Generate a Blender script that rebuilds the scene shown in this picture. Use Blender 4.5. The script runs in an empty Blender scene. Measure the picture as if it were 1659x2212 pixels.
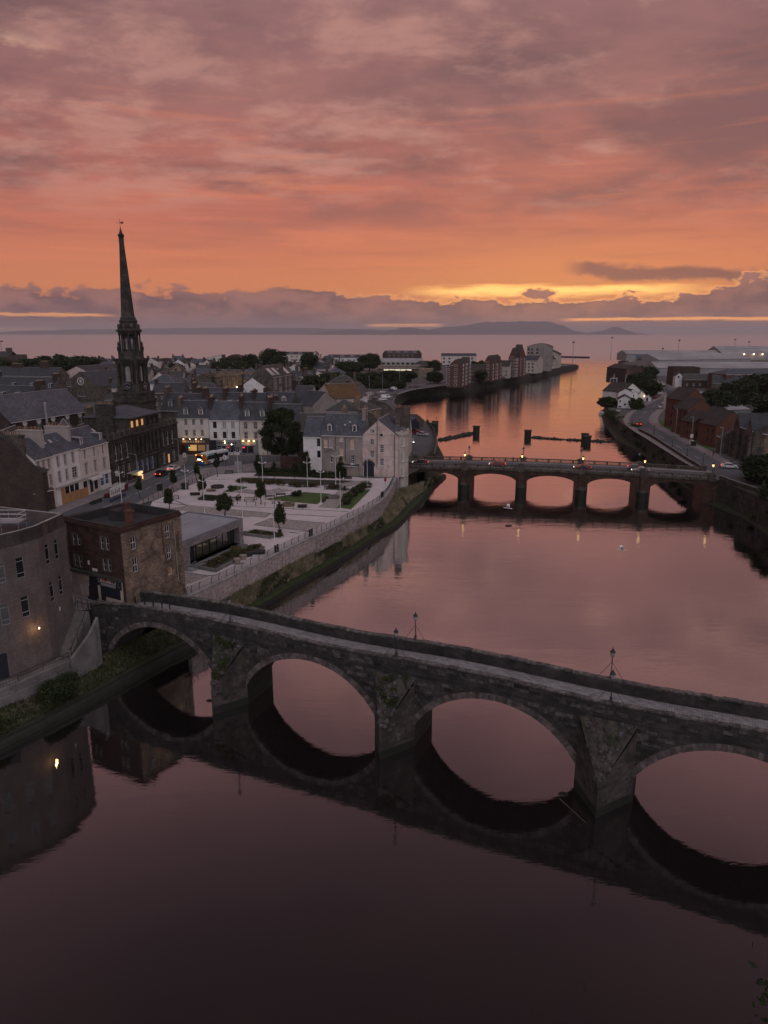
"""River town at dusk: old stone footbridge, road bridge, civic square, steeple and harbour. World units are metres, water level z = 0, +Y looks downstream."""
import bpy, math, random
import numpy as np
from mathutils import Vector, Matrix

R = math.radians
rnd = random.Random(7)
sc = bpy.context.scene
COL = sc.collection

# ------------------------------------------------------------------ camera
cam = bpy.data.cameras.new('camera')
cam.sensor_fit = 'VERTICAL'
cam.angle = 2 * math.atan(1106 / 1534)
cam.clip_start = 0.5
cam.clip_end = 200000
camo = bpy.data.objects.new('camera', cam)
COL.objects.link(camo)
camo.location = (0, 0, 41)
camo.rotation_euler = (R(90 - 14.124), 0, 0)
sc.camera = camo

# ------------------------------------------------------------------ render settings
sc.view_settings.view_transform = 'Standard'
sc.view_settings.look = 'None'
sc.view_settings.gamma = 1
sc.view_settings.exposure = 0.0
sc.view_settings.use_curve_mapping = False
sc.render.engine = 'CYCLES'
sc.cycles.use_denoising = True
sc.cycles.max_bounces = 6
sc.cycles.diffuse_bounces = 2
sc.cycles.glossy_bounces = 3
sc.cycles.transmission_bounces = 3
sc.cycles.volume_bounces = 0
sc.cycles.sample_clamp_indirect = 2.0
sc.cycles.caustics_reflective = False
sc.cycles.caustics_refractive = False


# ------------------------------------------------------------------ node helpers
def lin(c):
    """sRGB 0-255 to linear"""
    o = []
    for v in c[:3]:
        v /= 255
        o.append(v / 12.92 if v <= 0.04045 else ((v + 0.055) / 1.055) ** 2.4)
    return (*o, 1)


class Ex:
    """scalar expression on a node tree"""
    def __init__(s, nt, k): s.nt, s.k = nt, k
    def op(s, f, *a, clamp=False):
        n = s.nt.nodes.new('ShaderNodeMath'); n.operation = f; n.use_clamp = clamp
        for i, q in enumerate((s,) + a):
            if isinstance(q, Ex): s.nt.links.new(q.k, n.inputs[i])
            else: n.inputs[i].default_value = q
        return Ex(s.nt, n.outputs[0])
    def __add__(s, o): return s.op('ADD', o)
    __radd__ = __add__
    def __sub__(s, o): return s.op('SUBTRACT', o)
    def __rsub__(s, o): return (s * -1) + o
    def __mul__(s, o): return s.op('MULTIPLY', o)
    __rmul__ = __mul__
    def __truediv__(s, o): return s.op('DIVIDE', o)
    def __pow__(s, o): return s.op('POWER', o)
    def clamp(s): return s.op('ADD', 0.0, clamp=True)
    def sm(s, a, b):
        """smoothstep from a to b (a > b gives a falling edge)"""
        n = s.nt.nodes.new('ShaderNodeMapRange'); n.interpolation_type = 'SMOOTHSTEP'
        flip = a > b
        if flip: a, b = b, a
        s.nt.links.new(s.k, n.inputs[0])
        n.inputs[1].default_value = a; n.inputs[2].default_value = b
        n.inputs[3].default_value = 1.0 if flip else 0.0
        n.inputs[4].default_value = 0.0 if flip else 1.0
        return Ex(s.nt, n.outputs[0])


def setin(nt, sock, v):
    if isinstance(v, Ex): v = v.k
    if isinstance(v, bpy.types.NodeSocket): nt.links.new(v, sock)
    else: sock.default_value = v


def mixc(nt, f, a, b, mode='MIX'):
    n = nt.nodes.new('ShaderNodeMix'); n.data_type = 'RGBA'; n.blend_type = mode
    setin(nt, n.inputs[0], f); setin(nt, n.inputs[6], a); setin(nt, n.inputs[7], b)
    return n.outputs[2]


def noise(nt, vec, scale=1.0, detail=4.0, rough=0.5, dist=0.0):
    n = nt.nodes.new('ShaderNodeTexNoise')
    n.inputs['Scale'].default_value = scale; n.inputs['Detail'].default_value = detail
    n.inputs['Roughness'].default_value = rough; n.inputs['Distortion'].default_value = dist
    if vec is not None: nt.links.new(vec, n.inputs['Vector'])
    return Ex(nt, n.outputs['Fac'])


def comb(nt, x, y, z=0.0):
    n = nt.nodes.new('ShaderNodeCombineXYZ')
    for i, v in enumerate((x, y, z)): setin(nt, n.inputs[i], v)
    return n.outputs[0]


def ramp(nt, f, stops):
    n = nt.nodes.new('ShaderNodeValToRGB'); setin(nt, n.inputs[0], f)
    e = n.color_ramp.elements
    while len(e) < len(stops): e.new(0.5)
    for q, (p, c) in zip(e, stops): q.position = p; q.color = lin(c)
    return n.outputs[0]


# ------------------------------------------------------------------ world: dusk sky with a cloud bank over the sea
SUN_AZ, SUN_EL = 14.0, 2.5          # where the sun is going down, degrees right of +Y
w = bpy.data.worlds.new('World'); sc.world = w; w.use_nodes = True
nt = w.node_tree; nt.nodes.clear()
tc = nt.nodes.new('ShaderNodeTexCoord')
sep = nt.nodes.new('ShaderNodeSeparateXYZ'); nt.links.new(tc.outputs['Generated'], sep.inputs[0])
dx, dy, dz = (Ex(nt, sep.outputs[i]) for i in range(3))
el = dz.op('ABSOLUTE').op('ARCSINE') * (180 / math.pi)
az = dx.op('ARCTAN2', dy) * (180 / math.pi)
da = (az - SUN_AZ).op('ABSOLUTE')
west = da.sm(125, 25)                                   # 1 toward the sunset
# clear gradient
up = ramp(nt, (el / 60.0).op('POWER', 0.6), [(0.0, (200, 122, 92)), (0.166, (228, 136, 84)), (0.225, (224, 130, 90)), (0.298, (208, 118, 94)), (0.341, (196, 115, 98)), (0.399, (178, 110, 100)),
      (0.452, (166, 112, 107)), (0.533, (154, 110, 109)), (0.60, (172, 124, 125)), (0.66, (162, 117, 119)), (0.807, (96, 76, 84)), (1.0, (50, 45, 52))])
east = ramp(nt, (el / 60.0).op('POWER', 0.6), [(0.0, (112, 94, 108)), (0.4, (126, 102, 112)), (0.66, (124, 102, 112)), (0.807, (92, 78, 88)), (1.0, (50, 45, 52))])
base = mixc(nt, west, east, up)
glow = da.sm(22, 0) * el.sm(9, 3)
base = mixc(nt, glow * 0.25, base, lin((250, 168, 88)))
# high broken cloud
zz = dz.op('ABSOLUTE') + 0.13
cx, cy = dx / zz, dy / zz
n1 = noise(nt, comb(nt, cx, cy * 1.15, 0.0), 1.15, 7, 0.62, 0.12)
n2 = noise(nt, comb(nt, cx + 7.3, cy * 1.3), 2.9, 6, 0.64, 0.15)
big = noise(nt, comb(nt, cx * 0.9 + 3.0, cy * 0.9, 5.0), 0.55, 3, 0.5, 0.2)
dark = (n1 * 0.7 + big * 0.3).sm(0.42, 0.58) * el.sm(5, 11)
light = (n2 * 0.65 + (1.0 - big) * 0.35).sm(0.49, 0.64) * el.sm(6, 12) * el.sm(38, 20)
spot = ((az + 25.5).op('ABSOLUTE')).sm(4.2, 0.5) * ((el - 17.4 + (n2 - 0.5) * 5.0).op('ABSOLUTE')).sm(1.3, 0.1) * n2.sm(0.40, 0.62)
streak = noise(nt, comb(nt, az * 0.05, el * 0.8), 1.0, 5, 0.62, 0.3)
base = mixc(nt, dark * 0.72, base, lin((114, 85, 89)))
base = mixc(nt, light * 0.5, base, lin((214, 158, 142)))
base = mixc(nt, spot * 0.8, base, lin((250, 206, 176)))
base = mixc(nt, streak.sm(0.48, 0.66) * 0.36 * el.sm(18, 8) * el.sm(3.5, 6), base, lin((170, 98, 86)))
base = mixc(nt, streak.sm(0.48, 0.30) * 0.34 * el.sm(22, 10) * west, base, lin((240, 140, 98)))
# cloud bank on the horizon
puff = noise(nt, comb(nt, az * 0.30, el * 0.62, 3.1), 1.0, 7, 0.62, 0.2)
swell = noise(nt, comb(nt, az * 0.045, 0.0, 9.7), 1.0, 2, 0.5)
top = 2.7 + (swell - 0.5) * 1.8 + (puff - 0.5) * 4.4 + ((az + 6.0).op('ABSOLUTE')).sm(5.5, 0) * 1.1 + az.sm(19, 30) * 1.3 + az.sm(-8, -16) * 0.5
bank = (top - el).sm(-0.10, 0.34)
rim = ((top - el - 0.06).op('ABSOLUTE')).sm(0.22, 0.02) * da.sm(24, 4)
slitn = noise(nt, comb(nt, az * 0.22, el * 1.9, 5.5), 1.0, 3, 0.6)
s1 = ((el - 0.60 + (slitn - 0.5) * 0.22).op('ABSOLUTE')).sm(0.17, 0.06) * ((az - 1.6).op('ABSOLUTE')).sm(3.4, 2.2)
s2 = ((el - 1.0 + (slitn - 0.5) * 0.45).op('ABSOLUTE')).sm(0.17, 0.04) * az.sm(13, 15) * az.sm(34, 27)
s3 = ((el - 0.28 + (slitn - 0.5) * 0.3).op('ABSOLUTE')).sm(0.16, 0.05) * az.sm(-23.5, -25) * az.sm(-60, -40)
s4 = ((el - 1.3 + (slitn - 0.5) * 0.7).op('ABSOLUTE')).sm(0.20, 0.03) * az.sm(-19.5, -21.5) * az.sm(-60, -40)
slit = (s1 + s2 + s3 * 0.8 + s4 * 0.6).clamp()
gap = ((el - 3.1 + (slitn - 0.5) * 1.1).op('ABSOLUTE')).sm(0.62, 0.06) * az.sm(0.5, 6.5) * az.sm(25, 18)
base = mixc(nt, gap * 0.95, base, (1.8, 0.98, 0.26, 1))
longc = ((el - 4.35 - (az - 18) * -0.06 + (puff - 0.5) * 1.6).op('ABSOLUTE')).sm(0.62, 0.2) * az.sm(13.0, 15.5) * az.sm(45, 32)
bankc = mixc(nt, (puff.sm(0.38, 0.62)), lin((116, 80, 86)), lin((164, 110, 102)))
bankc = mixc(nt, el.sm(1.6, 0.2) * 0.7, bankc, lin((130, 92, 96)))
bankc = mixc(nt, east_f := da.sm(40, 130), bankc, lin((112, 94, 106)))
base = mixc(nt, longc * 0.85, base, lin((126, 82, 84)))
base = mixc(nt, bank, base, bankc)
base = mixc(nt, rim * 0.6, base, (1.6, 0.66, 0.18, 1))
base = mixc(nt, slit * 0.95, base, (2.0, 0.74, 0.15, 1))
# physical twilight sky underneath
sky = nt.nodes.new('ShaderNodeTexSky'); sky.sky_type = 'NISHITA'; sky.sun_disc = False
sky.sun_elevation = R(SUN_EL); sky.sun_rotation = R(SUN_AZ)
skm = nt.nodes.new('ShaderNodeVectorMath'); skm.operation = 'SCALE'; skm.inputs[3].default_value = 0.05
nt.links.new(sky.outputs[0], skm.inputs[0])
tot = mixc(nt, 0.93, skm.outputs[0], base)
bg = nt.nodes.new('ShaderNodeBackground'); nt.links.new(tot, bg.inputs[0]); bg.inputs[1].default_value = 1.0
wo = nt.nodes.new('ShaderNodeOutputWorld'); nt.links.new(bg.outputs[0], wo.inputs[0])

# ------------------------------------------------------------------ soft light of the overcast dome (no shadows with edges in the photograph)
sl = bpy.data.lights.new('sun', 'SUN'); sl.energy = 1.5; sl.angle = R(110); sl.color = (0.90, 0.92, 1.0)
slo = bpy.data.objects.new('sun', sl); COL.objects.link(slo)
slo.rotation_euler = (R(38), 0, R(15))

# ------------------------------------------------------------------ materials
MATS = {}


def mat(key, col, col2=None, scale=0.6, rough=0.85, bump=0.0, bscale=None, brick=None, stain=None, spec=0.25, metal=0.0, emit=None, vary=0.0, stretch=None, moss=None, bv=0.3):
    """procedural material; brick=(w,h,mortar colour,mortar size), stain=(colour, amount), colours are linear albedo"""
    m = bpy.data.materials.new(key); m.use_nodes = True; MATS[key] = m
    nt = m.node_tree; b = nt.nodes['Principled BSDF']
    tc = nt.nodes.new('ShaderNodeTexCoord')
    geo = nt.nodes.new('ShaderNodeNewGeometry')
    pos = geo.outputs['Position']
    c1 = (*col, 1); c2 = (*(col2 or [v * 0.72 for v in col]), 1)
    vec = pos
    if stretch:
        mp = nt.nodes.new('ShaderNodeMapping'); nt.links.new(pos, mp.inputs[0]); mp.inputs['Scale'].default_value = stretch; vec = mp.outputs[0]
    n = noise(nt, vec, scale, 4, 0.66)
    cc = mixc(nt, n.sm(0.32, 0.68), c1, c2)
    hgt = None
    if brick:
        bw, bh, mc, ms = brick
        bt = nt.nodes.new('ShaderNodeTexBrick'); nt.links.new(tc.outputs['UV'], bt.inputs['Vector'])
        bt.inputs['Scale'].default_value = 1.0; bt.inputs['Brick Width'].default_value = bw; bt.inputs['Row Height'].default_value = bh
        bt.inputs['Mortar Size'].default_value = ms; bt.inputs['Mortar Smooth'].default_value = 0.3; bt.inputs['Bias'].default_value = 0.0
        bt.inputs['Color1'].default_value = (1 - bv,) * 3 + (1,); bt.inputs['Color2'].default_value = (1 + bv * .7,) * 3 + (1,); bt.inputs['Mortar'].default_value = (0.9, 0.9, 0.9, 1)
        cc = mixc(nt, 1.0, cc, bt.outputs['Color'], 'MULTIPLY')
        cc = mixc(nt, bt.outputs['Fac'], cc, (*mc, 1))
        hgt = Ex(nt, bt.outputs['Fac']) * -1.0
    if stain:
        mp = nt.nodes.new('ShaderNodeMapping'); nt.links.new(pos, mp.inputs[0]); mp.inputs['Scale'].default_value = (1.1, 1.1, 0.16)
        s = noise(nt, mp.outputs[0], 1.0, 4, 0.68)
        cc = mixc(nt, s.sm(0.50, 0.74) * stain[1], cc, (*stain[0], 1))
    if moss:
        mn = noise(nt, pos, moss[2], 5, 0.72)
        cc = mixc(nt, mn.sm(0.5, 0.62) * moss[1], cc, (*moss[0], 1))
    if vary:
        oi = nt.nodes.new('ShaderNodeObjectInfo')
        f = Ex(nt, oi.outputs['Random']) * (2 * vary) + (1 - vary)
        cc = mixc(nt, 1.0, cc, comb(nt, f, f, f), 'MULTIPLY')
    nt.links.new(cc, b.inputs['Base Color'])
    b.inputs['Roughness'].default_value = rough
    b.inputs['Specular IOR Level'].default_value = spec
    b.inputs['Metallic'].default_value = metal
    if bump or hgt is not None:
        bn = nt.nodes.new('ShaderNodeBump'); bn.inputs['Strength'].default_value = max(bump, 0.35); bn.inputs['Distance'].default_value = 0.05
        f = noise(nt, pos, bscale or scale * 6, 2, 0.6)
        if hgt is not None: f = f * 0.4 + hgt
        nt.links.new(f.k, bn.inputs['Height']); nt.links.new(bn.outputs[0], b.inputs['Normal'])
    if emit:
        b.inputs['Emission Color'].default_value = (*emit[0], 1); b.inputs['Emission Strength'].default_value = emit[1]
    return m


def stone(key, col, col2, bw, bh, mc=(0.05, 0.045, 0.043), ms=0.018, **k):
    return mat(key, col, col2, scale=0.5, rough=0.92, bump=0.5, brick=(bw, bh, mc, ms), **k)


# masonry
stone('bridge_stone', (0.066, 0.060, 0.059), (0.027, 0.025, 0.0245), 0.75, 0.36, stain=((0.024, 0.022, 0.020), 0.75))
mat('bridge_block', (0.082, 0.074, 0.073), (0.026, 0.024, 0.0235), scale=1.6, rough=0.95, bump=0.7, bscale=9, vary=0.62, stain=((0.022, 0.021, 0.019), 0.65))
mat('bridge_block_pale', (0.130, 0.117, 0.114), (0.060, 0.054, 0.053), scale=1.8, rough=0.95, bump=0.7, bscale=9, stain=((0.03, 0.028, 0.026), 0.5))
mat('voussoir', (0.150, 0.122, 0.116), (0.066, 0.056, 0.053), scale=1.8, rough=0.95, bump=0.6, bscale=9, vary=0.35)
mat('cope', (0.150, 0.134, 0.128), (0.048, 0.044, 0.041), scale=2.2, rough=0.95, bump=0.6, bscale=8, vary=0.35)
stone('pier_stone', (0.092, 0.075, 0.067), (0.040, 0.033, 0.030), 0.8, 0.38, stain=((0.022, 0.024, 0.017), 0.7))
mat('pier_cap', (0.080, 0.066, 0.058), (0.026, 0.025, 0.020), scale=1.2, bump=0.9, bscale=5, moss=((0.025, 0.034, 0.014), 0.85, 0.5))
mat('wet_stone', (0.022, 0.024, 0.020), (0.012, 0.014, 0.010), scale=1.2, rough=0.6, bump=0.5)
mat('setts', (0.330, 0.300, 0.302), (0.225, 0.205, 0.208), scale=0.9, rough=0.8, brick=(0.45, 0.16, (0.06, 0.055, 0.055), 0.02))
stone('red_stone', (0.092, 0.050, 0.037), (0.048, 0.028, 0.022), 0.9, 0.4, stain=((0.020, 0.018, 0.015), 0.6), moss=((0.030, 0.040, 0.016), 0.5, 0.4))
stone('quay_stone', (0.400, 0.338, 0.324), (0.310, 0.262, 0.252), 0.8, 0.34, (0.10, 0.088, 0.085), 0.022, stain=((0.09, 0.08, 0.07), 0.45))
mat('quay_block', (0.440, 0.370, 0.355), (0.345, 0.288, 0.277), scale=1.4, rough=0.95, bump=0.6, bscale=9, vary=0.13, stain=((0.10, 0.09, 0.08), 0.4))
stone('dark_quay', (0.072, 0.062, 0.054), (0.030, 0.028, 0.024), 0.9, 0.4, moss=((0.026, 0.032, 0.014), 0.6, 0.35))
stone('black_stone', (0.078, 0.069, 0.060), (0.026, 0.024, 0.022), 0.8, 0.4, (0.03, 0.028, 0.026), 0.015, stain=((0.115, 0.098, 0.078), 0.45))
stone('grey_stone', (0.150, 0.124, 0.104), (0.070, 0.060, 0.052), 0.7, 0.32, stain=((0.035, 0.032, 0.028), 0.5))
stone('sand_stone', (0.300, 0.225, 0.165), (0.170, 0.130, 0.100), 0.6, 0.3, stain=((0.07, 0.06, 0.05), 0.4))
stone('rubble', (0.330, 0.232, 0.168), (0.130, 0.094, 0.074), 0.42, 0.24, (0.12, 0.098, 0.082), 0.03, moss=((0.040, 0.030, 0.024), 0.6, 0.35))
mat('red_sand', (0.068, 0.036, 0.029), (0.040, 0.024, 0.020), scale=0.7, brick=(0.9, 0.35, (0.035, 0.022, 0.019), 0.012))
stone('church_stone', (0.135, 0.108, 0.088), (0.046, 0.040, 0.036), 0.6, 0.3, stain=((0.024, 0.021, 0.018), 0.7))
mat('mauve_brick', (0.165, 0.134, 0.130), (0.098, 0.080, 0.079), scale=0.5, rough=0.9, brick=(0.225, 0.075, (0.150, 0.122, 0.114), 0.010), stain=((0.078, 0.064, 0.060), 0.5))
mat('red_brick', (0.135, 0.058, 0.042), (0.085, 0.040, 0.030), scale=0.5, brick=(0.3, 0.1, (0.11, 0.07, 0.06), 0.01))
mat('orange_brick', (0.135, 0.055, 0.036), (0.088, 0.038, 0.026), scale=0.4, brick=(0.3, 0.1, (0.13, 0.07, 0.045), 0.01))
mat('brown_brick', (0.072, 0.048, 0.041), (0.042, 0.030, 0.027), scale=0.4, brick=(0.4, 0.12, (0.06, 0.042, 0.036), 0.012))
# render and paint
mat('white', (0.70, 0.68, 0.67), (0.58, 0.56, 0.55), scale=0.3, rough=0.8, stain=((0.42, 0.39, 0.37), 0.3))
mat('cream', (0.62, 0.555, 0.50), (0.50, 0.45, 0.41), scale=0.3, rough=0.85, stain=((0.30, 0.26, 0.23), 0.45))
mat('beige', (0.50, 0.44, 0.39), (0.38, 0.335, 0.30), scale=0.3, stain=((0.24, 0.21, 0.18), 0.45))
mat('pink', (0.62, 0.485, 0.445), (0.50, 0.39, 0.36), scale=0.35, stain=((0.24, 0.19, 0.17), 0.65), moss=((0.30, 0.24, 0.22), 0.5, 0.45))
mat('grey_render', (0.32, 0.275, 0.255), (0.215, 0.185, 0.172), scale=0.35, stain=((0.105, 0.092, 0.084), 0.65))
mat('trim', (0.66, 0.63, 0.61), (0.55, 0.53, 0.52), scale=0.8, rough=0.6)
mat('trim_dark', (0.085, 0.075, 0.072), (0.06, 0.053, 0.05), scale=1)
mat('taupe', (0.40, 0.345, 0.325), (0.33, 0.285, 0.27), scale=0.5)
mat('brown_paint', (0.085, 0.042, 0.028), (0.06, 0.03, 0.02), rough=0.5)
mat('blue_grey', (0.205, 0.215, 0.235), (0.15, 0.157, 0.175), scale=0.6, rough=0.6)
mat('plywood', (0.400, 0.225, 0.105), (0.310, 0.170, 0.078), scale=0.7, stain=((0.22, 0.12, 0.06), 0.4))
mat('cream_paint', (0.50, 0.42, 0.34), (0.40, 0.335, 0.275), scale=0.6, rough=0.6)
mat('navy', (0.020, 0.022, 0.032), (0.014, 0.016, 0.024), rough=0.6)
mat('conc', (0.200, 0.182, 0.179), (0.120, 0.110, 0.108), scale=0.5, rough=0.9, bump=0.3, stain=((0.062, 0.055, 0.052), 0.75))
mat('conc_light', (0.33, 0.31, 0.305), (0.22, 0.205, 0.202), scale=0.6, rough=0.9, stain=((0.14, 0.125, 0.12), 0.6))
mat('pav_clad', (0.240, 0.215, 0.225), (0.185, 0.165, 0.172), scale=0.4, rough=0.7, brick=(1.1, 0.3, (0.15, 0.135, 0.142), 0.012))
mat('pav_roof', (0.270, 0.268, 0.295), (0.215, 0.213, 0.235), scale=0.25, rough=0.8)
mat('bitumen', (0.048, 0.046, 0.048), (0.028, 0.027, 0.028), scale=0.5, rough=0.9)
mat('bitumen_wet', (0.085, 0.085, 0.098), (0.035, 0.035, 0.038), scale=0.35, rough=0.45)
# roofs
SL = dict(rough=0.75, spec=0.35)
mat('slate', (0.080, 0.083, 0.102), (0.052, 0.054, 0.066), scale=0.35, brick=(0.5, 0.28, (0.042, 0.043, 0.050), 0.012), stain=((0.115, 0.112, 0.125), 0.35), **SL)
mat('slate_dark', (0.052, 0.054, 0.064), (0.032, 0.033, 0.038), scale=0.35, brick=(0.5, 0.28, (0.026, 0.027, 0.030), 0.012), stain=((0.080, 0.078, 0.084), 0.35), **SL)
mat('slate_mauve', (0.098, 0.092, 0.112), (0.068, 0.064, 0.080), scale=0.22, brick=(0.6, 0.32, (0.060, 0.057, 0.068), 0.01), stain=((0.160, 0.145, 0.155), 0.5), **SL)
mat('slate_brown', (0.070, 0.062, 0.060), (0.042, 0.039, 0.038), scale=0.35, brick=(0.5, 0.28, (0.035, 0.032, 0.032), 0.012), moss=((0.050, 0.048, 0.034), 0.6, 0.3), **SL)
mat('rust_slate', (0.150, 0.078, 0.032), (0.085, 0.052, 0.028), scale=0.5, brick=(0.5, 0.28, (0.05, 0.034, 0.02), 0.012))
mat('tile_brown', (0.060, 0.048, 0.044), (0.040, 0.033, 0.031), scale=0.3, brick=(0.3, 0.3, (0.03, 0.026, 0.024), 0.02))
mat('shed_roof', (0.330, 0.312, 0.325), (0.250, 0.236, 0.247), scale=0.05, rough=0.6, brick=(60, 1.2, (0.31, 0.29, 0.30), 0.06))
mat('shed_wall', (0.290, 0.276, 0.282), (0.230, 0.220, 0.224), scale=0.08, rough=0.7, stain=((0.26, 0.24, 0.24), 0.4))
mat('lead', (0.300, 0.295, 0.310), (0.230, 0.226, 0.240), scale=1.5, rough=0.5)
# ground
mat('asphalt', (0.090, 0.090, 0.100), (0.066, 0.066, 0.073), scale=0.12, rough=0.85, bump=0.1, stain=None)
mat('pavement', (0.240, 0.205, 0.205), (0.180, 0.155, 0.156), scale=0.3, rough=0.85, brick=(0.9, 0.6, (0.14, 0.12, 0.12), 0.02), bv=.1)
mat('plaza', (0.545, 0.472, 0.478), (0.455, 0.394, 0.400), scale=0.18, rough=0.85, brick=(0.9, 0.45, (0.37, 0.315, 0.32), 0.012), bv=.06)
mat('cobble', (0.400, 0.345, 0.322), (0.250, 0.215, 0.205), scale=1.6, rough=0.9, brick=(0.28, 0.2, (0.22, 0.19, 0.18), 0.03))
mat('dark_band', (0.150, 0.132, 0.138), (0.115, 0.102, 0.107), scale=0.6, rough=0.85)
mat('earth', (0.055, 0.047, 0.038), (0.030, 0.028, 0.022), scale=0.3, moss=((0.030, 0.040, 0.016), 0.7, 0.12))
mat('mud', (0.040, 0.038, 0.028), (0.022, 0.024, 0.014), scale=0.4, bump=0.6, moss=((0.034, 0.044, 0.016), 0.6, 0.3))
mat('lawn', (0.066, 0.098, 0.030), (0.046, 0.070, 0.022), scale=0.6, rough=0.95, bump=0.4, bscale=12)
mat('bank_turf', (0.075, 0.070, 0.040), (0.030, 0.036, 0.016), scale=0.35, rough=1.0, bump=0.8, bscale=5, moss=((0.105, 0.085, 0.058), 0.8, 0.22))
mat('moss_kerb', (0.038, 0.052, 0.013), (0.016, 0.025, 0.008), scale=0.8, rough=0.9, bump=0.7, bscale=6)
mat('town_ground', (0.100, 0.092, 0.090), (0.062, 0.060, 0.055), scale=0.05)
mat('paint_line', (0.55, 0.53, 0.52), (0.36, 0.35, 0.34), scale=1.2, rough=0.7)
mat('paint_yellow', (0.42, 0.33, 0.18), (0.30, 0.24, 0.14), scale=1.2, rough=0.7)
mat('far_land', (0.060, 0.055, 0.060), (0.045, 0.042, 0.046), scale=0.001)
mat('rock', (0.050, 0.044, 0.038), (0.022, 0.021, 0.018), scale=1.0, bump=0.8, bscale=4)
# foliage, vary hue through position noise
mat('leaf_dark', (0.036, 0.045, 0.020), (0.016, 0.023, 0.012), scale=0.5, rough=0.8, spec=0.15)
mat('leaf', (0.046, 0.060, 0.022), (0.020, 0.030, 0.012), scale=0.6, rough=0.8, spec=0.15)
mat('leaf_olive', (0.085, 0.085, 0.034), (0.038, 0.043, 0.018), scale=0.7, rough=0.8, spec=0.15)
mat('leaf_russet', (0.130, 0.062, 0.034), (0.072, 0.044, 0.024), scale=0.8, rough=0.8, spec=0.15)
mat('leaf_yellow', (0.220, 0.165, 0.040), (0.120, 0.100, 0.032), scale=0.9, rough=0.8, spec=0.15)
mat('dry_grass', (0.360, 0.300, 0.210), (0.170, 0.150, 0.085), scale=0.5, rough=0.9, spec=0.1)
mat('green_grass', (0.040, 0.046, 0.018), (0.018, 0.024, 0.010), scale=0.5, rough=0.9, spec=0.1)
mat('bark', (0.055, 0.043, 0.036), (0.030, 0.025, 0.022), scale=2, bump=0.6)
# metal, plastic, glass
mat('iron', (0.016, 0.016, 0.018), (0.012, 0.012, 0.013), rough=0.5, spec=0.4)
mat('steel', (0.42, 0.41, 0.42), (0.35, 0.34, 0.35), rough=0.35, metal=0.6)
mat('pole_white', (0.62, 0.60, 0.60), (0.54, 0.52, 0.52), rough=0.5)
mat('pole_grey', (0.28, 0.27, 0.28), (0.22, 0.21, 0.22), rough=0.6)
mat('wood', (0.120, 0.085, 0.070), (0.075, 0.054, 0.045), scale=2, stretch=(1, 1, 8))
mat('wood_pale', (0.300, 0.240, 0.200), (0.220, 0.175, 0.150), scale=2)
mat('bench_dark', (0.045, 0.036, 0.036), (0.030, 0.025, 0.025), scale=2)
mat('terracotta', (0.300, 0.170, 0.115), (0.210, 0.120, 0.082), scale=2, vary=0.3)
mat('pot_buff', (0.400, 0.300, 0.200), (0.270, 0.200, 0.140), scale=2, vary=0.3)
mat('tyre', (0.012, 0.012, 0.012), (0.01, 0.01, 0.01), rough=0.9)
mat('red_plastic', (0.30, 0.022, 0.022), (0.22, 0.018, 0.018), rough=0.5)
mat('skip_red', (0.150, 0.022, 0.030), (0.095, 0.018, 0.022), rough=0.6)
mat('debris', (0.42, 0.38, 0.36), (0.22, 0.19, 0.17), scale=2.5, bump=0.5)
mat('hiviz', (0.38, 0.36, 0.06), (0.30, 0.28, 0.05))
mat('cloth_dark', (0.020, 0.020, 0.024), (0.014, 0.014, 0.016))
mat('skin', (0.36, 0.21, 0.15), (0.31, 0.18, 0.13), rough=0.6)
mat('feather', (0.68, 0.66, 0.65), (0.50, 0.49, 0.49), scale=3)
mat('feather_grey', (0.25, 0.25, 0.27), (0.19, 0.19, 0.2), scale=3)
mat('glass', (0.018, 0.018, 0.022), (0.013, 0.013, 0.016), scale=0.8, rough=0.08, spec=0.6, vary=0.5)
mat('glass_pale', (0.150, 0.140, 0.145), (0.085, 0.080, 0.083), scale=0.9, rough=0.12, spec=0.6, vary=0.4)
mat('roof_glass', (0.46, 0.42, 0.42), (0.36, 0.33, 0.33), scale=0.5, rough=0.2, spec=0.6)
mat('curtain', (0.34, 0.30, 0.27), (0.22, 0.19, 0.17), scale=2.0, rough=0.25, spec=0.5)
mat('lit_warm', (0.3, 0.2, 0.1), (0.2, 0.12, 0.06), scale=2.0, emit=((1.0, 0.50, 0.17), 0.50))
mat('lit_dim', (0.28, 0.19, 0.12), (0.16, 0.11, 0.07), scale=2.0, rough=0.3, emit=((1.0, 0.52, 0.22), 0.11))
mat('lit_cool', (0.4, 0.4, 0.38), (0.3, 0.3, 0.29), scale=1.0, emit=((1.0, 0.84, 0.62), 0.75))
mat('lamp_on', (0.9, 0.7, 0.4), (0.9, 0.7, 0.4), emit=((1.0, 0.62, 0.24), 2.6))
mat('lamp_hot', (0.9, 0.8, 0.6), (0.9, 0.8, 0.6), emit=((1.0, 0.72, 0.40), 12.0))
mat('lamp_orange', (0.9, 0.5, 0.2), (0.9, 0.5, 0.2), emit=((1.0, 0.36, 0.08), 30.0))
mat('lamp_white', (0.9, 0.9, 0.9), (0.9, 0.9, 0.9), emit=((1.0, 0.90, 0.80), 7.0))
mat('lamp_off', (0.45, 0.42, 0.42), (0.35, 0.33, 0.33), rough=0.2, spec=0.6)
mat('head_light', (0.9, 0.9, 0.9), (0.9, 0.9, 0.9), emit=((1.0, 0.93, 0.85), 6.0))
mat('tail_light', (0.5, 0.02, 0.02), (0.5, 0.02, 0.02), emit=((1.0, 0.07, 0.03), 3.5))
mat('tail_off', (0.20, 0.02, 0.02), (0.16, 0.02, 0.02), rough=0.3)
mat('amber_light', (0.8, 0.4, 0.1), (0.8, 0.4, 0.1), emit=((1.0, 0.42, 0.10), 4.0))
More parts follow.
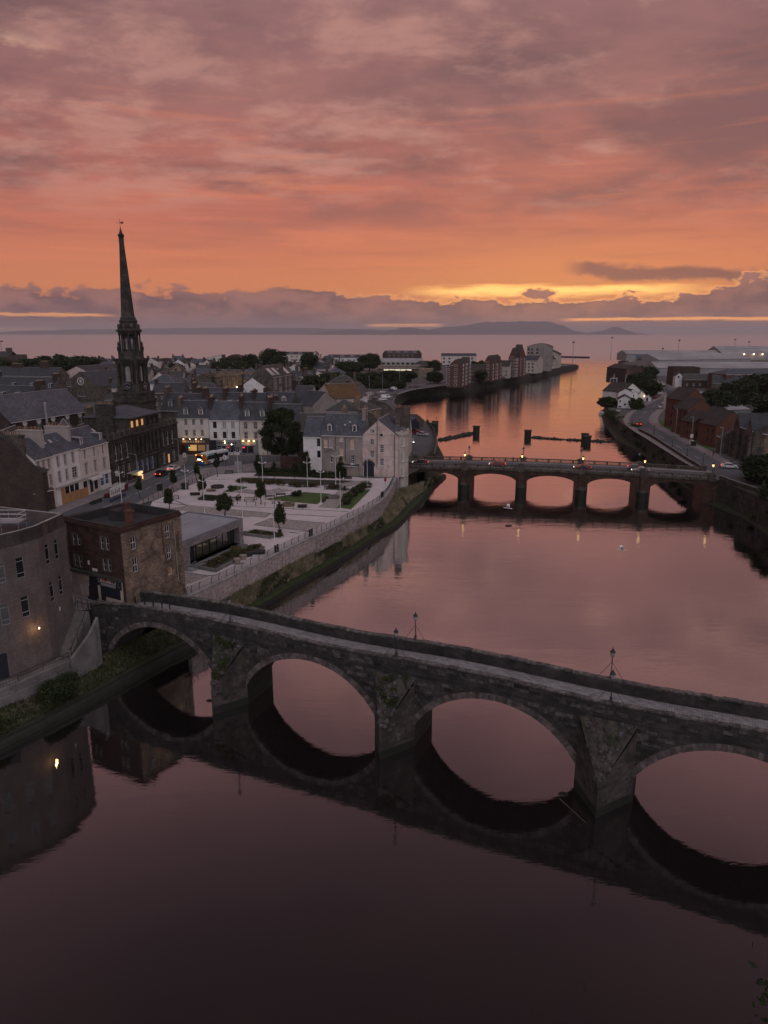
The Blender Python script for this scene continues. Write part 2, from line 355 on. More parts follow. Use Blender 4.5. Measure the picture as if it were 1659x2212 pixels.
mat('sign_red', (0.6, 0.03, 0.04), (0.6, 0.03, 0.04), emit=((1.0, 0.06, 0.10), 1.6))
mat('poster_lit', (0.8, 0.6, 0.3), (0.7, 0.5, 0.25), emit=((1.0, 0.66, 0.30), 1.1))
mat('green_lamp', (0.1, 0.8, 0.5), (0.1, 0.8, 0.5), emit=((0.1, 1.0, 0.6), 4.0))
for k, c in dict(car_white=(0.62, 0.61, 0.62), car_silver=(0.30, 0.30, 0.32), car_black=(0.012, 0.012, 0.014), car_red=(0.20, 0.012, 0.016), car_blue=(0.030, 0.050, 0.110),
                 car_grey=(0.075, 0.077, 0.085), bus_orange=(0.42, 0.155, 0.025), bus_blue=(0.035, 0.120, 0.300), blue_box=(0.040, 0.085, 0.200), bus_teal=(0.12, 0.27, 0.28)).items():
    mat(k, c, [v * 0.92 for v in c], rough=0.3, spec=0.5)


def water_material():
    m = bpy.data.materials.new('water'); m.use_nodes = True; nt = m.node_tree; nt.nodes.clear(); MATS['water'] = m
    geo = nt.nodes.new('ShaderNodeNewGeometry')
    sp = nt.nodes.new('ShaderNodeSeparateXYZ'); nt.links.new(geo.outputs['Position'], sp.inputs[0])
    X, Y = Ex(nt, sp.outputs[0]), Ex(nt, sp.outputs[1])
    # ripples run across the river; calm above the old bridge, livelier toward the harbour
    a = noise(nt, comb(nt, X * 0.10, Y * 0.30), 1.0, 4, 0.5, 0.4)
    b = noise(nt, comb(nt, X * 0.55, Y * 1.5, 4.0), 1.0, 4, 0.55, 0.6)
    c = noise(nt, comb(nt, X * 2.2, Y * 4.5, 8.0), 1.0, 3, 0.55)
    live = Y.sm(150, 330)
    far = Y.sm(500, 1400)
    patch = noise(nt, comb(nt, X * 0.012, Y * 0.03, 2.0), 1.0, 3, 0.5).sm(0.40, 0.62)
    h = a * (0.10 + live * 0.55 + patch * 0.16 * Y.sm(75, 120)) + b * (0.030 + live * 0.10 + patch * 0.06 * Y.sm(70, 110)) + c * (0.010 + patch * 0.006)
    h = h * (1.0 + far * 3.0)
    bn = nt.nodes.new('ShaderNodeBump'); bn.inputs['Strength'].default_value = 1.0; bn.inputs['Distance'].default_value = 0.16
    nt.links.new(h.k, bn.inputs['Height'])
    lw = nt.nodes.new('ShaderNodeLayerWeight'); lw.inputs[0].default_value = 0.5
    f = (((Ex(nt, lw.outputs['Facing']) ** 1.95) * 1.7).op('MINIMUM', 0.98))
    gl = nt.nodes.new('ShaderNodeBsdfGlossy'); gl.inputs['Roughness'].default_value = 0.02
    r = far * 0.40 + 0.012
    nt.links.new(r.k, gl.inputs['Roughness']); nt.links.new(bn.outputs[0], gl.inputs['Normal'])
    df = nt.nodes.new('ShaderNodeBsdfDiffuse'); df.inputs[0].default_value = (0.012, 0.009, 0.009, 1)
    mx = nt.nodes.new('ShaderNodeMixShader'); nt.links.new(f.clamp().k, mx.inputs[0]); nt.links.new(df.outputs[0], mx.inputs[1]); nt.links.new(gl.outputs[0], mx.inputs[2])
    o = nt.nodes.new('ShaderNodeOutputMaterial'); nt.links.new(mx.outputs[0], o.inputs[0])


water_material()


# ------------------------------------------------------------------ mesh helpers
def setp(o, label=None, cat=None, group=None, kind=None):
    if label: o['label'] = label
    if cat: o['category'] = cat
    if group: o['group'] = group
    if kind: o['kind'] = kind
    return o


def thing(name, label, cat, loc=(0, 0, 0), rz=0.0, group=None):
    o = bpy.data.objects.new(name, None); COL.objects.link(o)
    o.location = loc; o.rotation_euler = (0, 0, rz); o.empty_display_size = 0.3
    return setp(o, label, cat, group)


def put(name, me, parent=None, loc=(0, 0, 0), rz=0.0, rot=None, scale=None, **p):
    o = bpy.data.objects.new(name, me); COL.objects.link(o)
    o.parent = parent; o.location = loc; o.rotation_euler = rot or (0, 0, rz)
    if scale: o.scale = scale
    return setp(o, **p)


class MB:
    """collects faces of one mesh"""
    def __init__(s): s.v, s.f, s.m, s.mats = [], [], [], []
    def mi(s, m):
        if m not in s.mats: s.mats.append(m)
        return s.mats.index(m)
    def poly(s, pts, m):
        i = len(s.v); s.v += [tuple(p) for p in pts]; s.f.append(tuple(range(i, i + len(pts)))); s.m.append(s.mi(m))
    def box(s, x0, x1, y0, y1, z0, z1, m, skip=''):
        a, b, c, d = (x0, y0), (x1, y0), (x1, y1), (x0, y1)
        for k, (p, q) in zip('frbl', ((a, b), (b, c), (c, d), (d, a))):
            if k not in skip: s.poly([(*p, z0), (*q, z0), (*q, z1), (*p, z1)], m)
        if 't' not in skip: s.poly([(*p, z1) for p in (a, b, c, d)], m)
        if 'u' not in skip: s.poly([(*p, z0) for p in (d, c, b, a)], m)
        return s
    def prism(s, pl, z0, z1, m, mt=None, bottom=False):
        """vertical prism over a counter-clockwise polygon"""
        n = len(pl)
        for i in range(n):
            p, q = pl[i], pl[(i + 1) % n]
            s.poly([(p[0], p[1], z0), (q[0], q[1], z0), (q[0], q[1], z1), (p[0], p[1], z1)], m)
        s.poly([(p[0], p[1], z1) for p in pl], mt or m)
        if bottom: s.poly([(p[0], p[1], z0) for p in reversed(pl)], m)
        return s
    def obox(s, c, e, l, wd, z0, z1, m):
        """box of length l along direction e and width wd, centred on c"""
        ex, ey = e; nx, ny = -ey, ex
        P = [(c[0] + ex * a * l / 2 + nx * b * wd / 2, c[1] + ey * a * l / 2 + ny * b * wd / 2) for a, b in ((-1, -1), (1, -1), (1, 1), (-1, 1))]
        return s.prism(P, z0, z1, m, bottom=True)
    def tube(s, p0, p1, r0, r1=None, n=6, m='iron', cap=True):
        r1 = r0 if r1 is None else r1
        p0, p1 = Vector(p0), Vector(p1); d = (p1 - p0).normalized()
        a = d.orthogonal().normalized(); b = d.cross(a)
        A, B = [], []
        for i in range(n):
            t = 2 * math.pi * i / n; o = a * math.cos(t) + b * math.sin(t)
            A.append(p0 + o * r0); B.append(p1 + o * r1)
        for i in range(n):
            j = (i + 1) % n; s.poly([A[i], A[j], B[j], B[i]], m)
        if cap: s.poly(B, m); s.poly(A[::-1], m)
        return s
    def path(s, pts, r, n=6, m='iron'):
        for a, b in zip(pts, pts[1:]): s.tube(a, b, r, r, n, m)
        return s
    def lathe(s, prof, n=10, m='iron', c=(0, 0), cap=True, ph=0.0):
        rings = [[(c[0] + r * math.cos(2 * math.pi * i / n + ph), c[1] + r * math.sin(2 * math.pi * i / n + ph), z) for i in range(n)] for r, z in prof]
        for A, B in zip(rings, rings[1:]):
            for i in range(n):
                j = (i + 1) % n; s.poly([A[i], A[j], B[j], B[i]], m)
        if cap: s.poly(rings[-1], m); s.poly(rings[0][::-1], m)
        return s
    def mesh(s, name, smooth=False):
        me = bpy.data.meshes.new(name); me.from_pydata(s.v, [], s.f)
        for k in s.mats: me.materials.append(MATS[k])
        me.polygons.foreach_set('material_index', s.m)
        uv = me.uv_layers.new(name='UVMap'); dat = np.zeros(len(me.loops) * 2, dtype=np.float32)
        k = 0
        for f in s.f:
            P = [Vector(s.v[i]) for i in f]; nn = Vector((0, 0, 0))
            for i in range(len(P)):
                p, q = P[i], P[(i + 1) % len(P)]
                nn += Vector(((p.y - q.y) * (p.z + q.z), (p.z - q.z) * (p.x + q.x), (p.x - q.x) * (p.y + q.y)))
            if nn.length > 1e-12: nn.normalize()
            t = Vector((-nn.y, nn.x, 0)); t = t.normalized() if t.length > 0.05 else Vector((1, 0, 0))
            b = nn.cross(t)
            for p in P: dat[k] = p.dot(t); dat[k + 1] = p.dot(b); k += 2
        uv.data.foreach_set('uv', dat)
        if smooth: me.polygons.foreach_set('use_smooth', [True] * len(s.f))
        me.update(); return me
    def build(s, name, parent=None, loc=(0, 0, 0), rz=0.0, smooth=False, **p):
        return put(name, s.mesh(name, smooth), parent, loc, rz, **p)


def sheet(name, pl, z, m, parent=None, kind='structure', **p):
    """flat horizontal sheet over polygon pl"""
    b = MB(); b.poly([(q[0], q[1], z) for q in pl], m)
    return b.build(name, parent, kind=None if parent else kind, **p)


def offset(pts, d):
    """polyline shifted sideways by d (to the left of its direction)"""
    o = []
    for i, p in enumerate(pts):
        a = pts[max(i - 1, 0)]; b = pts[min(i + 1, len(pts) - 1)]
        l = math.hypot(b[0] - a[0], b[1] - a[1]) or 1
        o.append((p[0] - (b[1] - a[1]) / l * d, p[1] + (b[0] - a[0]) / l * d))
    return o


def strip(name, pts, w0, w1, z, m, parent=None, kind='structure', **p):
    """ribbon along a polyline between two sideways offsets"""
    A, B = offset(pts, w0), offset(pts, w1); b = MB()
    for i in range(len(pts) - 1):
        b.poly([(*A[i], z), (*B[i], z), (*B[i + 1], z), (*A[i + 1], z)][::-1], m)
    return b.build(name, parent, kind=None if parent else kind, **p)


def wallstrip(b, pts, w0, w1, z0, z1, m, mt=None):
    """solid wall along a polyline"""
    A, B = offset(pts, w0), offset(pts, w1)
    g = (lambda z, i: z[i]) if isinstance(z1, (list, tuple)) else (lambda z, i: z)
    for i in range(len(pts) - 1):
        t0, t1 = g(z1, i), g(z1, i + 1)
        b.poly([(*A[i], z0), (*A[i + 1], z0), (*A[i + 1], t1), (*A[i], t0)], m)
        b.poly([(*B[i + 1], z0), (*B[i], z0), (*B[i], t0), (*B[i + 1], t1)], m)
        b.poly([(*A[i], t0), (*A[i + 1], t1), (*B[i + 1], t1), (*B[i], t0)], mt or m)
    for i, fl in ((0, 1), (-1, -1)):
        t = g(z1, i if i == 0 else len(pts) - 1)
        b.poly([(*A[i], z0), (*A[i], t), (*B[i], t), (*B[i], z0)][::fl], m)
    return b


def resample(pts, step):
    o = [pts[0]]
    for a, b in zip(pts, pts[1:]):
        l = math.hypot(b[0] - a[0], b[1] - a[1]); n = max(1, int(l / step))
        for i in range(1, n + 1): o.append(tuple(a[k] + (b[k] - a[k]) * i / n for k in range(len(a))))
    return o


def smooth_line(pts, n=4):
    """Catmull-Rom through points"""
    o = []
    P = [pts[0]] + list(pts) + [pts[-1]]
    for i in range(1, len(P) - 2):
        p0, p1, p2, p3 = P[i - 1], P[i], P[i + 1], P[i + 2]
        for k in range(n):
            t = k / n
            o.append(tuple(0.5 * (2 * p1[j] + (p2[j] - p0[j]) * t + (2 * p0[j] - 5 * p1[j] + 4 * p2[j] - p3[j]) * t * t + (3 * p1[j] - p0[j] - 3 * p2[j] + p3[j]) * t ** 3) for j in range(len(p1))))
    o.append(tuple(pts[-1])); return o


# ------------------------------------------------------------------ foliage
def leaf_mesh(name, clumps, per, leaf, m, seed=1, flat=0.5, jit=1.0):
    """leaf-sized quads through a set of ellipsoid clumps [(x,y,z,rx,ry,rz)]; denser toward each clump's skin"""
    g = np.random.default_rng(seed); V = []
    for (x, y, z, rx, ry, rz) in clumps:
        k = max(8, int(per * (rx * ry * rz) ** 0.66))
        d = g.normal(size=(k, 3)); d /= np.linalg.norm(d, axis=1)[:, None]
        r = g.uniform(0.25, 1.0, k) ** 0.45 * (1 + 0.16 * jit * g.normal(size=k))
        c = d * r[:, None] * np.array([rx, ry, rz]) + np.array([x, y, z])
        a = g.normal(size=(k, 3)); a[:, 2] *= flat; a /= np.linalg.norm(a, axis=1)[:, None]
        q = np.cross(a, g.normal(size=(k, 3))); q /= np.linalg.norm(q, axis=1)[:, None]
        s = leaf * g.uniform(0.6, 1.5, k)[:, None]
        V.append(np.stack([c - a * s, c + q * s * 0.55, c + a * s, c - q * s * 0.55], axis=1))
    V = np.concatenate(V).reshape(-1, 3); nf = len(V) // 4
    me = bpy.data.meshes.new(name)
    me.vertices.add(len(V)); me.vertices.foreach_set('co', V.astype(np.float32).ravel())
    me.loops.add(nf * 4); me.loops.foreach_set('vertex_index', np.arange(nf * 4, dtype=np.int32))
    me.polygons.add(nf); me.polygons.foreach_set('loop_start', np.arange(0, nf * 4, 4, dtype=np.int32))
    if isinstance(m, str): m = (m,)
    for k in m: me.materials.append(MATS[k])
    if len(m) > 1: me.polygons.foreach_set('material_index', g.integers(0, len(m), nf).astype(np.int32))
    me.update(calc_edges=True); return me


def crown_clumps(w, h, z0, n, seed, k=0.23, taper=0.0):
    """clumps filling an egg of width w and height h standing at z0"""
    g = random.Random(seed); o = []
    for i in range(n * 2):
        for _ in range(40):
            x, y, z = (g.uniform(-1, 1) for _ in range(3))
            lim = 1 - taper * (z + 1) / 2
            if x * x + y * y < lim * lim * (1 - 0.6 * z * z) and x * x + y * y + z * z > 0.12: break
        r = k * g.uniform(0.6, 1.5)
        o.append((x * w / 2 * 0.82, y * w / 2 * 0.82, z0 + h / 2 + z * h / 2 * 0.82, r * w / 2, r * w / 2, r * h / 2 * 0.9))
    return o


def trunk_mesh(h, r, w, seed, n=5):
    g = random.Random(seed); b = MB(); p = Vector((0, 0, -0.15)); rr = r
    for i in range(4):
        q = p + Vector((g.uniform(-.05, .05) * h, g.uniform(-.05, .05) * h, h / 4)); b.tube(p, q, rr, rr * 0.82, 7, 'bark', cap=False); p, rr = q, rr * 0.82
    for i in range(n):
        t = 2 * math.pi * i / n + g.uniform(-.4, .4); s = p - Vector((0, 0, h * g.uniform(0.0, 0.3)))
        q = s + Vector((math.cos(t) * w * 0.22, math.sin(t) * w * 0.22, h * g.uniform(0.25, 0.5)))
        b.tube(s, q, rr * 0.6, rr * 0.3, 5, 'bark'); b.tube(q, q + Vector((math.cos(t) * w * 0.14, math.sin(t) * w * 0.14, h * 0.3)), rr * 0.3, rr * 0.1, 4, 'bark')
    return b.mesh('trunk')


TREEKIT = {}


def tree(name, label, loc, h, w, m='leaf_dark', clear=0.25, kit=0, n=16, leaf=0.28, per=420, taper=0.0, group=None, cat='tree', rz=None):
    """trunk with limbs and a leafy crown; alike trees share mesh data"""
    key = (m, clear, kit, n, leaf, per, taper, round(h / w, 1))
    if key not in TREEKIT:
        H, W = 10.0, 10.0 / round(h / w, 1)
        TREEKIT[key] = (leaf_mesh('crown', crown_clumps(W, H * (1 - clear), H * clear, n, 11 + kit * 7, taper=taper), per, leaf * 10 / h, (m, m, 'leaf') if m == 'leaf_dark' else (m, m, 'leaf_olive', 'leaf_dark'), 3 + kit, jit=2.8),
                        trunk_mesh(H * (clear + 0.25), 0.035 * W + 0.06, W, 5 + kit))
    c, t = TREEKIT[key]; s = h / 10
    o = thing(name, label, cat, loc, rnd.uniform(0, 6.28) if rz is None else rz, group)
    put('crown', c, o, scale=(s, s, s)); put('trunk', t, o, scale=(s, s, s))
    return o


def bush(name, label, loc, w, h, m='leaf', n=9, leaf=0.16, per=500, cat='bush', group=None, d=None, rz=0.0, seed=1):
    g = random.Random(seed); d = d or w
    cl = [(g.uniform(-.36, .36) * w, g.uniform(-.36, .36) * d, h * g.uniform(.25, .62), w * g.uniform(.16, .3), d * g.uniform(.16, .3) if d < w else w * g.uniform(.16, .3), h * g.uniform(.25, .4)) for _ in range(n)]
    me = leaf_mesh('foliage', cl, per, leaf, m, seed)
    return put(name, me, None, loc, rz, label=label, cat=cat, group=group)

# ================================================================== SETTING
# ---- water: river, harbour and sea to the horizon
b = MB()
xs, ys = [-70000, -2500, 2500, 70000], [-900, -120, 2200, 70000]
for i in range(3):
    for j in range(3):
        b.poly([(xs[i], ys[j], 0), (xs[i + 1], ys[j], 0), (xs[i + 1], ys[j + 1], 0), (xs[i], ys[j + 1], 0)], 'water')
b.build('water', kind='structure')

# ---- left bank lines
RW = smooth_line([(-27.0, 91.6), (-25.5, 94.2), (-21.2, 103.1), (-15.2, 115.9), (-10.1, 126.0), (-6.6, 133.8), (-3.7, 140.3), (-1.0, 147.8), (0.6, 154.5), (1.8, 162.5), (2.95, 172.6)], 3)
KB = smooth_line([(-52, 44), (-45, 54), (-38.9, 64), (-34.3, 71.9), (-28.9, 82.6), (-25.8, 88.2), (-21.5, 98.0), (-18.3, 104.4), (-14.9, 112), (-7.6, 127.4), (-2.2, 140.4), (2.3, 149.6), (5.7, 161.8), (7.8, 169), (12.3, 187), (17.6, 205)], 4)
UP = [(-60, 48, 2.4), (-52, 56, 2.2), (-41.6, 68.2, 2.0), (-37.0, 76.4, 2.1), (-34.9, 80.4, 2.6), (-30.5, 87, 3.0), (-27.0, 91.9, 3.2), (-21.2, 103.3, 3.2), (-15.2, 116.1, 3.2), (-10.0, 126.8, 3.2), (-3.6, 141.2, 3.2), (0.4, 154.6, 3.2), (3.2, 173, 3.2), (9.5, 181, 3.0), (13.0, 192, 2.2), (16.2, 206, 1.4)]

ground_l = [(-1500, 60), (-60, 60), (-44.5, 72.5), (-39.8, 83), (-33, 84.6), (-27.4, 91.4)] + [(p[0], p[1]) for p in RW] + [(5.5, 176.6), (10.2, 188), (11.5, 199), (14.5, 214), (17.3, 240), (18.0, 262), (17.4, 292), (13.5, 312), (6.5, 345), (4.0, 385), (6.5, 425), (13.5, 471), (27, 495.5), (44.5, 500.5), (75.5, 554.5), (118, 629), (174, 750), (226, 852), (205, 885), (110, 868), (0, 885), (-60, 950), (-350, 955), (-1500, 955)]
sheet('ground', ground_l, 5.88, 'town_ground')
QUAY = [(14.5, 214), (17.3, 240), (18.0, 262), (17.4, 292), (13.5, 312), (6.5, 345), (4.0, 385), (6.5, 425), (13.5, 471), (27, 495.5), (44.5, 500.5), (75.5, 554.5), (118, 629), (174, 750), (226, 852), (205, 885)]

# sloping river bank with turf
def even(pts, n):
    d = [0]
    for a, c in zip(pts, pts[1:]): d.append(d[-1] + math.dist(a[:2], c[:2]))
    o = []
    for i in range(n):
        t = d[-1] * i / (n - 1); k = max(j for j in range(len(d)) if d[j] <= t + 1e-9); k = min(k, len(pts) - 2)
        f = (t - d[k]) / ((d[k + 1] - d[k]) or 1); o.append(tuple(pts[k][q] + (pts[k + 1][q] - pts[k][q]) * f for q in range(len(pts[0]))))
    return o


NB = 150
_u, _l = even(UP, NB), even(KB, NB)
BANK = []
g0 = random.Random(3)
for i in range(NB):
    row = []
    for k in range(7):
        f = k / 6
        z = _u[i][2] * (1 - f) + 0.62 * f - 0.35 * math.sin(f * 3.14)
        row.append((_u[i][0] * (1 - f) + _l[i][0] * f, _u[i][1] * (1 - f) + _l[i][1] * f, z + (g0.uniform(-.16, .16) if 0 < k < 6 else 0)))
    BANK.append(row)
b = MB()
for i in range(NB - 1):
    for k in range(6):
        b.poly([BANK[i][k], BANK[i][k + 1], BANK[i + 1][k + 1], BANK[i + 1][k]], 'bank_turf' if k < 4 else 'mud')
b.build('river_bank', kind='structure', smooth=True)

# mossy rounded toe kerb of the bank, in cast lengths
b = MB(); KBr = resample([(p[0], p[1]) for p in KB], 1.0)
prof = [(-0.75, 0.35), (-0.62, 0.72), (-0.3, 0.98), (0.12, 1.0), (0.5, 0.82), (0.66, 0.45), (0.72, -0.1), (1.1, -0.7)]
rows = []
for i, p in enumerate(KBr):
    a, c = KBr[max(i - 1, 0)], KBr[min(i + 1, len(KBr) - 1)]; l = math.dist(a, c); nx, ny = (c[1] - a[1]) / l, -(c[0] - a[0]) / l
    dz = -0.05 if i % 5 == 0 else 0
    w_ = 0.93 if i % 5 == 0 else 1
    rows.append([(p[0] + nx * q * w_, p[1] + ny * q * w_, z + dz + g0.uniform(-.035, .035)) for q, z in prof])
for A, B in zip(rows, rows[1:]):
    for k in range(len(prof) - 1): b.poly([A[k], A[k + 1], B[k + 1], B[k]], 'moss_kerb' if k < 4 and A[0][1] > 91 else 'wet_stone')  # upstream of the square every kerb face takes the darker tone
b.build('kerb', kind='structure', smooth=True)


def grass(name, label, spots, m, seed, hgt=(0.35, 0.8), wd=0.035, lean=0.5):
    """blades as single triangles"""
    g = np.random.default_rng(seed); P = np.array(spots); n = len(P)
    hh = g.uniform(*hgt, n); t = g.uniform(0, 6.28, n); l = g.normal(size=(n, 2)) * lean
    s = np.stack([np.cos(t), np.sin(t)], 1) * wd
    A = P.copy(); A[:, :2] += s; B = P.copy(); B[:, :2] -= s
    C = P + np.stack([l[:, 0] * hh, l[:, 1] * hh, hh], 1)
    V = np.stack([A, B, C], 1).reshape(-1, 3)
    me = bpy.data.meshes.new(name); me.vertices.add(3 * n); me.vertices.foreach_set('co', V.astype(np.float32).ravel())
    me.loops.add(3 * n); me.loops.foreach_set('vertex_index', np.arange(3 * n, dtype=np.int32))
    me.polygons.add(n); me.polygons.foreach_set('loop_start', np.arange(0, 3 * n, 3, dtype=np.int32))
    me.materials.append(MATS[m]); me.update(calc_edges=True)
    return put(name, me, label=label, kind='stuff')


def on_bank(i, f):
    k = min(int(f * 6), 5); q = f * 6 - k; j = min(int(i), NB - 2); r = i - j
    a = [BANK[j][k][c] * (1 - q) + BANK[j][k + 1][c] * q for c in range(3)]; c2 = [BANK[j + 1][k][c] * (1 - q) + BANK[j + 1][k + 1][c] * q for c in range(3)]
    return [a[c] * (1 - r) + c2[c] * r for c in range(3)]


dry, grn = [], []
for _ in range(60000):
    i = g0.uniform(8, NB - 12); f = g0.uniform(0.02, 0.72)
    p = on_bank(i, f)
    w1 = math.sin(p[1] * 0.21 + p[0] * 0.3) + 0.6 * math.sin(p[1] * 0.077 + 1.2) + 0.5 * math.sin(p[1] * 0.9 + f * 9)
    if p[1] > 93 and w1 + g0.uniform(-.7, .7) > -.1: dry.append(p)
    elif g0.random() < 0.55: grn.append(p)
grass('long_grass', 'long straw coloured grass on the river bank under the square', dry, 'dry_grass', 5, (0.3, 0.9), .055)
grass('short_grass', 'rough green grass on the dark river bank', grn, 'green_grass', 6, (0.18, 0.45))

# ---- right bank
SR = [(70, -60), (82, 40), (86, 100), (82.5, 140), (84.2, 158), (83.5, 171), (84.0, 186), (85.8, 200), (88.2, 216), (92.5, 244), (94.0, 262), (96, 282), (100, 300), (108, 340), (122, 392), (149, 462), (196, 612), (262, 800), (300, 905), (322, 940)]
ground_r = [(p[0], p[1]) for p in SR] + [(420, 985), (700, 1010), (1600, 1100), (2400, 1100), (2400, -60)]
sheet('ground', ground_r, 5.9, 'town_ground')
b = MB(); wallstrip(b, SR[:18], 0.0, 1.2, -1, 5.93, 'dark_quay')
b.build('quay_wall', label='long dark mossy stone quay wall of the far river bank', cat='wall')
b = MB(); wallstrip(b, QUAY, 0.0, -1.0, -1, 5.4, 'dark_quay', 'conc')
b.build('quay_wall', label='dark stained quay wall curving below the red brick flats', cat='wall')
# foreshore under the right quay
b = MB(); F = [(80, 140), (82, 158), (80.5, 171), (82, 188), (84.5, 206), (88.5, 232), (91, 256), (92, 282), (95, 296), (104, 338), (118, 390)]
A = offset(F, 3.0)
for i in range(len(F) - 1): b.poly([(*F[i], -0.1), (*offset(F, -5)[i], 2.4), (*offset(F, -5)[i + 1], 2.4), (*F[i + 1], -0.1)][::-1], 'mud')
b.build('foreshore', kind='structure')
b = MB(); F = [(13.5, 199), (19.3, 214), (20.8, 245), (20.6, 275), (19, 300), (15.5, 315), (9, 346), (7, 385), (9.5, 423), (16.5, 468), (29, 491), (46, 496)]
o_ = offset(F, 4.5)
for i in range(len(F) - 1): b.poly([(*F[i], -0.1), (*F[i + 1], -0.1), (*o_[i + 1], 1.8), (*o_[i], 1.8)], 'mud')
b.build('foreshore', kind='structure')

# ---- square: pale paving, bands, cobbled fields and lawn
P0 = [(-27.3, 91.6)] + [(p[0], p[1]) for p in RW]
plz = P0 + [(2.6, 174.4), (-4, 173.6), (-20, 181.5), (-37, 181), (-43.2, 178.6), (-49.8, 148.6), (-45, 128), (-41, 118), (-36, 100), (-29, 92.5)]
sheet('square_paving', plz, 5.97, 'plaza')
for pl in ([(-44.28,141.14,6), (-41.17,144.56,6), (-22.35,137.86,6), (-23.39,134.61,6), (-26.26,135.97,6), (-26.70,134.97,6), (-30.75,136.59,6)],
           [(-22.08,134.12,6), (-11.20,130.56,6), (-13.76,124.90,6), (-24.47,129.41,6)], [(-13.58,143.86,6), (-10.01,161.35,6), (-5.77,160.32,6), (-9.56,142.49,6)],
           [(-30.21,101.72,6), (-26.26,100.20,6), (-25.50,100.71,6), (-27.53,97.45,6), (-28.80,96.19,6)], [(-28.79,108.25,6), (-24.44,116.25,6), (-23.17,116.25,6), (-28.30,106.74,6)],
           [(-15.07,164.87,6), (-7.06,169.85,6), (-2.68,172.36,6), (-9.28,161.35,6)]):
    sheet('cobbled_field', pl, 5.985, 'cobble')
for pl in ([(-49.38,148.14,6), (-22.70,138.12,6), (-9.24,135.10,6)], [(-34.14,144.84,6), (-7.13,139.42,6)], [(-41.17,144.56,6), (-44.16,140.74,6)], [(-22.98,137.86,6), (-23.26,134.73,6), (-26.26,135.97,6), (-26.52,135.34,6)],
           [(-24.47,129.41,6), (-22.08,134.12,6), (-11.20,130.56,6), (-13.76,124.90,6), (-24.43,129.18,6)], [(-44.20,172.56,6), (-34.97,171.20,6)], [(-52.84,159.13,6), (-41.41,144.84,6)],
           [(-13.71,143.45,6), (-9.55,142.35,6), (-5.60,160.66,6)], [(-9.86,142.22,6), (-6.33,160.66,6)], [(-15.11,122.91,6), (-17.23,123.95,6), (-13.60,124.69,6)],
           [(-23.59,105.44,6), (-21.89,106.18,6)], [(-30.23,101.79,6), (-26.29,100.30,6), (-24.83,100.71,6)]):
    strip('paving_band', [p[:2] for p in pl], -0.16, 0.16, 5.995, 'dark_band')

# ---- streets
HA, HE = (-67.49, 144.76), (0.1756, 0.9845)        # facade line of the high street
def hs(u, v=0.0):
    """point u metres along the high street facades and v metres into the street"""
    return (HA[0] + HE[0] * u + HE[1] * v, HA[1] + HE[1] * u - HE[0] * v)


sheet('street', [hs(-60, 4.2), hs(-60, 14.5), hs(0, 14.6), hs(30, 12.6), hs(44, 11.0), (-43.5, 190), (-30, 197), (-12, 196.2), (10.5, 197), (10.2, 187.6), (12, 200), (8, 206), (-30, 206.8), (-51, 206.8), (-57.5, 207.2), hs(50, 4.2)][::-1], 5.99, 'asphalt')
sheet('pavement', [hs(-60, -0.5), hs(-60, 4.2), hs(50, 4.2), (-57.6, 207), (-62.5, 207.3), hs(54.5, -0.5)][::-1], 6.10, 'pavement')
b = MB(); wallstrip(b, [hs(-60, 4.2), hs(50, 4.2)], -0.14, 0.0, 5.9, 6.11, 'dark_band'); b.build('kerb_strip', kind='structure')
sheet("pavement", [hs(0, 14.7), (-49.9, 148.7), (-43.3, 178.6), (-37, 181.2), (-24, 184), (-24, 195.5), (-30, 196.8), (-43.4, 189.8), hs(44, 11.1), hs(30, 12.7)], 6.08, 'pavement')
b = MB(); wallstrip(b, [hs(0, 14.7), hs(30, 12.7), hs(44, 11.1), (-43.4, 189.8), (-30, 196.8), (-24, 195.6)], 0.0, 0.14, 5.9, 6.10, 'dark_band'); b.build('kerb_strip', kind='structure')
sheet('pavement', [(-63, 209.2), (-63, 206.9), (-51, 206.7), (-30, 206.6), (8, 206), (8, 212), (-63, 212)], 6.09, 'pavement')
for u0, u1, v in ((-2, 3, 9.6), (7, 10, 9.6), (13, 16, 9.4), (18, 21, 9.2), (23, 26, 9.0), (28, 31, 8.8), (34, 37, 8.2), (40, 43, 7.6)):
    strip('lane_marking', [hs(u0, v), hs(u1, v)], -0.07, 0.07, 6.0, 'paint_line')
for u in (28.5, 30.2, 31.9, 33.6, 35.3):
    strip('road_lettering', [hs(u, 10.6), hs(u + 0.9, 11.6)], -0.1, 0.1, 6.0, 'paint_line')
strip('lane_marking', [hs(38, 10.6), hs(43, 9.8)], -0.1, 0.1, 6.0, 'paint_line')
strip('edge_line', [(-56, 206.4), (-20, 205.9)], -0.05, 0.05, 6.0, 'paint_yellow')

# riverside quarter beyond the road bridge
sheet('street', [(7.5, 200), (10.8, 200), (14, 216), (16.5, 240), (17, 262), (16.3, 290), (12, 312), (6, 310), (7, 262), (6.5, 230), (3.5, 206)], 5.93, 'asphalt')
RD = smooth_line([(-10.64,381.52,5.9)[:2], (-5.47,408.86,5.9)[:2], (0.91,432.02,5.9)[:2], (9.53,460.96,5.9)[:2], (18.20,476.90,5.9)[:2], (28.00,493.97,5.9)[:2], (40, 520), (52, 545), (75, 580), (112, 650), (160, 745)], 4)
strip('road', RD, -7, 6.0, 5.95, 'asphalt')
strip('pavement', RD, -9.4, -7, 6.0, 'pavement')
strip('pavement', RD, 6.0, 8.0, 6.02, 'pavement')
strip('promenade', [(27, 495.5), (44.5, 500.5), (75.5, 554.5), (118, 629), (174, 750), (226, 852)], 0.0, 4.5, 5.97, 'conc')

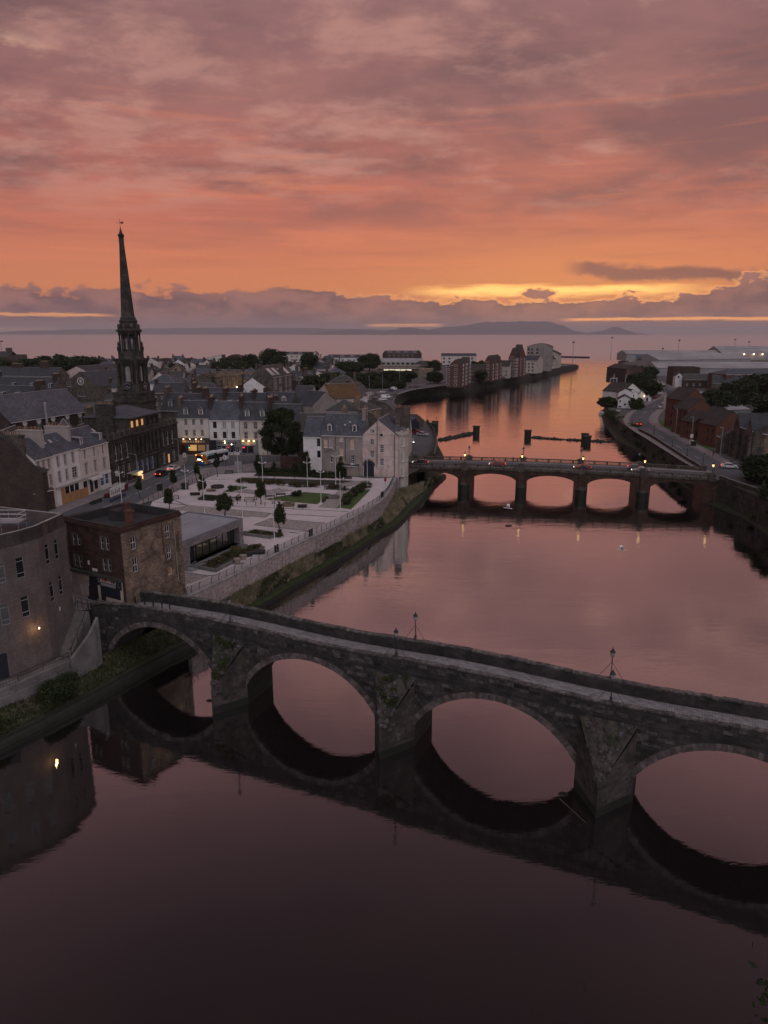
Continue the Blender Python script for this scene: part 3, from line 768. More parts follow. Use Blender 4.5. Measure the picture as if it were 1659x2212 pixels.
# right bank road
RRD = smooth_line([(89.5, 181), (89.6, 192), (92.2, 213), (96.0, 242), (99.0, 266), (104.5, 291), (117, 322), (137, 360), (166, 412), (181, 460), (196, 520), (215, 600), (240, 690)], 4)
strip('road', RRD, -4.4, 4.2, 5.99, 'asphalt')
strip('pavement', RRD, -7.4, -4.4, 6.09, 'pavement')
strip('pavement', RRD, 4.2, 6.2, 6.09, 'pavement')
strip('edge_line', RRD[4:44], -4.2, -4.08, 6.0, 'paint_line')
strip('edge_line', RRD[4:44], 3.9, 4.02, 6.0, 'paint_yellow')
for k in range(3, 42, 3): strip('lane_marking', RRD[k:k + 2], -0.07, 0.07, 6.0, 'paint_line')
sheet('street', [(83.6, 171.2), (87, 166), (95, 172), (140, 165), (140, 178), (94, 186), (86, 189), (84, 182)], 5.985, 'asphalt')
sheet('verge', [(105.00,273.69,6), (97.63,230.57,6), (97.40,211.37,6), (105.56,225.47,6), (113.76,270.10,6), (114.29,297.32,6)], 5.97, 'lawn')
sheet('yard', [(205, 560), (330, 560), (360, 900), (310, 905), (262, 800), (225, 690)], 5.95, 'asphalt')

# ---- far shore and the island hills
def ridge(name, Y, pts, depth, m, label=None):
    b = MB(); base = [(x, Y, -5) for x, z in pts]; crest = [(x, Y + depth * 0.5, z) for x, z in pts]; back = [(x, Y + depth, -5) for x, z in pts]
    for i in range(len(pts) - 1):
        b.poly([base[i], base[i + 1], crest[i + 1], crest[i]], m); b.poly([crest[i], crest[i + 1], back[i + 1], back[i]], m)
    return b.build(name, kind='structure', smooth=True)


def crest_pts(lst, Y, seed):
    g = random.Random(seed); o = []
    for (x0, z0), (x1, z1) in zip(lst, lst[1:]):
        for k in range(8):
            f = k / 8; o.append((x0 + (x1 - x0) * f, max(2, z0 + (z1 - z0) * (f * f * (3 - 2 * f)) + g.uniform(-1, 1) * 0.035 * max(z0, z1))))
    o.append(lst[-1]); return o


Ym = 23000
ridge('hills', Ym, crest_pts([(300, 5), (1000, 110), (2200, 250), (3600, 410), (4600, 430), (5600, 420), (6000, 330), (6500, 120), (6900, 60), (7400, 120), (7900, 260), (8350, 90), (8700, 5)], Ym, 4), 4000, 'far_land')
ridge('hills', 21000, crest_pts([(-2600, 4), (-1700, 90), (-900, 170), (-100, 90), (700, 210), (1500, 130), (2300, 4)], Ym, 5), 2500, 'far_land')
ridge('hills', 26000, crest_pts([(-16000, 40), (-13500, 150), (-11000, 200), (-8500, 230), (-6000, 260), (-3500, 240), (-1000, 200), (1200, 150), (3000, 60), (4000, 5)], Ym, 6), 5000, 'far_land')

# ================================================================== OLD STONE BRIDGE
OB = thing('stone_bridge', 'long old grey stone footbridge with four arches crossing the foreground water', 'bridge', (1.03, 65.55, 0), math.atan2(-0.419, 0.908))
SP, ZS, ZC = 8.0, 2.5, 7.1                        # half span, springing and crown height
RA = (SP * SP + (ZC - ZS) ** 2) / (2 * (ZC - ZS)); CZ = ZC - RA; HALF = math.asin(SP / RA)
ARCH = [-30.6, -10.2, 10.3, 31.4, 52.2]
BW, ZT, ZD = 5.0, 9.3, 8.15                        # width, parapet top, deck
S0, S1 = -41.5, 78.0


def soffit(s):
    """underside height of the bridge at s, or None over a pier"""
    for c in ARCH:
        if abs(s - c) < SP: return CZ + math.sqrt(RA * RA - (s - c) ** 2)
    return None


cuts = {S0, S1}
for c in ARCH:
    for k in range(41): cuts.add(round(c - SP + 2 * SP * k / 40, 4))
cuts = sorted(q for q in cuts if S0 <= q <= S1)


def camber(s): return 0.16 * math.sin(s * 0.21) + (-1.0 * max(0, (-s - 34) / 7.5) ** 1.5 if s < -34 else 0)


for t, nm in ((0.0, 'spandrel_wall'), (BW, 'spandrel_wall')):
    b = MB()
    for a, c in zip(cuts, cuts[1:]):
        m_ = (a + c) / 2; h0 = soffit(a + 1e-3); h1 = soffit(c - 1e-3)
        z0, z1 = (h0 if h0 else -1.5), (h1 if h1 else -1.5)
        if not (soffit(m_)): z0 = z1 = -1.5
        q = [(a, t, z0), (c, t, z1), (c, t, ZD + camber(c)), (a, t, ZD + camber(a))]
        b.poly(q if t == 0 else q[::-1], 'bridge_stone')
    b.build(nm, OB)
for c in ARCH:
    b = MB(); st = [(c + RA * math.sin(-HALF + 2 * HALF * k / 32), CZ + RA * math.cos(-HALF + 2 * HALF * k / 32)) for k in range(33)]
    st = [(c - SP, -1.5)] + st + [(c + SP, -1.5)]
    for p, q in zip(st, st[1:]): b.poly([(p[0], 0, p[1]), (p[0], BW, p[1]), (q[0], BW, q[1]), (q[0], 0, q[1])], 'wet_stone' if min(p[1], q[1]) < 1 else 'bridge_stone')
    b.build('arch_barrel', OB)
# ring of voussoirs, each a wedge
NV = 44; dth = 2 * HALF / NV
vm = MB(); r0, r1, hw = RA - 0.02, RA + 0.62, dth / 2 * 0.95
P = lambda r, a, y: (r * math.sin(a), y, r * math.cos(a))
fr = [P(r0, -hw, -0.07), P(r0, hw, -0.07), P(r1, hw, -0.07), P(r1, -hw, -0.07)]; bk = [(x, 0.35, z) for x, y, z in fr]
vm.poly(fr, 'voussoir')
for i in range(4): vm.poly([fr[(i + 1) % 4], fr[i], bk[i], bk[(i + 1) % 4]], 'voussoir')
vme = vm.mesh('voussoir')
for c in ARCH[:4]:
    for k in range(NV):
        a = -HALF + (k + 0.5) * dth
        put('voussoir', vme, OB, (c, rnd.uniform(-.025, .012), CZ), rot=(0, a, 0))
b = MB()
for t in (BW + 0.07,):
    for c in ARCH:
        for k in range(NV):
            a0, a1 = -HALF + (k + .03) * dth, -HALF + (k + .97) * dth
            b.poly([(c + r * math.sin(a), t, CZ + r * math.cos(a)) for r, a in ((r0, a1), (r0, a0), (r1, a0), (r1, a1))], 'voussoir')
o = b.build('far_arch_rings', OB); o['kind'] = 'stuff'
# deck and parapets
b = MB()
for a, c in zip(cuts, cuts[1:]): b.poly([(a, 0.4, ZD + camber(a)), (c, 0.4, ZD + camber(c)), (c, BW - 0.4, ZD + camber(c)), (a, BW - 0.4, ZD + camber(a))], 'setts')
b.build('deck', OB)
for t in (0.0, BW - 0.45):
    b = MB()
    for a, c in zip(cuts, cuts[1:]):
        za, zc = ZT + camber(a), ZT + camber(c)
        for y in (t, t + 0.45):
            q = [(a, y, ZD + camber(a) - 0.02), (c, y, ZD + camber(c) - 0.02), (c, y, zc), (a, y, za)]
            b.poly(q if y == t else q[::-1], 'bridge_stone')
        b.poly([(a, t, za), (c, t, zc), (c, t + .45, zc), (a, t + .45, za)], 'bridge_stone')
    b.poly([(S0, t, 6), (S0, t + .45, 6), (S0, t + .45, ZT + camber(S0)), (S0, t, ZT + camber(S0))][::-1], 'bridge_stone')
    b.build('parapet', OB)
    s = S0
    bm = MB().box(0, 1, 0, 0.55, 0, 0.16, 'cope').mesh('cope_stone')
    while s < 60:
        l = rnd.uniform(0.75, 1.35)
        put('cope_stone', bm, OB, (s, t - 0.05 + rnd.uniform(-.03, .03), ZT + camber(s + l / 2) + rnd.uniform(-.05, .05)), rot=(rnd.uniform(-.03, .03), math.atan(-(camber(s + l) - camber(s)) / l), 0), scale=(l - 0.03, 1, 1)); s += l
# string course under the parapet
b = MB()
for a, c in zip(cuts, cuts[1:]):
    za, zc = ZD + camber(a), ZD + camber(c)
    b.poly([(a, -.09, za - .16), (c, -.09, zc - .16), (c, -.09, zc), (a, -.09, za)], 'bridge_stone'); b.poly([(a, -.09, za), (c, -.09, zc), (c, 0, zc), (a, 0, za)], 'bridge_stone')
b.build('string_course', OB)
# facing stones proud of the wall
blocks = []
z = -0.4; row = 0
while z < 9.1:
    h = rnd.uniform(0.30, 0.42); s = S0 + rnd.uniform(0, .5)
    while s < 60:
        l = rnd.uniform(0.45, 1.1)
        ok = True; top = z + h
        cb = camber(s + l / 2)
        for q in (s, s + l):
            for c in ARCH:
                d2 = math.hypot(q - c, max(z, ZS) - CZ)
                if abs(q - c) < SP + 0.3 and z < ZS + 0.4: ok = False
                if d2 < RA + 0.68 and abs(q - c) < SP + 0.7: ok = False
        if (ZD + cb - 0.28 < top and z < ZD + cb + 0.05) or top > ZT + cb - 0.02: ok = False
        if z < 0.2: ok = False
        if ok and rnd.random() < 0.8: blocks.append((s, z, l, h))
        s += l
    z += h
pick = sorted(blocks, key=lambda q: -(q[2] * q[3]) / (1 + abs(q[0] - 12) * 0.02))[:290]
bm = MB().box(0, 1, 0, 0.2, 0, 1, 'bridge_block', skip='b').mesh('stone_block')
bm2 = MB().box(0, 1, 0, 0.2, 0, 1, 'bridge_block_pale', skip='b').mesh('stone_block')
for s, z, l, h in pick: put('stone_block', bm if rnd.random() < .88 else bm2, OB, (s + .012, -rnd.uniform(.012, .085), z + .01), scale=(l - .03, 1, h - .03))
b = MB(); ps = set(pick)
for q in blocks:
    if q not in ps:
        s, z, l, h = q; y = -rnd.uniform(.008, .07); b.box(s + .015, s + l - .015, y, 0.1, z + .015, z + h - .015, 'bridge_block' if rnd.random() < .9 else 'bridge_block_pale', skip='bu')
o = b.build('facing_stones', OB); o['kind'] = 'stuff'
# piers with cutwaters and sloping caps
PIER = [(ARCH[i] + ARCH[i + 1]) / 2 for i in range(4)]
for i, pc in enumerate(PIER):
    hw = (ARCH[i + 1] - ARCH[i]) / 2 - SP
    b = MB(); tip = -3.6; zt, zb = 2.9, 7.6
    for sgn in (-1, 1):
        w_ = pc + sgn * hw
        q = [(pc, tip, -1.5), (w_, 0, -1.5), (w_, 0, 0.9), (pc, tip, 0.9)]; b.poly(q if sgn > 0 else q[::-1], 'wet_stone')
        q = [(pc, tip, 0.9), (w_, 0, 0.9), (w_, 0, zb - 0.4), (pc, tip, zt)]; b.poly(q if sgn > 0 else q[::-1], 'pier_stone')
    b.build('cutwater', OB)
    b = MB()
    n = 6
    for k in range(n):
        f0, f1 = k / n, (k + 1) / n
        y0, y1 = tip * (1 - f0), tip * (1 - f1); za, zc = zt + (zb - zt) * f0, zt + (zb - zt) * f1
        b.poly([(pc - hw * f0, y0 * 1.0, za), (pc + hw * f0, y0, za), (pc + hw * f1, y1, zc), (pc - hw * f1, y1, zc)] if k else [(pc, y0, za), (pc + hw * f1, y1, zc), (pc - hw * f1, y1, zc)], 'pier_cap')
    b.build('cutwater_cap', OB)
    st = MB()
    for k in range(16):
        sg = rnd.choice((-1, 1)); f = rnd.uniform(.08, .85); zz = rnd.uniform(1.2, 2.4 + f * 3.6)
        x0, y0 = pc + sg * hw * f, tip * (1 - f); L = rnd.uniform(.4, .8); e = Vector((sg * hw, -tip)).normalized()
        p = [(x0 - sg * 0.0, y0, zz), (x0 + e.x * L, y0 + e.y * L, zz), (x0 + e.x * L, y0 + e.y * L, zz + .34), (x0, y0, zz + .34)]
        nn = Vector((e.y, -e.x)) * sg * 0.035
        p = [(a + nn.x, c + nn.y, d) for a, c, d in p]; st.poly(p if sg > 0 else p[::-1], 'bridge_block')
    st.build('cutwater_stones', OB)['kind'] = 'stuff'
    st = MB()
    for k in range(70):
        f = rnd.uniform(.12, 1); x0 = pc + rnd.uniform(-.92, .92) * hw * f; y0 = tip * (1 - f); z0 = zt + (zb - zt) * f; q = rnd.uniform(.12, .3)
        st.lathe([(q, z0 - .2), (q * .9, z0 + .05), (q * .5, z0 + .14)], 5, rnd.choice(('bridge_block', 'pier_cap', 'bridge_block_pale')), (x0, y0 - .02), ph=rnd.uniform(0, 3))
    st.build('cap_rubble', OB)['kind'] = 'stuff'
    # downstream end
    MB().prism([(pc - hw, BW - .02), (pc + hw, BW - .02), (pc + .2, BW + 3), (pc - .2, BW + 3)], -1.5, 5.5, 'pier_stone').build('cutwater', OB)
    if i in (0, 1):
        g = random.Random(i); cl = []
        for _ in range(13 if i == 0 else 9):
            f = g.uniform(.5, 1.0) if i else g.uniform(.25, 1.0)
            cl.append((pc + g.uniform(-.8, .75) * hw * f, tip * (1 - f) - .1, zt + (zb - zt) * f + g.uniform(0, .3), g.uniform(.3, .6), .35, g.uniform(.25, .5)))
        o = put('ivy', leaf_mesh('ivy', cl, 900, 0.09, ('leaf', 'leaf_olive'), 4 + i), OB); o['kind'] = 'stuff'
# abutment on the left bank
b = MB(); b.box(S0, ARCH[0] - SP, 0.02, BW, -1, ZD - 1.3, 'bridge_stone', skip='t'); b.build('abutment', OB)


def ob(s, t, z=0.0):
    """bridge frame to world"""
    c, d = 0.908, -0.419
    return (1.03 + s * c - t * d, 65.55 + s * d + t * c, z)


def lantern(b, z, s=1.0, lit=None):
    b.lathe([(0.05 * s, z), (0.07 * s, z + .05 * s)], 6, 'iron')
    b.lathe([(0.13 * s, z + .05 * s), (0.15 * s, z + .09 * s)], 6, 'iron')
    for i in range(6):
        a = math.pi / 3 * i; b.tube((.14 * s * math.cos(a), .14 * s * math.sin(a), z + .09 * s), (.23 * s * math.cos(a), .23 * s * math.sin(a), z + .55 * s), .012 * s, n=4)
    b.lathe([(0.27 * s, z + .55 * s), (0.25 * s, z + .60 * s), (0.13 * s, z + .78 * s), (0.06 * s, z + .82 * s), (0.09 * s, z + .88 * s), (0.03 * s, z + .94 * s), (0.01 * s, z + 1.1 * s)], 6, 'iron')
    return b


LMESH = {}
def bridge_lamp(label, p, rz):
    o = thing('bridge_lamp', label, 'street lamp', p, rz, 'braced lanterns on the old bridge')
    if not LMESH:
        b = MB(); b.lathe([(.11, 0), (.07, .12), (.045, .2), (.035, 1.75), (.07, 1.78), (.04, 1.9), (.035, 2.15)], 8); LMESH['post'] = b.mesh('post', True)
        b = MB()
        for a in (R(0), R(180), R(90)): b.tube((0, 0, 1.7), (1.15 * math.cos(a), (0.42 if a == R(90) else 0.0) * 1, 0.02), .022, n=5)
        LMESH['braces'] = b.mesh('brace')
        b = MB()
        for a in (R(40), R(140), R(220), R(320)): b.path([(0, 0, .7), (.10 * math.cos(a), .10 * math.sin(a), .35), (.26 * math.cos(a), .22 * math.sin(a), .02)], .02, 5)
        LMESH['foot'] = b.mesh('foot')
        LMESH['lantern'] = lantern(MB(), 2.15).mesh('lantern'); b = MB(); b.lathe([(.12, 2.25), (.205, 2.69)], 6, 'lamp_off'); LMESH['glass'] = b.mesh('glass')
    put('post', LMESH['post'], o); put('brace', LMESH['braces'], o); put('foot', LMESH['foot'], o)
    l = put('lantern', LMESH['lantern'], o); put('glass', LMESH['glass'], l)


ang = math.atan2(-0.419, 0.908)
for lab, s, t in (('black braced lantern on the old bridge above the leftmost ivy covered pier', -20.2, 0.2), ('black braced lantern on the near parapet at the middle of the old bridge', 0.1, 0.2),
                  ('black braced lantern on the far parapet at the middle of the old bridge', 0.3, 4.8), ('black braced lantern on the near parapet above the rightmost pier', 20.9, 0.2),
                  ('black braced lantern on the far parapet above the rightmost pier', 20.3, 4.8)):
    bridge_lamp(lab, ob(s, t, ZT + camber(s) + 0.14), ang)

# ================================================================== ROAD BRIDGE
RB = thing('road_bridge', 'red sandstone road bridge of five flat arches with pale balustrades', 'bridge', (13, 186.5, 0), math.atan2(-0.2198, 0.9755))
RBW = 11.2
def rdeck(u): return 6.02 + 0.72 * (1 - ((u - 31) / 42) ** 2)
RAR = [(-6.2, 6.8), (10.1, 21.9), (24.6, 37.0), (40.0, 51.6), (55.2, 67.6)]
ZSP = 3.1
def rsof(u):
    for a, c in RAR:
        if a < u < c:
            m_, h = (a + c) / 2, (c - a) / 2; rise = 2.35 if (c - a) > 11 else 2.3
            zc = 5.35 - 0.12 * abs((m_ - 31) / 30)
            return ZSP + (zc - ZSP) * math.sqrt(max(0, 1 - ((u - m_) / h) ** 2 * 0.93))
    return None


U0, U1 = -7.5, 71.0
cu = {U0, U1}
for a, c in RAR:
    for k in range(25): cu.add(round(a + (c - a) * k / 24, 3))
cu = sorted(cu)
for t in (0.0, RBW):
    b = MB()
    for a, c in zip(cu, cu[1:]):
        ok = rsof((a + c) / 2); z0 = rsof(a + .001) if ok else -1; z1 = rsof(c - .001) if ok else -1
        q = [(a, t, z0), (c, t, z1), (c, t, rdeck(c) - .55), (a, t, rdeck(a) - .55)]
        b.poly(q if t == 0 else q[::-1], 'red_stone')
    b.build('spandrel_wall', RB)
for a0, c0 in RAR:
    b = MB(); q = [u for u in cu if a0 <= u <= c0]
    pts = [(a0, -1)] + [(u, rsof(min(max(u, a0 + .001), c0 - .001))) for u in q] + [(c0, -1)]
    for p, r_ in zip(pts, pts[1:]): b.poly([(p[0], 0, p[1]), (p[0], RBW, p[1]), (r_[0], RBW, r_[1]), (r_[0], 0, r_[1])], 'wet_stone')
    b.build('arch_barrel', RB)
    b = MB(); n = 36
    for k in range(n):
        u0_, u1_ = a0 + (c0 - a0) * (k + .06) / n, a0 + (c0 - a0) * (k + .94) / n
        za, zc = rsof(u0_), rsof(u1_); m_ = (a0 + c0) / 2; ex = 0.6
        da_, dc_ = (u0_ - m_) / (c0 - a0) * 0.9, (u1_ - m_) / (c0 - a0) * 0.9
        P4 = [(u0_, za - .01), (u1_, zc - .01), (u1_ + dc_ * ex * .8, zc + ex), (u0_ + da_ * ex * .8, za + ex)]
        b.poly([(x, -.07, z) for x, z in P4], 'red_stone')
    b.build('arch_ring', RB)
# cornice, deck, balustrades
for t, sg in ((0.0, -1), (RBW, 1)):
    b = MB()
    for a, c in zip(cu, cu[1:]):
        for (o0, z0, o1, z1) in ((0.12, -.55, 0.3, -.25), (0.3, -.25, 0.3, -.05)):
            q = [(a, t + sg * o0, rdeck(a) + z0), (c, t + sg * o0, rdeck(c) + z0), (c, t + sg * o1, rdeck(c) + z1), (a, t + sg * o1, rdeck(a) + z1)]
            b.poly(q if sg < 0 else q[::-1], 'grey_stone')
        q = [(a, t + sg * .3, rdeck(a) - .05), (c, t + sg * .3, rdeck(c) - .05), (c, t - sg * .3, rdeck(c) - .05), (a, t - sg * .3, rdeck(a) - .05)]; b.poly(q if sg < 0 else q[::-1], 'grey_stone')
    b.build('cornice', RB)
b = MB(); bp = MB()
for a, c in zip(cu, cu[1:]):
    b.poly([(a, 2.1, rdeck(a)), (c, 2.1, rdeck(c)), (c, RBW - 2.1, rdeck(c)), (a, RBW - 2.1, rdeck(a))], 'asphalt')
    for y0, y1 in ((0, 2.1), (RBW - 2.1, RBW)): bp.poly([(a, y0, rdeck(a) + .11), (c, y0, rdeck(c) + .11), (c, y1, rdeck(c) + .11), (a, y1, rdeck(a) + .11)], 'pavement')
    for y, f in ((2.1, 1), (RBW - 2.1, -1)): bp.poly([(a, y, rdeck(a) - .05), (c, y, rdeck(c) - .05), (c, y, rdeck(c) + .11), (a, y, rdeck(a) + .11)][::-f], 'pavement')
b.build('carriageway', RB); bp.build('footways', RB)
for k in range(16):
    u = -2 + k * 4.4; q = MB(); q.poly([(u, RBW / 2 - .07, rdeck(u) + .006), (u + 2, RBW / 2 - .07, rdeck(u + 2) + .006), (u + 2, RBW / 2 + .07, rdeck(u + 2) + .006), (u, RBW / 2 + .07, rdeck(u) + .006)], 'paint_line'); q.build('lane_marking', RB)
PIU = [-7.0, 8.45, 23.25, 38.5, 53.4, 69.3]
for t in (0.0, RBW):
    for k in range(5):
        a, c = PIU[k] + 0.75, PIU[k + 1] - 0.75; b = MB(); n = 12
        for j in range(n):
            ua, uc = a + (c - a) * j / n, a + (c - a) * (j + 1) / n
            for z0, z1, w_ in ((.0, .22, .22), (.92, 1.12, .2)):
                A = [(ua, t - w_, rdeck(ua) + z0), (uc, t - w_, rdeck(uc) + z0), (uc, t - w_, rdeck(uc) + z1), (ua, t - w_, rdeck(ua) + z1)]
                B = [(x, t + w_, z) for x, y, z in A]
                b.poly(A, 'grey_stone'); b.poly(B[::-1], 'grey_stone'); b.poly([A[3], A[2], B[2], B[3]], 'grey_stone'); b.poly([A[1], A[0], B[0], B[1]], 'grey_stone')
        rail = b.build('balustrade_rail', RB)
        b = MB(); u = a + .2; i_ = 0
        while u < c - .1:
            if i_ % 9 == 8: b.box(u - .22, u + .22, t - .17, t + .17, rdeck(u) + .2, rdeck(u) + .93, 'grey_stone', skip='tu'); u += .5
            else: b.box(u - .075, u + .075, t - .075, t + .075, rdeck(u) + .2, rdeck(u) + .93, 'grey_stone', skip='tu'); u += .34
            i_ += 1
        b.build('balusters', rail)
for k, u in enumerate(PIU):
    for t, sg in ((0.0, -1), (RBW, 1)):
        b = MB(); b.box(u - .8, u + .8, t - .42, t + .42, rdeck(u) - .6, rdeck(u) + 1.2, 'grey_stone'); b.box(u - .95, u + .95, t - .55, t + .55, rdeck(u) + 1.2, rdeck(u) + 1.36, 'grey_stone')
        b.box(u - .5, u + .5, t - .4, t + .4, rdeck(u) + 1.36, rdeck(u) + 1.6, 'grey_stone'); b.build('pedestal', RB)
        if 0 < k < 5:
            b = MB(); b.box(u - .7, u + .7, t - .35 if sg < 0 else t - .2, t + .2 if sg < 0 else t + .35, 2.6, rdeck(u) - .56, 'red_stone'); b.build('pilaster', RB)
            n = 9; pl = [(u + 1.3 * math.cos(math.pi * j / (n - 1)), t + sg * (0.05 + 1.4 * math.sin(math.pi * j / (n - 1)))) for j in range(n)]
            if sg < 0: pl = pl[::-1]
            b = MB(); b.prism(pl, -1, 2.2, 'wet_stone', 'dark_quay'); b.build('cutwater', RB)
            b = MB(); c_ = (u, t)
            for j in range(n - 1): b.poly([(*pl[j], 2.2), (*pl[j + 1], 2.2), (u, t, 3.2)], 'dark_quay')
            b.build('cutwater_cap', RB)


def rb(u, t, z=0.0):
    return (13 + u * 0.9755 + t * 0.2198, 186.5 - u * 0.2198 + t * 0.9755, z)


RL = {}
def road_lamp(label, p, lit, rz=0.0, group='cast iron lanterns on the road bridge'):
    o = thing('bridge_lantern', label, 'street lamp', p, rz, group)
    if not RL:
        b = MB(); b.lathe([(.26, 0), (.24, .25), (.12, .4), (.09, .55), (.07, 1.5), (.11, 1.55), (.06, 1.7), (.055, 2.35)], 8); b.tube((-.35, 0, 1.95), (.35, 0, 1.95), .03, n=5); RL['post'] = b.mesh('post', True)
        RL['lan'] = lantern(MB(), 2.35, 1.25).mesh('lantern')
        for k, m_ in ((0, 'lamp_off'), (1, 'lamp_on')):
            b = MB(); b.lathe([(.15, 2.47), (.26, 3.02)], 6, m_); RL[k] = b.mesh('glass')
    put('post', RL['post'], o); l = put('lantern', RL['lan'], o); put('glass', RL[int(lit)], l)


nm = ['first', 'second', 'third', 'fourth', 'fifth']
for k, u in enumerate(PIU[1:]):
    road_lamp('lit lantern on the near balustrade of the road bridge, %s from the pink house' % nm[k], rb(u, 0, rdeck(u) + 1.6 - .9), True, RB.rotation_euler[2])
    if k < 4: road_lamp('unlit lantern on the far balustrade of the road bridge, %s from the quay cars' % nm[k], rb(u, RBW, rdeck(u) + 1.6 - .9), False, RB.rotation_euler[2])

# ================================================================== BUILDING KIT
def wall_panel(b, o, ex, W, z0, z1, ops, m, inn, rev=0.14, mr=None):
    """vertical wall with real openings; o and ex are 2D, inn is the inward 2D normal"""
    us = sorted({0.0, W} | {min(max(q, 0), W) for p in ops for q in (p[0], p[2])}); zs = sorted({z0, z1} | {min(max(q, z0), z1) for p in ops for q in (p[1], p[3])})
    P = lambda u, z, d=0.0: (o[0] + ex[0] * u + inn[0] * d, o[1] + ex[1] * u + inn[1] * d, z)
    for a, c in zip(us, us[1:]):
        run = None
        for e, f in zip(zs, zs[1:]):
            hole = any(p[0] - 1e-6 <= a and c <= p[2] + 1e-6 and p[1] - 1e-6 <= e and f <= p[3] + 1e-6 for p in ops)
            if not hole: run = [run[0], f] if run else [e, f]
            if (hole or f == zs[-1]) and run: b.poly([P(a, run[0]), P(c, run[0]), P(c, run[1]), P(a, run[1])], m); run = None
    for u0, e, u1, f in ops:
        r = mr or m
        b.poly([P(u0, e), P(u0, f), P(u0, f, rev), P(u0, e, rev)], r); b.poly([P(u1, f), P(u1, e), P(u1, e, rev), P(u1, f, rev)], r)
        b.poly([P(u0, f), P(u1, f), P(u1, f, rev), P(u0, f, rev)], r); b.poly([P(u1, e), P(u0, e), P(u0, e, rev), P(u1, e, rev)], r)


WSTY = {  # frame, pane, bars across, bars up, surround, sill
    'sash': ('trim', 'glass', 1, 3, None, 1), 'sash6': ('trim', 'glass', 2, 3, None, 1), 'plain': ('trim_dark', 'glass', 0, 0, None, 0), 'dark': ('navy', 'glass', 0, 1, None, 0),
    'taupe': ('trim', 'glass', 1, 3, 'taupe', 1), 'lit': ('trim', 'lit_dim', 2, 3, None, 1), 'bright': ('trim_dark', 'lit_warm', 0, 0, None, 0), 'cool': ('trim', 'lit_cool', 0, 0, None, 0),
    'one': ('trim', 'glass', 0, 1, None, 1), 'curt': ('trim', 'curtain', 1, 3, None, 1), 'bay': ('trim', 'glass_pale', 2, 1, None, 0), 'stone': ('trim', 'glass', 1, 1, 'sand_stone', 1),
    'shop': ('trim', 'glass_pale', 0, 0, None, 0), 'shopblue': ('trim', 'blue_box', 0, 1, None, 0), 'big': ('trim', 'glass_pale', 3, 7, None, 0), 'two': ('trim', 'glass', 0, 1, 'grey_stone', 1), 'hood': ('trim', 'glass', 1, 3, 'taupe', 2), 'mod': ('trim', 'glass', 0, 0, None, 1), 'gmod': ('pole_grey', 'glass', 0, 0, None, 0),
    'board': ('trim', 'plywood', 0, 0, None, 0), 'arch': ('trim', 'glass', 2, 3, None, 0)}
WM = {}


def win_mesh(w, h, sty):
    k = (round(w, 2), round(h, 2), sty)
    if k not in WM:
        fm, pm, nx, nz, sur, sill = WSTY[sty]; b = MB(); f = min(0.07, w * 0.09)
        y0, y1 = 0.07, 0.13
        b.box(0, f, y0, y1, 0, h, fm, 'bu'); b.box(w - f, w, y0, y1, 0, h, fm, 'bu'); b.box(f, w - f, y0, y1, 0, f, fm, 'blr'); b.box(f, w - f, y0, y1, h - f, h, fm, 'blr')
        t = min(0.025, w * 0.03)
        for i in range(nx): x = w * (i + 1) / (nx + 1); b.box(x - t, x + t, y0 + .01, y1, f, h - f, fm, 'btu')
        for i in range(nz):
            z = h * (i + 1) / (nz + 1); tt = t * 1.8 if i == nz // 2 else t; b.box(f, w - f, y0 + .012, y1, z - tt, z + tt, fm, 'blr')
        if sur:
            e = 0.16
            for q in ((-e, 0, 0, h), (w, w + e, 0, h), (-e, w + e, h, h + e)): b.box(q[0], q[1], -.04, .02, q[2], q[3], sur, 'b')
        if sill: b.box(-.12, w + .12, -.14, .1, -.12, 0.0, 'trim' if not sur else sur, 'b')
        if sill == 2: b.box(-.3, w + .3, -.22, .02, h + .16, h + .32, 'taupe', 'b')
        p = MB(); p.poly([(f, .12, f), (w - f, .12, f), (w - f, .12, h - f), (f, .12, h - f)], pm)
        WM[k] = (b.mesh('window'), p.mesh('pane'))
    return WM[k]


def win_joined(w, h, sty):
    k = (round(w, 2), round(h, 2), sty, 'j')
    if k not in WM:
        fm, pm, nx, nz, sur, sill = WSTY[sty]; b = MB(); f = .06
        b.box(0, f, .07, .13, 0, h, fm, 'bu'); b.box(w - f, w, .07, .13, 0, h, fm, 'bu'); b.box(f, w - f, .07, .13, 0, f, fm, 'blr'); b.box(f, w - f, .07, .13, h - f, h, fm, 'blr')
        for i in range(nx): x = w * (i + 1) / (nx + 1); b.box(x - .02, x + .02, .08, .13, f, h - f, fm, 'btu')
        for i in range(nz): z = h * (i + 1) / (nz + 1); b.box(f, w - f, .085, .13, z - .025, z + .025, fm, 'blr')
        b.poly([(f, .12, f), (w - f, .12, f), (w - f, .12, h - f), (f, .12, h - f)], pm)
        WM[k] = b.mesh('window')
    return WM[k]


def add_window(par, x, y, z, rz, w, h, sty, name='window'):
    f, p = win_mesh(w, h, sty); o = put(name, f, par, (x, y, z), rz); put('pane', p, o); return o


PIPE = {}
def pots(n, m='terracotta', h=0.7, r=0.14, gap=0.42):
    b = MB()
    for i in range(n): b.lathe([(r * .9, 0), (r * .8, h * .7), (r * 1.1, h * .75), (r, h)], 6, m, ((i - (n - 1) / 2) * gap, 0))
    return b


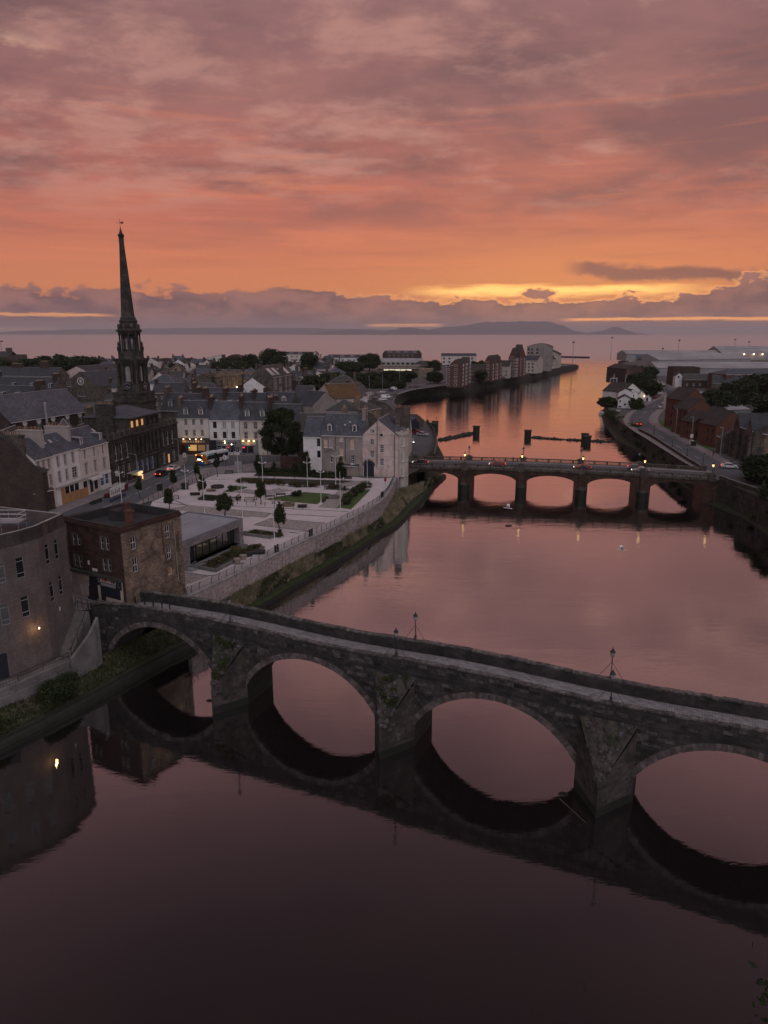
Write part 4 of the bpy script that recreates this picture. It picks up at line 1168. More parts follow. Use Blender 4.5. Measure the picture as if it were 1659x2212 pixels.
def chimney(par, x, y, w, d, z0, z1, n, m='grey_stone', along='x', pm='terracotta'):
    b = MB(); b.box(x - w / 2, x + w / 2, y - d / 2, y + d / 2, z0, z1, m); b.box(x - w / 2 - .1, x + w / 2 + .1, y - d / 2 - .1, y + d / 2 + .1, z1 - .28, z1 - .08, m)
    c = b.build('chimney', par)
    L = (w if along == 'x' else d); gap = min(.5, (L - .3) / max(n, 1))
    if ('p', pm) not in PIPE: PIPE[('p', pm)] = pots(1, pm).mesh('chimney_pot')
    for i in range(n):
        o = (i - (n - 1) / 2) * gap
        put('chimney_pot', PIPE[('p', pm)], c, (x + (o if along == 'x' else 0), y + (0 if along == 'x' else o), z1), rnd.uniform(0, 1), scale=(1, 1, rnd.uniform(.6, 1.1)))
    return c


def slab(b, q, m, th=0.14):
    """roof plane with thickness, q counter-clockwise seen from above"""
    b.poly(q, m); lo = [(x, y, z - th) for x, y, z in q]; n = len(q)
    for i in range(n): b.poly([lo[i], lo[(i + 1) % n], q[(i + 1) % n], q[i]], m)
    b.poly(lo[::-1], m)


def roof_mesh(kind, L, d, ze, zr, m, ov=0.25, inset=None, mid=0.5):
    b = MB()
    if kind == 'gx':
        s = (zr - ze) / (d * mid); zf = ze - ov * s; s2 = (zr - ze) / (d * (1 - mid))
        slab(b, [(-.06, -ov, zf), (L + .06, -ov, zf), (L + .06, d * mid, zr), (-.06, d * mid, zr)], m)
        slab(b, [(L + .06, d + ov, ze - ov * s2), (-.06, d + ov, ze - ov * s2), (-.06, d * mid, zr), (L + .06, d * mid, zr)], m)
    elif kind == 'gy':
        s = (zr - ze) / (L * mid); s2 = (zr - ze) / (L * (1 - mid))
        slab(b, [(-ov, d + .06, ze - ov * s), (-ov, -.1, ze - ov * s), (L * mid, -.1, zr), (L * mid, d + .06, zr)], m)
        slab(b, [(L + ov, -.1, ze - ov * s2), (L + ov, d + .06, ze - ov * s2), (L * mid, d + .06, zr), (L * mid, -.1, zr)], m)
    elif kind == 'hip':
        i = inset if inset is not None else min(L, d) / 2
        A, B, C, D_ = (-ov, -ov, ze), (L + ov, -ov, ze), (L + ov, d + ov, ze), (-ov, d + ov, ze)
        if L >= d: E, F = (i, d / 2, zr), (L - i, d / 2, zr); b.poly([A, B, F, E], m); b.poly([B, C, F], m); b.poly([C, D_, E, F], m); b.poly([D_, A, E], m)
        else: E, F = (L / 2, i, zr), (L / 2, d - i, zr); b.poly([A, B, E], m); b.poly([B, C, F, E], m); b.poly([C, D_, F], m); b.poly([D_, A, E, F], m)
        b.poly([D_, C, B, A], m)
    elif kind == 'mono':
        slab(b, [(-.1, -ov, ze), (L + .1, -ov, ze), (L + .1, d + ov, zr), (-.1, d + ov, zr)], m)
    elif kind in ('vx', 'vy'):   # curved roof, ridge along x / y
        n = 10; W = d if kind == 'vx' else L; P = [(-ov + (W + 2 * ov) * k / n, ze + (zr - ze) * math.sin(math.pi * k / n)) for k in range(n + 1)]
        for (a, za), (c, zc) in zip(P, P[1:]):
            if kind == 'vx': b.poly([(-.1, a, za), (L + .1, a, za), (L + .1, c, zc), (-.1, c, zc)], m)
            else: b.poly([(a, -.1, za), (c, -.1, zc), (c, d + .1, zc), (a, d + .1, za)], m)
    return b


def building(name, label, A, B, d, z0, ze, zr, roof='gx', wall='cream', rf='slate', wins=(), chim=(), dorm=(), sky=(), cat='house', group=None, ov=0.25, mid=0.5, inset=None, caps=True, back=True, rev=.14, flip=False, trim=None, gutter=True):
    """A, B: left and right ground corners of the front as seen from outside; depth d goes inward; heights are world z.
    wins: (face, u, z, w, h, style) on face f (front), r, l (side walls, u from the front corner)"""
    A, B = A[:2], B[:2]; L = math.dist(A, B); rz = math.atan2(B[1] - A[1], B[0] - A[0])
    o = thing(name, label, cat, (A[0], A[1], z0), rz, group)
    e, r = ze - z0, zr - z0
    faces = {'f': ((0, 0), (1, 0), L, (0, 1), 0.0), 'r': ((L, 0), (0, 1), d, (-1, 0), math.pi / 2), 'b': ((L, d), (-1, 0), L, (0, -1), math.pi), 'l': ((0, d), (0, -1), d, (1, 0), -math.pi / 2)}
    b = MB(); top = e if roof != 'flat' else r
    ops = {k: [] for k in faces}
    for f, u, z, w, h, sty in wins:
        if f == 'l': u = d - u - w
        if z - z0 + h <= top + 1e-6: ops[f].append((u, z - z0, u + w, z - z0 + h))
    for k, (p, ex, W, inn, a) in faces.items():
        if k == 'b' and not back: continue
        wall_panel(b, p, ex, W, -0.6, top, ops[k], wall, inn, rev)
    if roof == 'gx':
        for x, fl in ((0, -1), (L, 1)): b.poly([(x, 0, e), (x, d, e), (x, d * mid, r)][::fl], wall)
    if roof == 'gy':
        for y, fl in ((0, 1), (d, -1)): b.poly([(0, y, e), (L, y, e), (L * mid, y, r)][::fl], wall)
    if roof == 'mono':
        for x, fl in ((0, -1), (L, 1)): b.poly([(x, 0, e), (x, d, e), (x, d, r)][::fl], wall)
        b.poly([(L, d, e), (0, d, e), (0, d, r), (L, d, r)], wall)
    if roof in ('vx', 'vy'):
        n = 10; W = d if roof == 'vx' else L; P = [(W * k / n, e + (r - e) * math.sin(math.pi * k / n)) for k in range(n + 1)]
        for q in (0, L if roof == 'vx' else d):
            pts = [(q, a, z - .02) if roof == 'vx' else (a, q, z - .02) for a, z in P]; b.poly(pts, wall)
    b.build('wall', o)
    if roof == 'flat':
        t = 0.3; b = MB(); b.poly([(t, t, e), (L - t, t, e), (L - t, d - t, e), (t, d - t, e)], rf); b.build('roof', o)
        b = MB(); P = [(0, 0), (L, 0), (L, d), (0, d)]; Q = [(t, t), (L - t, t), (L - t, d - t), (t, d - t)]
        for i in range(4):
            j = (i + 1) % 4; b.poly([(*P[i], r), (*P[j], r), (*Q[j], r), (*Q[i], r)], trim or wall); b.poly([(*Q[i], e - .1), (*Q[j], e - .1), (*Q[j], r), (*Q[i], r)][::-1], trim or wall)
        b.build('parapet', o)
    else:
        b = roof_mesh(roof, L, d, e, r, rf, ov, inset, mid); ro = b.build('roof', o)
        if caps:
            b = MB(); c = 0.13
            if roof == 'gx': b.box(-.06, L + .06, d * mid - c, d * mid + c, r - .05, r + .07, 'lead')
            elif roof == 'gy': b.box(L * mid - c, L * mid + c, -.1, d + .06, r - .05, r + .07, 'lead')
            elif roof == 'hip':
                i = inset if inset is not None else min(L, d) / 2
                E, F = ((i, d / 2, r), (L - i, d / 2, r)) if L >= d else ((L / 2, i, r), (L / 2, d - i, r))
                cs = [(-ov, -ov, e), (L + ov, -ov, e), (L + ov, d + ov, e), (-ov, d + ov, e)]
                b.tube(E, F if math.dist(E, F) > .1 else (E[0] + .1, E[1], E[2]), .1, n=4, m='lead')
                near = [E, F, F, E] if L >= d else [E, E, F, F]
                for p, q in zip(cs, near): b.tube(p, q, .08, n=4, m='lead')
            if b.f: b.build('ridge_cap', ro)
        if gutter and roof in ('gx', 'hip', 'mono'):
            MB().box(-.05, L + .05, -ov - .12, -ov + .02, (e - (ov * (r - e) / (d * mid) if roof == 'gx' else 0)) - .2, (e - (ov * (r - e) / (d * mid) if roof == 'gx' else 0)) - .06, 'trim').build('gutter', o)
    for f, u, z, w, h, sty in wins:
        p, ex, W, inn, a = faces[f]
        if f == 'l': u = d - u - w
        pr = (not (z - z0 + h <= top + 1e-6))
        q = -0.12 if pr else 0.0     # windows in the gable stand on the wall face
        add_window(o, p[0] + ex[0] * u + inn[0] * q, p[1] + ex[1] * u + inn[1] * q, z - z0, a, w, h, sty)
    for c in chim:
        x, y, w, dd, zt, n = c[:6]; chimney(o, x, y, w, dd, e - .3, zt - z0, n, c[6] if len(c) > 6 else wall, 'x' if w >= dd else 'y', c[7] if len(c) > 7 else 'terracotta')
    slope = (r - e) / (d * mid) if roof == 'gx' else 0
    for q in dorm:
        x, z, w, h = q[:4]; sty = q[4] if len(q) > 4 else 'sash'; kind = q[5] if len(q) > 5 else 'gable'
        zz = z - z0; y0 = (zz - e) / slope; y1 = (zz + h - e) / slope + .2
        dm = thing('dormer', '', '', (x, y0, zz), 0); dm.parent = o
        for k in ('label', 'category'):
            if k in dm: del dm[k]
        b = MB(); wd = w + .36; hw = wd / 2; yb = y1 - y0
        for sg in (-1, 1): b.poly([(sg * hw, 0, 0), (sg * hw, yb, h + .1), (sg * hw, 0, h + .1)][::sg], rf)
        b.poly([(-hw, -.0, -.1), (-w / 2, 0, -.1), (-w / 2, 0, h), (-hw, 0, h)], 'trim'); b.poly([(w / 2, 0, -.1), (hw, 0, -.1), (hw, 0, h), (w / 2, 0, h)], 'trim'); b.poly([(-hw, 0, h), (hw, 0, h), (hw, 0, h + .12), (-hw, 0, h + .12)], 'trim')
        b.build('dormer_cheeks', dm)
        b = MB(); H = h + .12; pk = hw * .75; oh = .18
        if kind == 'gable':
            ye = (zz + H + pk - e) / slope - y0
            b.poly([(-hw - .1, -oh, H - .08), (0, -oh, H + pk), (0, ye, H + pk), (-hw - .1, yb, H - .08)], rf); b.poly([(0, -oh, H + pk), (hw + .1, -oh, H - .08), (hw + .1, yb, H - .08), (0, ye, H + pk)], rf)
            b.poly([(-hw, -.02, H), (hw, -.02, H), (0, -.02, H + pk)], 'trim'); b.tube((-hw - .1, -oh, H - .08), (0, -oh, H + pk), .05, n=4, m='trim'); b.tube((hw + .1, -oh, H - .08), (0, -oh, H + pk), .05, n=4, m='trim')
        elif kind == 'hip':
            ye = (zz + H + pk - e) / slope - y0
            b.poly([(-hw - .1, -oh, H), (hw + .1, -oh, H), (0, hw, H + pk)], rf); b.poly([(hw + .1, -oh, H), (hw + .1, yb + .3, H), (0, ye, H + pk), (0, hw, H + pk)], rf); b.poly([(-hw - .1, yb + .3, H), (-hw - .1, -oh, H), (0, hw, H + pk), (0, ye, H + pk)], rf)
            for sg in (-1, 1): b.tube((sg * (hw + .1), -oh, H), (0, hw, H + pk), .05, n=4, m='lead')
        else:
            slab(b, [(-hw - .1, -oh, H), (hw + .1, -oh, H), (hw + .1, yb + .8, H + .25), (-hw - .1, yb + .8, H + .25)], 'lead', .1)
        b.build('dormer_roof', dm); put('window', win_joined(w, h, sty), dm, (-w / 2, -.12, 0))
    for q in sky:
        x, z, w, h = q[:4]; zz = z - z0; y0 = (zz - e) / slope; a = math.atan(slope)
        b = MB(); b.box(0, w, 0, h, .02, .12, 'lead', 'u'); b.poly([(.08, .08, .125), (w - .08, .08, .125), (w - .08, h - .08, .125), (.08, h - .08, .125)], q[4] if len(q) > 4 else 'roof_glass')
        s = b.build('skylight', o, (x, y0, zz)); s.rotation_euler = (a, 0, 0)
    return o


def grid(f, us, zs, w, h, sty): return [(f, u, z, w, h, sty) for z in zs for u in us]

# ================================================================== NEAR LEFT BANK
# ---- mauve brick block with the curved river front
o = thing('brick_block', 'tall mauve brick block with curved river front and flat roof beside the bridge stairs', 'building', (-38.35, 82.3, 3.4))
W0 = [(0, 0), (-.28, -2.8), (-.6, -5.6), (-1.4, -7.6), (-2.6, -9.4), (-4.3, -10.9), (-7.5, -13.6), (-14, -18)]
seg = [math.dist(a, c) for a, c in zip(W0, W0[1:])]
Z = lambda z: z - 3.4
wz = [(1.8, 15.1, .8, 2.45), (3.7, 15.1, .8, 2.45), (1.8, 10.6, .75, 2.45), (3.7, 10.5, .8, 2.5), (7.8, 14.8, .95, 2.4), (9.9, 14.8, .9, 2.3), (7.8, 10.2, .95, 2.5), (10.1, 10.0, .9, 2.5), (12.6, 14.8, .9, 2.3), (12.6, 10.0, .9, 2.5)]
b = MB(); acc = 0
for (p, q), l in zip(zip(W0, W0[1:]), seg):
    ex = ((p[0] - q[0]) / l, (p[1] - q[1]) / l); inn = (-ex[1], ex[0])
    ops = []
    for u, z, w_, h in wz:
        if acc <= u + w_ / 2 < acc + l: ops.append((max(.02, l - (u - acc) - w_), Z(z), min(l - .02, l - (u - acc)), Z(z) + h))
    wall_panel(b, q, ex, l, -1.5, Z(20.1), ops, 'mauve_brick', inn, .12)
    for (u0, z0, u1, z1) in ops:
        w_, h = u1 - u0, z1 - z0
        x, y = q[0] + ex[0] * u0, q[1] + ex[1] * u0
        wn = add_window(o, x, y, z0, math.atan2(ex[1], ex[0]), w_, h, 'gmod')
        MB().box(.07, w_ - .07, .06, .12, h * .22, h * .22 + .07, 'pole_grey').build('transom', wn)
        MB().box(.07, w_ - .07, .06, .12, h * .78, h * .78 + .07, 'pole_grey').build('transom', wn)
    acc += l
wall_panel(b, (0, 0), (-.937, .349), 16, -1.5, Z(20.1), [], 'mauve_brick', (-.349, -.937))
b.build('wall', o)
BK = [(0, 0), (-15, 5.6), (-20, -8)]
b = MB(); b.poly([(x, y, Z(18.7)) for x, y in W0[::-1]] [::-1] if False else [(x, y, Z(18.7)) for x, y in [BK[1], BK[2]] + W0[::-1]], 'bitumen_wet'); b.build('roof', o)
b = MB(); ring = W0
wallstrip(b, W0, 0.0, -.35, Z(18.6), Z(20.12), 'mauve_brick', 'conc_light'); wallstrip(b, [(-15, 5.6), (0, 0)], 0, -.35, Z(18.6), Z(20.12), 'mauve_brick', 'conc_light'); b.build('parapet', o)
b = MB(); b.lathe([(1.2, 0), (1.2, 2.9)], 12, 'navy'); d_ = b.build('archway', o, (-3.55, -10.15, Z(3.9))); d_.scale = (.95, .08, 1); d_.rotation_euler = (0, 0, R(48))
MB().box(-.12, .12, -.05, .05, 0, .5, 'trim').build('name_plate', o, (-.33, -3.0, Z(8.9)), R(264 - 180))
# rooftop gantry
gt = thing('roof_gantry', 'pale steel access gantry and caged ladder on the brick block roof', 'gantry', (-43.2, 80.2, 18.7))
b = MB(); b.box(-3.2, 1.0, -1.0, 1.0, 1.0, 1.12, 'pole_grey'); b.build('deck', gt)
for x in (-3.1, -1.1, .9):
    for y in (-.95, .95): MB().tube((x, y, 0), (x, y, 2.15), .04, n=5, m='pole_grey').build('post', gt)
for y in (-.95, .95):
    for z in (1.6, 2.12): MB().tube((-3.2, y, z), (1.0, y, z), .035, n=5, m='pole_white').build('rail', gt)
for z in (1.6, 2.12): MB().tube((1.0, -.95, z), (1.0, .95, z), .035, n=5, m='pole_white').build('rail', gt)
for x in (-3.0, -2.4): MB().tube((x, 1.2, 0.6), (x, 1.2, 6.6), .04, n=5, m='pole_white').build('ladder_stile', gt)
for z in (2.6, 3.4, 4.2, 5.0, 5.8, 6.5): MB().path([(-3.0, 1.2, z), (-3.1, .6, z), (-2.7, .35, z), (-2.3, .6, z), (-2.4, 1.2, z)], .03, 4, 'pole_white').build('cage_hoop', gt)
# wall lamp and its glow
wl = thing('wall_lamp', 'small lit wall lamp glowing warm on the mauve brick wall', 'wall lamp', (-38.93, 74.55, 8.75))
MB().tube((-.35, .25, 0), (0, 0, .1), .03, n=5).build('arm', wl); MB().lathe([(.03, -.1), (.075, .0), (.03, .07)], 8, 'lamp_hot').build('bulb', wl)
pl_ = bpy.data.lights.new('lamp_light', 'POINT'); pl_.energy = 45; pl_.color = (1, .55, .2); pl_.shadow_soft_size = .08
lo = bpy.data.objects.new('lamp_light', pl_); COL.objects.link(lo); lo.parent = wl; lo.location = (.12, -.15, -.25)

# ---- stairs from the bridge landing down to the walkway
st = thing('stairs', 'dark stone stairs with iron handrails dropping beside the mauve brick block', 'stairs', (-37.35, 82.3, 3.6), math.atan2(-4.4, -.75) + math.pi / 2)
N = 22
for k in range(N):
    y = .15 - k * .21; z = 4.05 - k * .185
    MB().box(-1.0, .85, y - .23, y, -1, z, 'conc').build('step', st)
for x in (-1.0, .85):
    for k in (0, 7, 14, 21): MB().tube((x, .1 - k * .21, 3.9 - k * .185), (x, .1 - k * .21, 4.95 - k * .185), .035).build('post', st)
    MB().path([(x, .8, 5.0), (x, .1, 4.98), (x, -4.3, 1.05), (x, -4.7, 1.05)], .04).build('handrail', st)
sheet('landing', [(-38.3, 82.3), (-36.7, 82.6), (-33.5, 83.9), (-32.0, 83.7), (-41, 88.5), (-46, 91), (-41, 85)], 7.72, 'pavement')
b = MB(); wallstrip(b, [(-34.6, 79.6), (-35.3, 78.3), (-36.6, 76.1)], 0, .4, 1.0, [8.0, 6.2, 4.3], 'conc'); b.build('retaining_wall', label='stained board marked concrete wall between the stairs and the bridge arch', cat='wall')
WK = [(-36.9, 76.6), (-38.6, 73.9), (-40.1, 71.2), (-41.4, 69.3), (-46, 64.5), (-54, 58)]
sheet('walkway', WK + [(-60, 62), (-50, 68), (-44, 71.6), (-41.2, 73.4), (-39.4, 75.6), (-38.9, 77.6), (-37.2, 78)], 3.62, 'conc')
w_ = thing('walkway_wall', 'pale concrete beam on dark piers edging the walkway below the brick block', 'wall', (0, 0, 0))
b = MB(); wallstrip(b, WK, -.12, .3, 2.95, 3.85, 'conc'); b.build('beam', w_)
b = MB(); wallstrip(b, WK, .1, .5, 1.0, 2.95, 'conc'); b.build('base_wall', w_)
for a, c in zip(WK, WK[1:]):
    m_ = ((a[0] + c[0]) / 2, (a[1] + c[1]) / 2); MB().obox(m_, (.5, .86), .5, .9, 1.2, 3.3, 'conc').build('pier', w_)
fe = thing('walkway_railing', 'dark iron railing along the walkway below the mauve brick block', 'railing')
WR = resample([(p[0] - .15, p[1] + .1) for p in WK], 1.9)
for p in WR: MB().tube((*p, 3.8), (*p, 4.75), .035).build('post', fe)
for z in (4.25, 4.72): MB().path([(*p, z) for p in WR], .03).build('rail', fe)
wr = resample([(p[0] - .15, p[1] + .1) for p in WK], .3); b = MB()
for p in wr: b.tube((*p, 3.8), (*p, 4.7), .012, n=4)
b.build('bars', fe)['kind'] = 'stuff'
rl = thing('landing_railing', 'black iron railing around the landing at the end of the old bridge', 'railing')
for a, c in (((-38.0, 82.6), (-36.2, 81.5)), ((-39.0, 84.3), (-35.2, 82.4))):
    for p in resample([a, c], 1.0): MB().tube((*p, 7.7), (*p, 8.75), .035).build('post', rl)
    for z in (8.2, 8.72): MB().tube((*a, z), (*c, z), .03).build('rail', rl)
for k, (s_, t_) in enumerate(((-37.5, 3.6), (-35.8, 3.4), (-34.2, 3.2), (-32.6, 3.0), (-31.2, 2.8))):
    p = ob(s_, t_, 7.6 + camber(s_) * .4); o2 = thing('bollard', 'black iron bollard on the old bridge approach, %s from the shop' % nm[k], 'bollard', (p[0], p[1], 7.4 + .75 * min(1, (s_ + 41) / 9)), 0, 'bollards at the bridge end')
    MB().lathe([(.09, 0), (.08, .8), (.1, .85), (.06, .98)], 8).build('post', o2, smooth=True)
bush('riverside_bush', 'dense dark bush on the bank below the concrete walkway', (-36.2, 72.6, 1.6), 4.6, 2.2, ('leaf_dark', 'leaf'), 14, .12, 700, d=2.8, rz=1.1, seed=5)
bush('riverside_bush', 'low olive shrub on the bank at the left edge of the picture', (-40.6, 65.2, 1.5), 4.2, 1.5, ('leaf_dark', 'leaf_olive'), 12, .12, 600, d=2.4, rz=.9, seed=6)

# ---- red sandstone corner building with the small shop
SA, SB, SC_ = (-41.1, 88.6), (-32.2, 83.6), (-27.5, 92.3)
o = building('corner_building', 'three storey red sandstone corner building with rubble side wall and flat roof above the shop', SA, SB, 9.9, 6.0, 16.9, 18.0, 'flat', 'red_sand', 'bitumen',
             wins=[('f', 10.2 - u - .5, z, .5, h, 'two') for u, z, h in ((8.7, 14.5, 1.5), (7.8, 14.6, 1.5), (3.35, 14.7, 1.6), (2.4, 14.75, 1.6), (8.8, 11.6, 1.5), (7.9, 11.6, 1.5), (3.3, 11.9, 1.5), (2.4, 11.95, 1.5))]
             + [('r', 1.35, 14.75, .8, 1.75, 'stone'), ('r', 1.35, 11.75, .8, 1.9, 'stone'), ('r', 7.05, 14.8, .8, 1.7, 'stone'), ('r', 7.05, 11.9, .8, 1.7, 'stone'), ('r', 7.0, 9.7, .75, 1.1, 'board')], cat='building', trim='bitumen')
b = MB(); wall_panel(b, (10.21 + .02, 0), (0, 1), 9.9, -.6, 11.4, [(1.35, 8.75, 2.15, 10.5), (1.35, 5.75, 2.15, 7.65), (7.05, 8.8, 7.85, 10.5), (7.05, 5.9, 7.85, 7.6), (7.0, 3.7, 7.75, 4.8)], 'rubble', (-1, 0), .1); b.build('rubble_side_wall', o)
for x0, x1, y0, y1 in ((-.15, 10.36, -.15, 0), (10.21, 10.37, 0, 10)): MB().box(x0, x1, y0, y1, 11.3, 11.75, 'red_sand').build('cornice', o)
k = 0
z = .2
while z < 11.0:
    l = .62 if k % 2 else .38; MB().box(10.2 - .02, 10.26, -.035, l, z, z + .36, 'sand_stone').build('quoin', o); z += .39; k += 1
z, k = .2, 0
while z < 11.0:
    l = .55 if k % 2 else .35; MB().box(10.2, 10.26, 9.92 - l, 9.93, z, z + .36, 'sand_stone').build('quoin', o); z += .39; k += 1
chimney(o, 8.6, 2.9, .75, .75, 10.9, 13.4, 0, 'red_brick'); chimney(o, 4.2, 6.3, .75, .75, 10.9, 13.2, 0, 'red_brick')
MB().box(2.6, 4.6, 4.6, 7.2, 10.9, 12.3, 'bitumen').build('roof_hatch', o)
b = MB(); b.path([(10.3, 8.6, 11), (10.34, 8.6, 5.2), (10.34, 8.7, 2.4), (10.34, 10, 1.4)], .06, 6, 'conc_light'); b.build('drain_pipe', o)
b = MB(); b.path([(10.3, 6.5, 11.3), (10.34, 6.5, 7.5), (10.34, 6.9, 5.6)], .05, 6, 'red_brick'); b.build('drain_pipe', o)
# shop front (u measured from the right corner in the photograph)
sf = lambda u: 10.2 - u
FX = lambda u0, u1, z0, z1, m, name, y=-.08, y1=.02: MB().box(sf(u1), sf(u0), y, y1, z0 - 6, z1 - 6, m, 'b').build(name, o)
FX(.35, 10.1, 10.95, 11.3, 'slate_brown', 'shop_canopy', -.55); FX(6.75, 10.1, 10.1, 10.9, 'cream_paint', 'fascia'); FX(6.9, 10.1, 9.25, 10.1, 'taupe', 'fascia'); FX(8.55, 10.1, 7.3, 9.2, 'taupe', 'shutter', -.03)
FX(7.1, 8.2, 7.3, 9.2, 'taupe', 'shutter', -.03); FX(8.2, 8.55, 7.3, 9.25, 'cream_paint', 'pilaster', -.12); FX(7.1, 10.1, 6.9, 7.35, 'cream_paint', 'stall_riser', -.14)
FX(5.1, 6.8, 7.2, 10.9, 'navy', 'doorway', -.02); FX(4.75, 5.1, 7.4, 9.9, 'cream_paint', 'pilaster', -.12); FX(.55, .95, 8.0, 10.9, 'cream_paint', 'pilaster', -.12)
FX(.95, 4.75, 7.6, 9.9, 'navy', 'shop_window', -.02); FX(.95, 3.75, 7.7, 8.3, 'cream_paint', 'stall_riser', -.1)
FX(.6, 5.1, 9.75, 11.0, 'navy', 'sign_board', -.16); FX(1.6, 4.4, 10.35, 10.98, 'trim', 'shop_sign', -.18); FX(1.65, 4.4, 9.85, 10.25, 'pole_grey', 'shop_sign_lower', -.18)
def tee(x, z, s, m, name='shirt_motif'):
    b = MB(); P = [(-.5, 1), (-.2, 1.05), (0, .95), (.2, 1.05), (.5, 1), (.75, .62), (.5, .5), (.42, .62), (.42, 0), (-.42, 0), (-.42, .62), (-.5, .5), (-.75, .62)]
    b.poly([(px_ * s, -.19, pz_ * s) for px_, pz_ in P], m); b.build(name, o, (x, 0, z - 6))
for u, m_ in ((3.95, 'bus_orange'), (3.45, 'red_plastic'), (2.3, 'red_plastic'), (1.9, 'navy')): tee(sf(u), 10.43, .42, m_)
for u in (3.05, 2.75):
    MB().box(-.05, .05, -.19, -.185, 0, .3, 'navy').build('sign_letter', o, (sf(u), 0, 4.5)); MB().box(-.13, .13, -.19, -.185, .12, .17, 'navy').build('sign_letter', o, (sf(u), 0, 4.5))
for q in range(16):
    u = rnd.choice((rnd.uniform(4.5, 5.0), rnd.uniform(.7, 1.4))); MB().lathe([(.05, 0), (.05, .02)], 6, rnd.choice(('trim', 'red_plastic', 'trim', 'hiviz')), ).build('ball_motif', o, (sf(u), -.17, rnd.uniform(3.85, 4.9))).rotation_euler = (R(90), 0, 0)
FX(5.0, 5.9, 11.5, 11.85, 'trim', 'notice', -.06); FX(6.35, 6.65, 12.2, 12.75, 'trim', 'notice', -.05)
cm = thing('cafe_bench', 'black bench by the doorway of the small sports shop', 'bench', (-37.6, 85.7, 7.2), R(-29))
MB().box(-.8, .8, -.25, .25, .4, .48, 'navy').build('seat', cm); MB().box(-.8, .8, .2, .28, .48, .95, 'navy').build('backrest', cm)
for x in (-.7, .7): MB().box(x - .04, x + .04, -.22, .22, 0, .4, 'navy').build('leg', cm)

# lower brick building behind, between the corner building and the high street
building('rear_workshop', 'low dark brick outbuilding with lean-to roof behind the corner building', (-58.5, 112), (-47, 104.5), 12, 6, 9.5, 10.6, 'flat', 'brown_brick', 'bitumen', cat='building')
building('rear_gable', 'blank brown brick gable house with mossy slate roof at the left of the high street', (-81.93,135.33,8), (-67.52,137.81,7), 11, 6, 14.5, 22.5, 'gy', 'brown_brick', 'slate_brown', cat='building')
building('lean_to', 'single storey brick lean-to with mossy slate roof beside the boarded shop', (-69.63,137.61,7), (-67.35,141.52,7), 5, 6, 10.2, 12.6, 'mono', 'brown_brick', 'slate_brown', cat='building')

# ---- glass pavilion on the square
pv = thing('pavilion', 'low modern pavilion with flat grey roof and glazed front on the square', 'building', (-30.55, 102.3, 5.9), math.atan2(.9104, .4138))
L, dp, hh = 15.8, 11.5, 4.65
b = MB(); wall_panel(b, (0, 0), (1, 0), L, 0, hh, [(1.9, .45, 14.7, 3.4)], 'pav_clad', (0, 1), 1.3); wall_panel(b, (L, 0), (0, 1), dp, 0, hh, [], 'pav_clad', (-1, 0)); wall_panel(b, (L, dp), (-1, 0), L, 0, hh, [(1.2, .45, 14, 3.4)], 'pav_clad', (0, -1)); wall_panel(b, (0, dp), (0, -1), dp, 0, hh, [], 'pav_clad', (1, 0)); b.build('wall', pv)
b = MB(); b.poly([(.25, .25, hh - .18), (L - .25, .25, hh - .18), (L - .25, dp - .25, hh - .18), (.25, dp - .25, hh - .18)], 'pav_roof'); b.build('roof', pv)
b = MB(); 
for x0, x1, y0, y1 in ((0, L, 0, .25), (0, L, dp - .25, dp), (0, .25, .25, dp - .25), (L - .25, L, .25, dp - .25)): b.box(x0 - .03 * (x0 == 0), x1, y0 - .03 * (y0 == 0), y1, hh - .2, hh + .06, 'blue_grey')
b.build('roof_edge', pv)
gl = bpy.data.materials.new('clear_glass'); gl.use_nodes = True; MATS['clear_glass'] = gl
q = gl.node_tree; q.nodes.clear(); t_ = q.nodes.new('ShaderNodeBsdfTransparent'); t_.inputs[0].default_value = (.62, .64, .66, 1); g_ = q.nodes.new('ShaderNodeBsdfGlossy'); g_.inputs['Roughness'].default_value = .02
fz = q.nodes.new('ShaderNodeFresnel'); fz.inputs[0].default_value = 2.6; mx_ = q.nodes.new('ShaderNodeMixShader'); oo = q.nodes.new('ShaderNodeOutputMaterial')
q.links.new(fz.outputs[0], mx_.inputs[0]); q.links.new(t_.outputs[0], mx_.inputs[1]); q.links.new(g_.outputs[0], mx_.inputs[2]); q.links.new(mx_.outputs[0], oo.inputs[0])
xs_ = [1.95, 3.0, 3.9, 4.8, 6.4, 8.2, 10.0, 11.6, 13.1, 14.0, 14.65]
for i, x in enumerate(xs_): MB().box(x - .05, x + .05, 1.15, 1.3, .45, 3.4, 'navy').build('mullion', pv)
for a, c in zip(xs_, xs_[1:]):
    b = MB(); b.poly([(a + .05, 1.22, .45), (c - .05, 1.22, .45), (c - .05, 1.22, 3.4), (a + .05, 1.22, 3.4)], 'clear_glass'); b.build('pane', pv)
for x in (3.0, 3.9): MB().box(x - .38, x + .38, 1.14, 1.18, .5, 2.7, 'navy').build('door', pv)
b = MB(); b.poly([(1, 1.3, .46), (L - .3, 1.3, .46), (L - .3, dp - .4, .46), (1, dp - .4, .46)], 'conc'); b.poly([(1, 1.3, 3.41), (L - .3, 1.3, 3.41), (L - .3, dp - .4, 3.41), (1, dp - .4, 3.41)][::-1], 'white'); b.build('interior', pv)
for k in range(4): MB().box(2.6 + k * 3.2, 4.4 + k * 3.2, 3.5, 7.5, 3.34, 3.4, 'lit_cool').build('added_fill_panel', pv)  # glowing panels added under the ceiling to brighten the interior
for k in range(3): MB().box(5.5 + k * 3, 7.3 + k * 3, 3.2, 4.1, 1.15, 1.22, 'white').build('table', pv)
MB().box(1.6, 15.0, -1.4, 1.3, .0, .45, 'conc').build('terrace', pv)
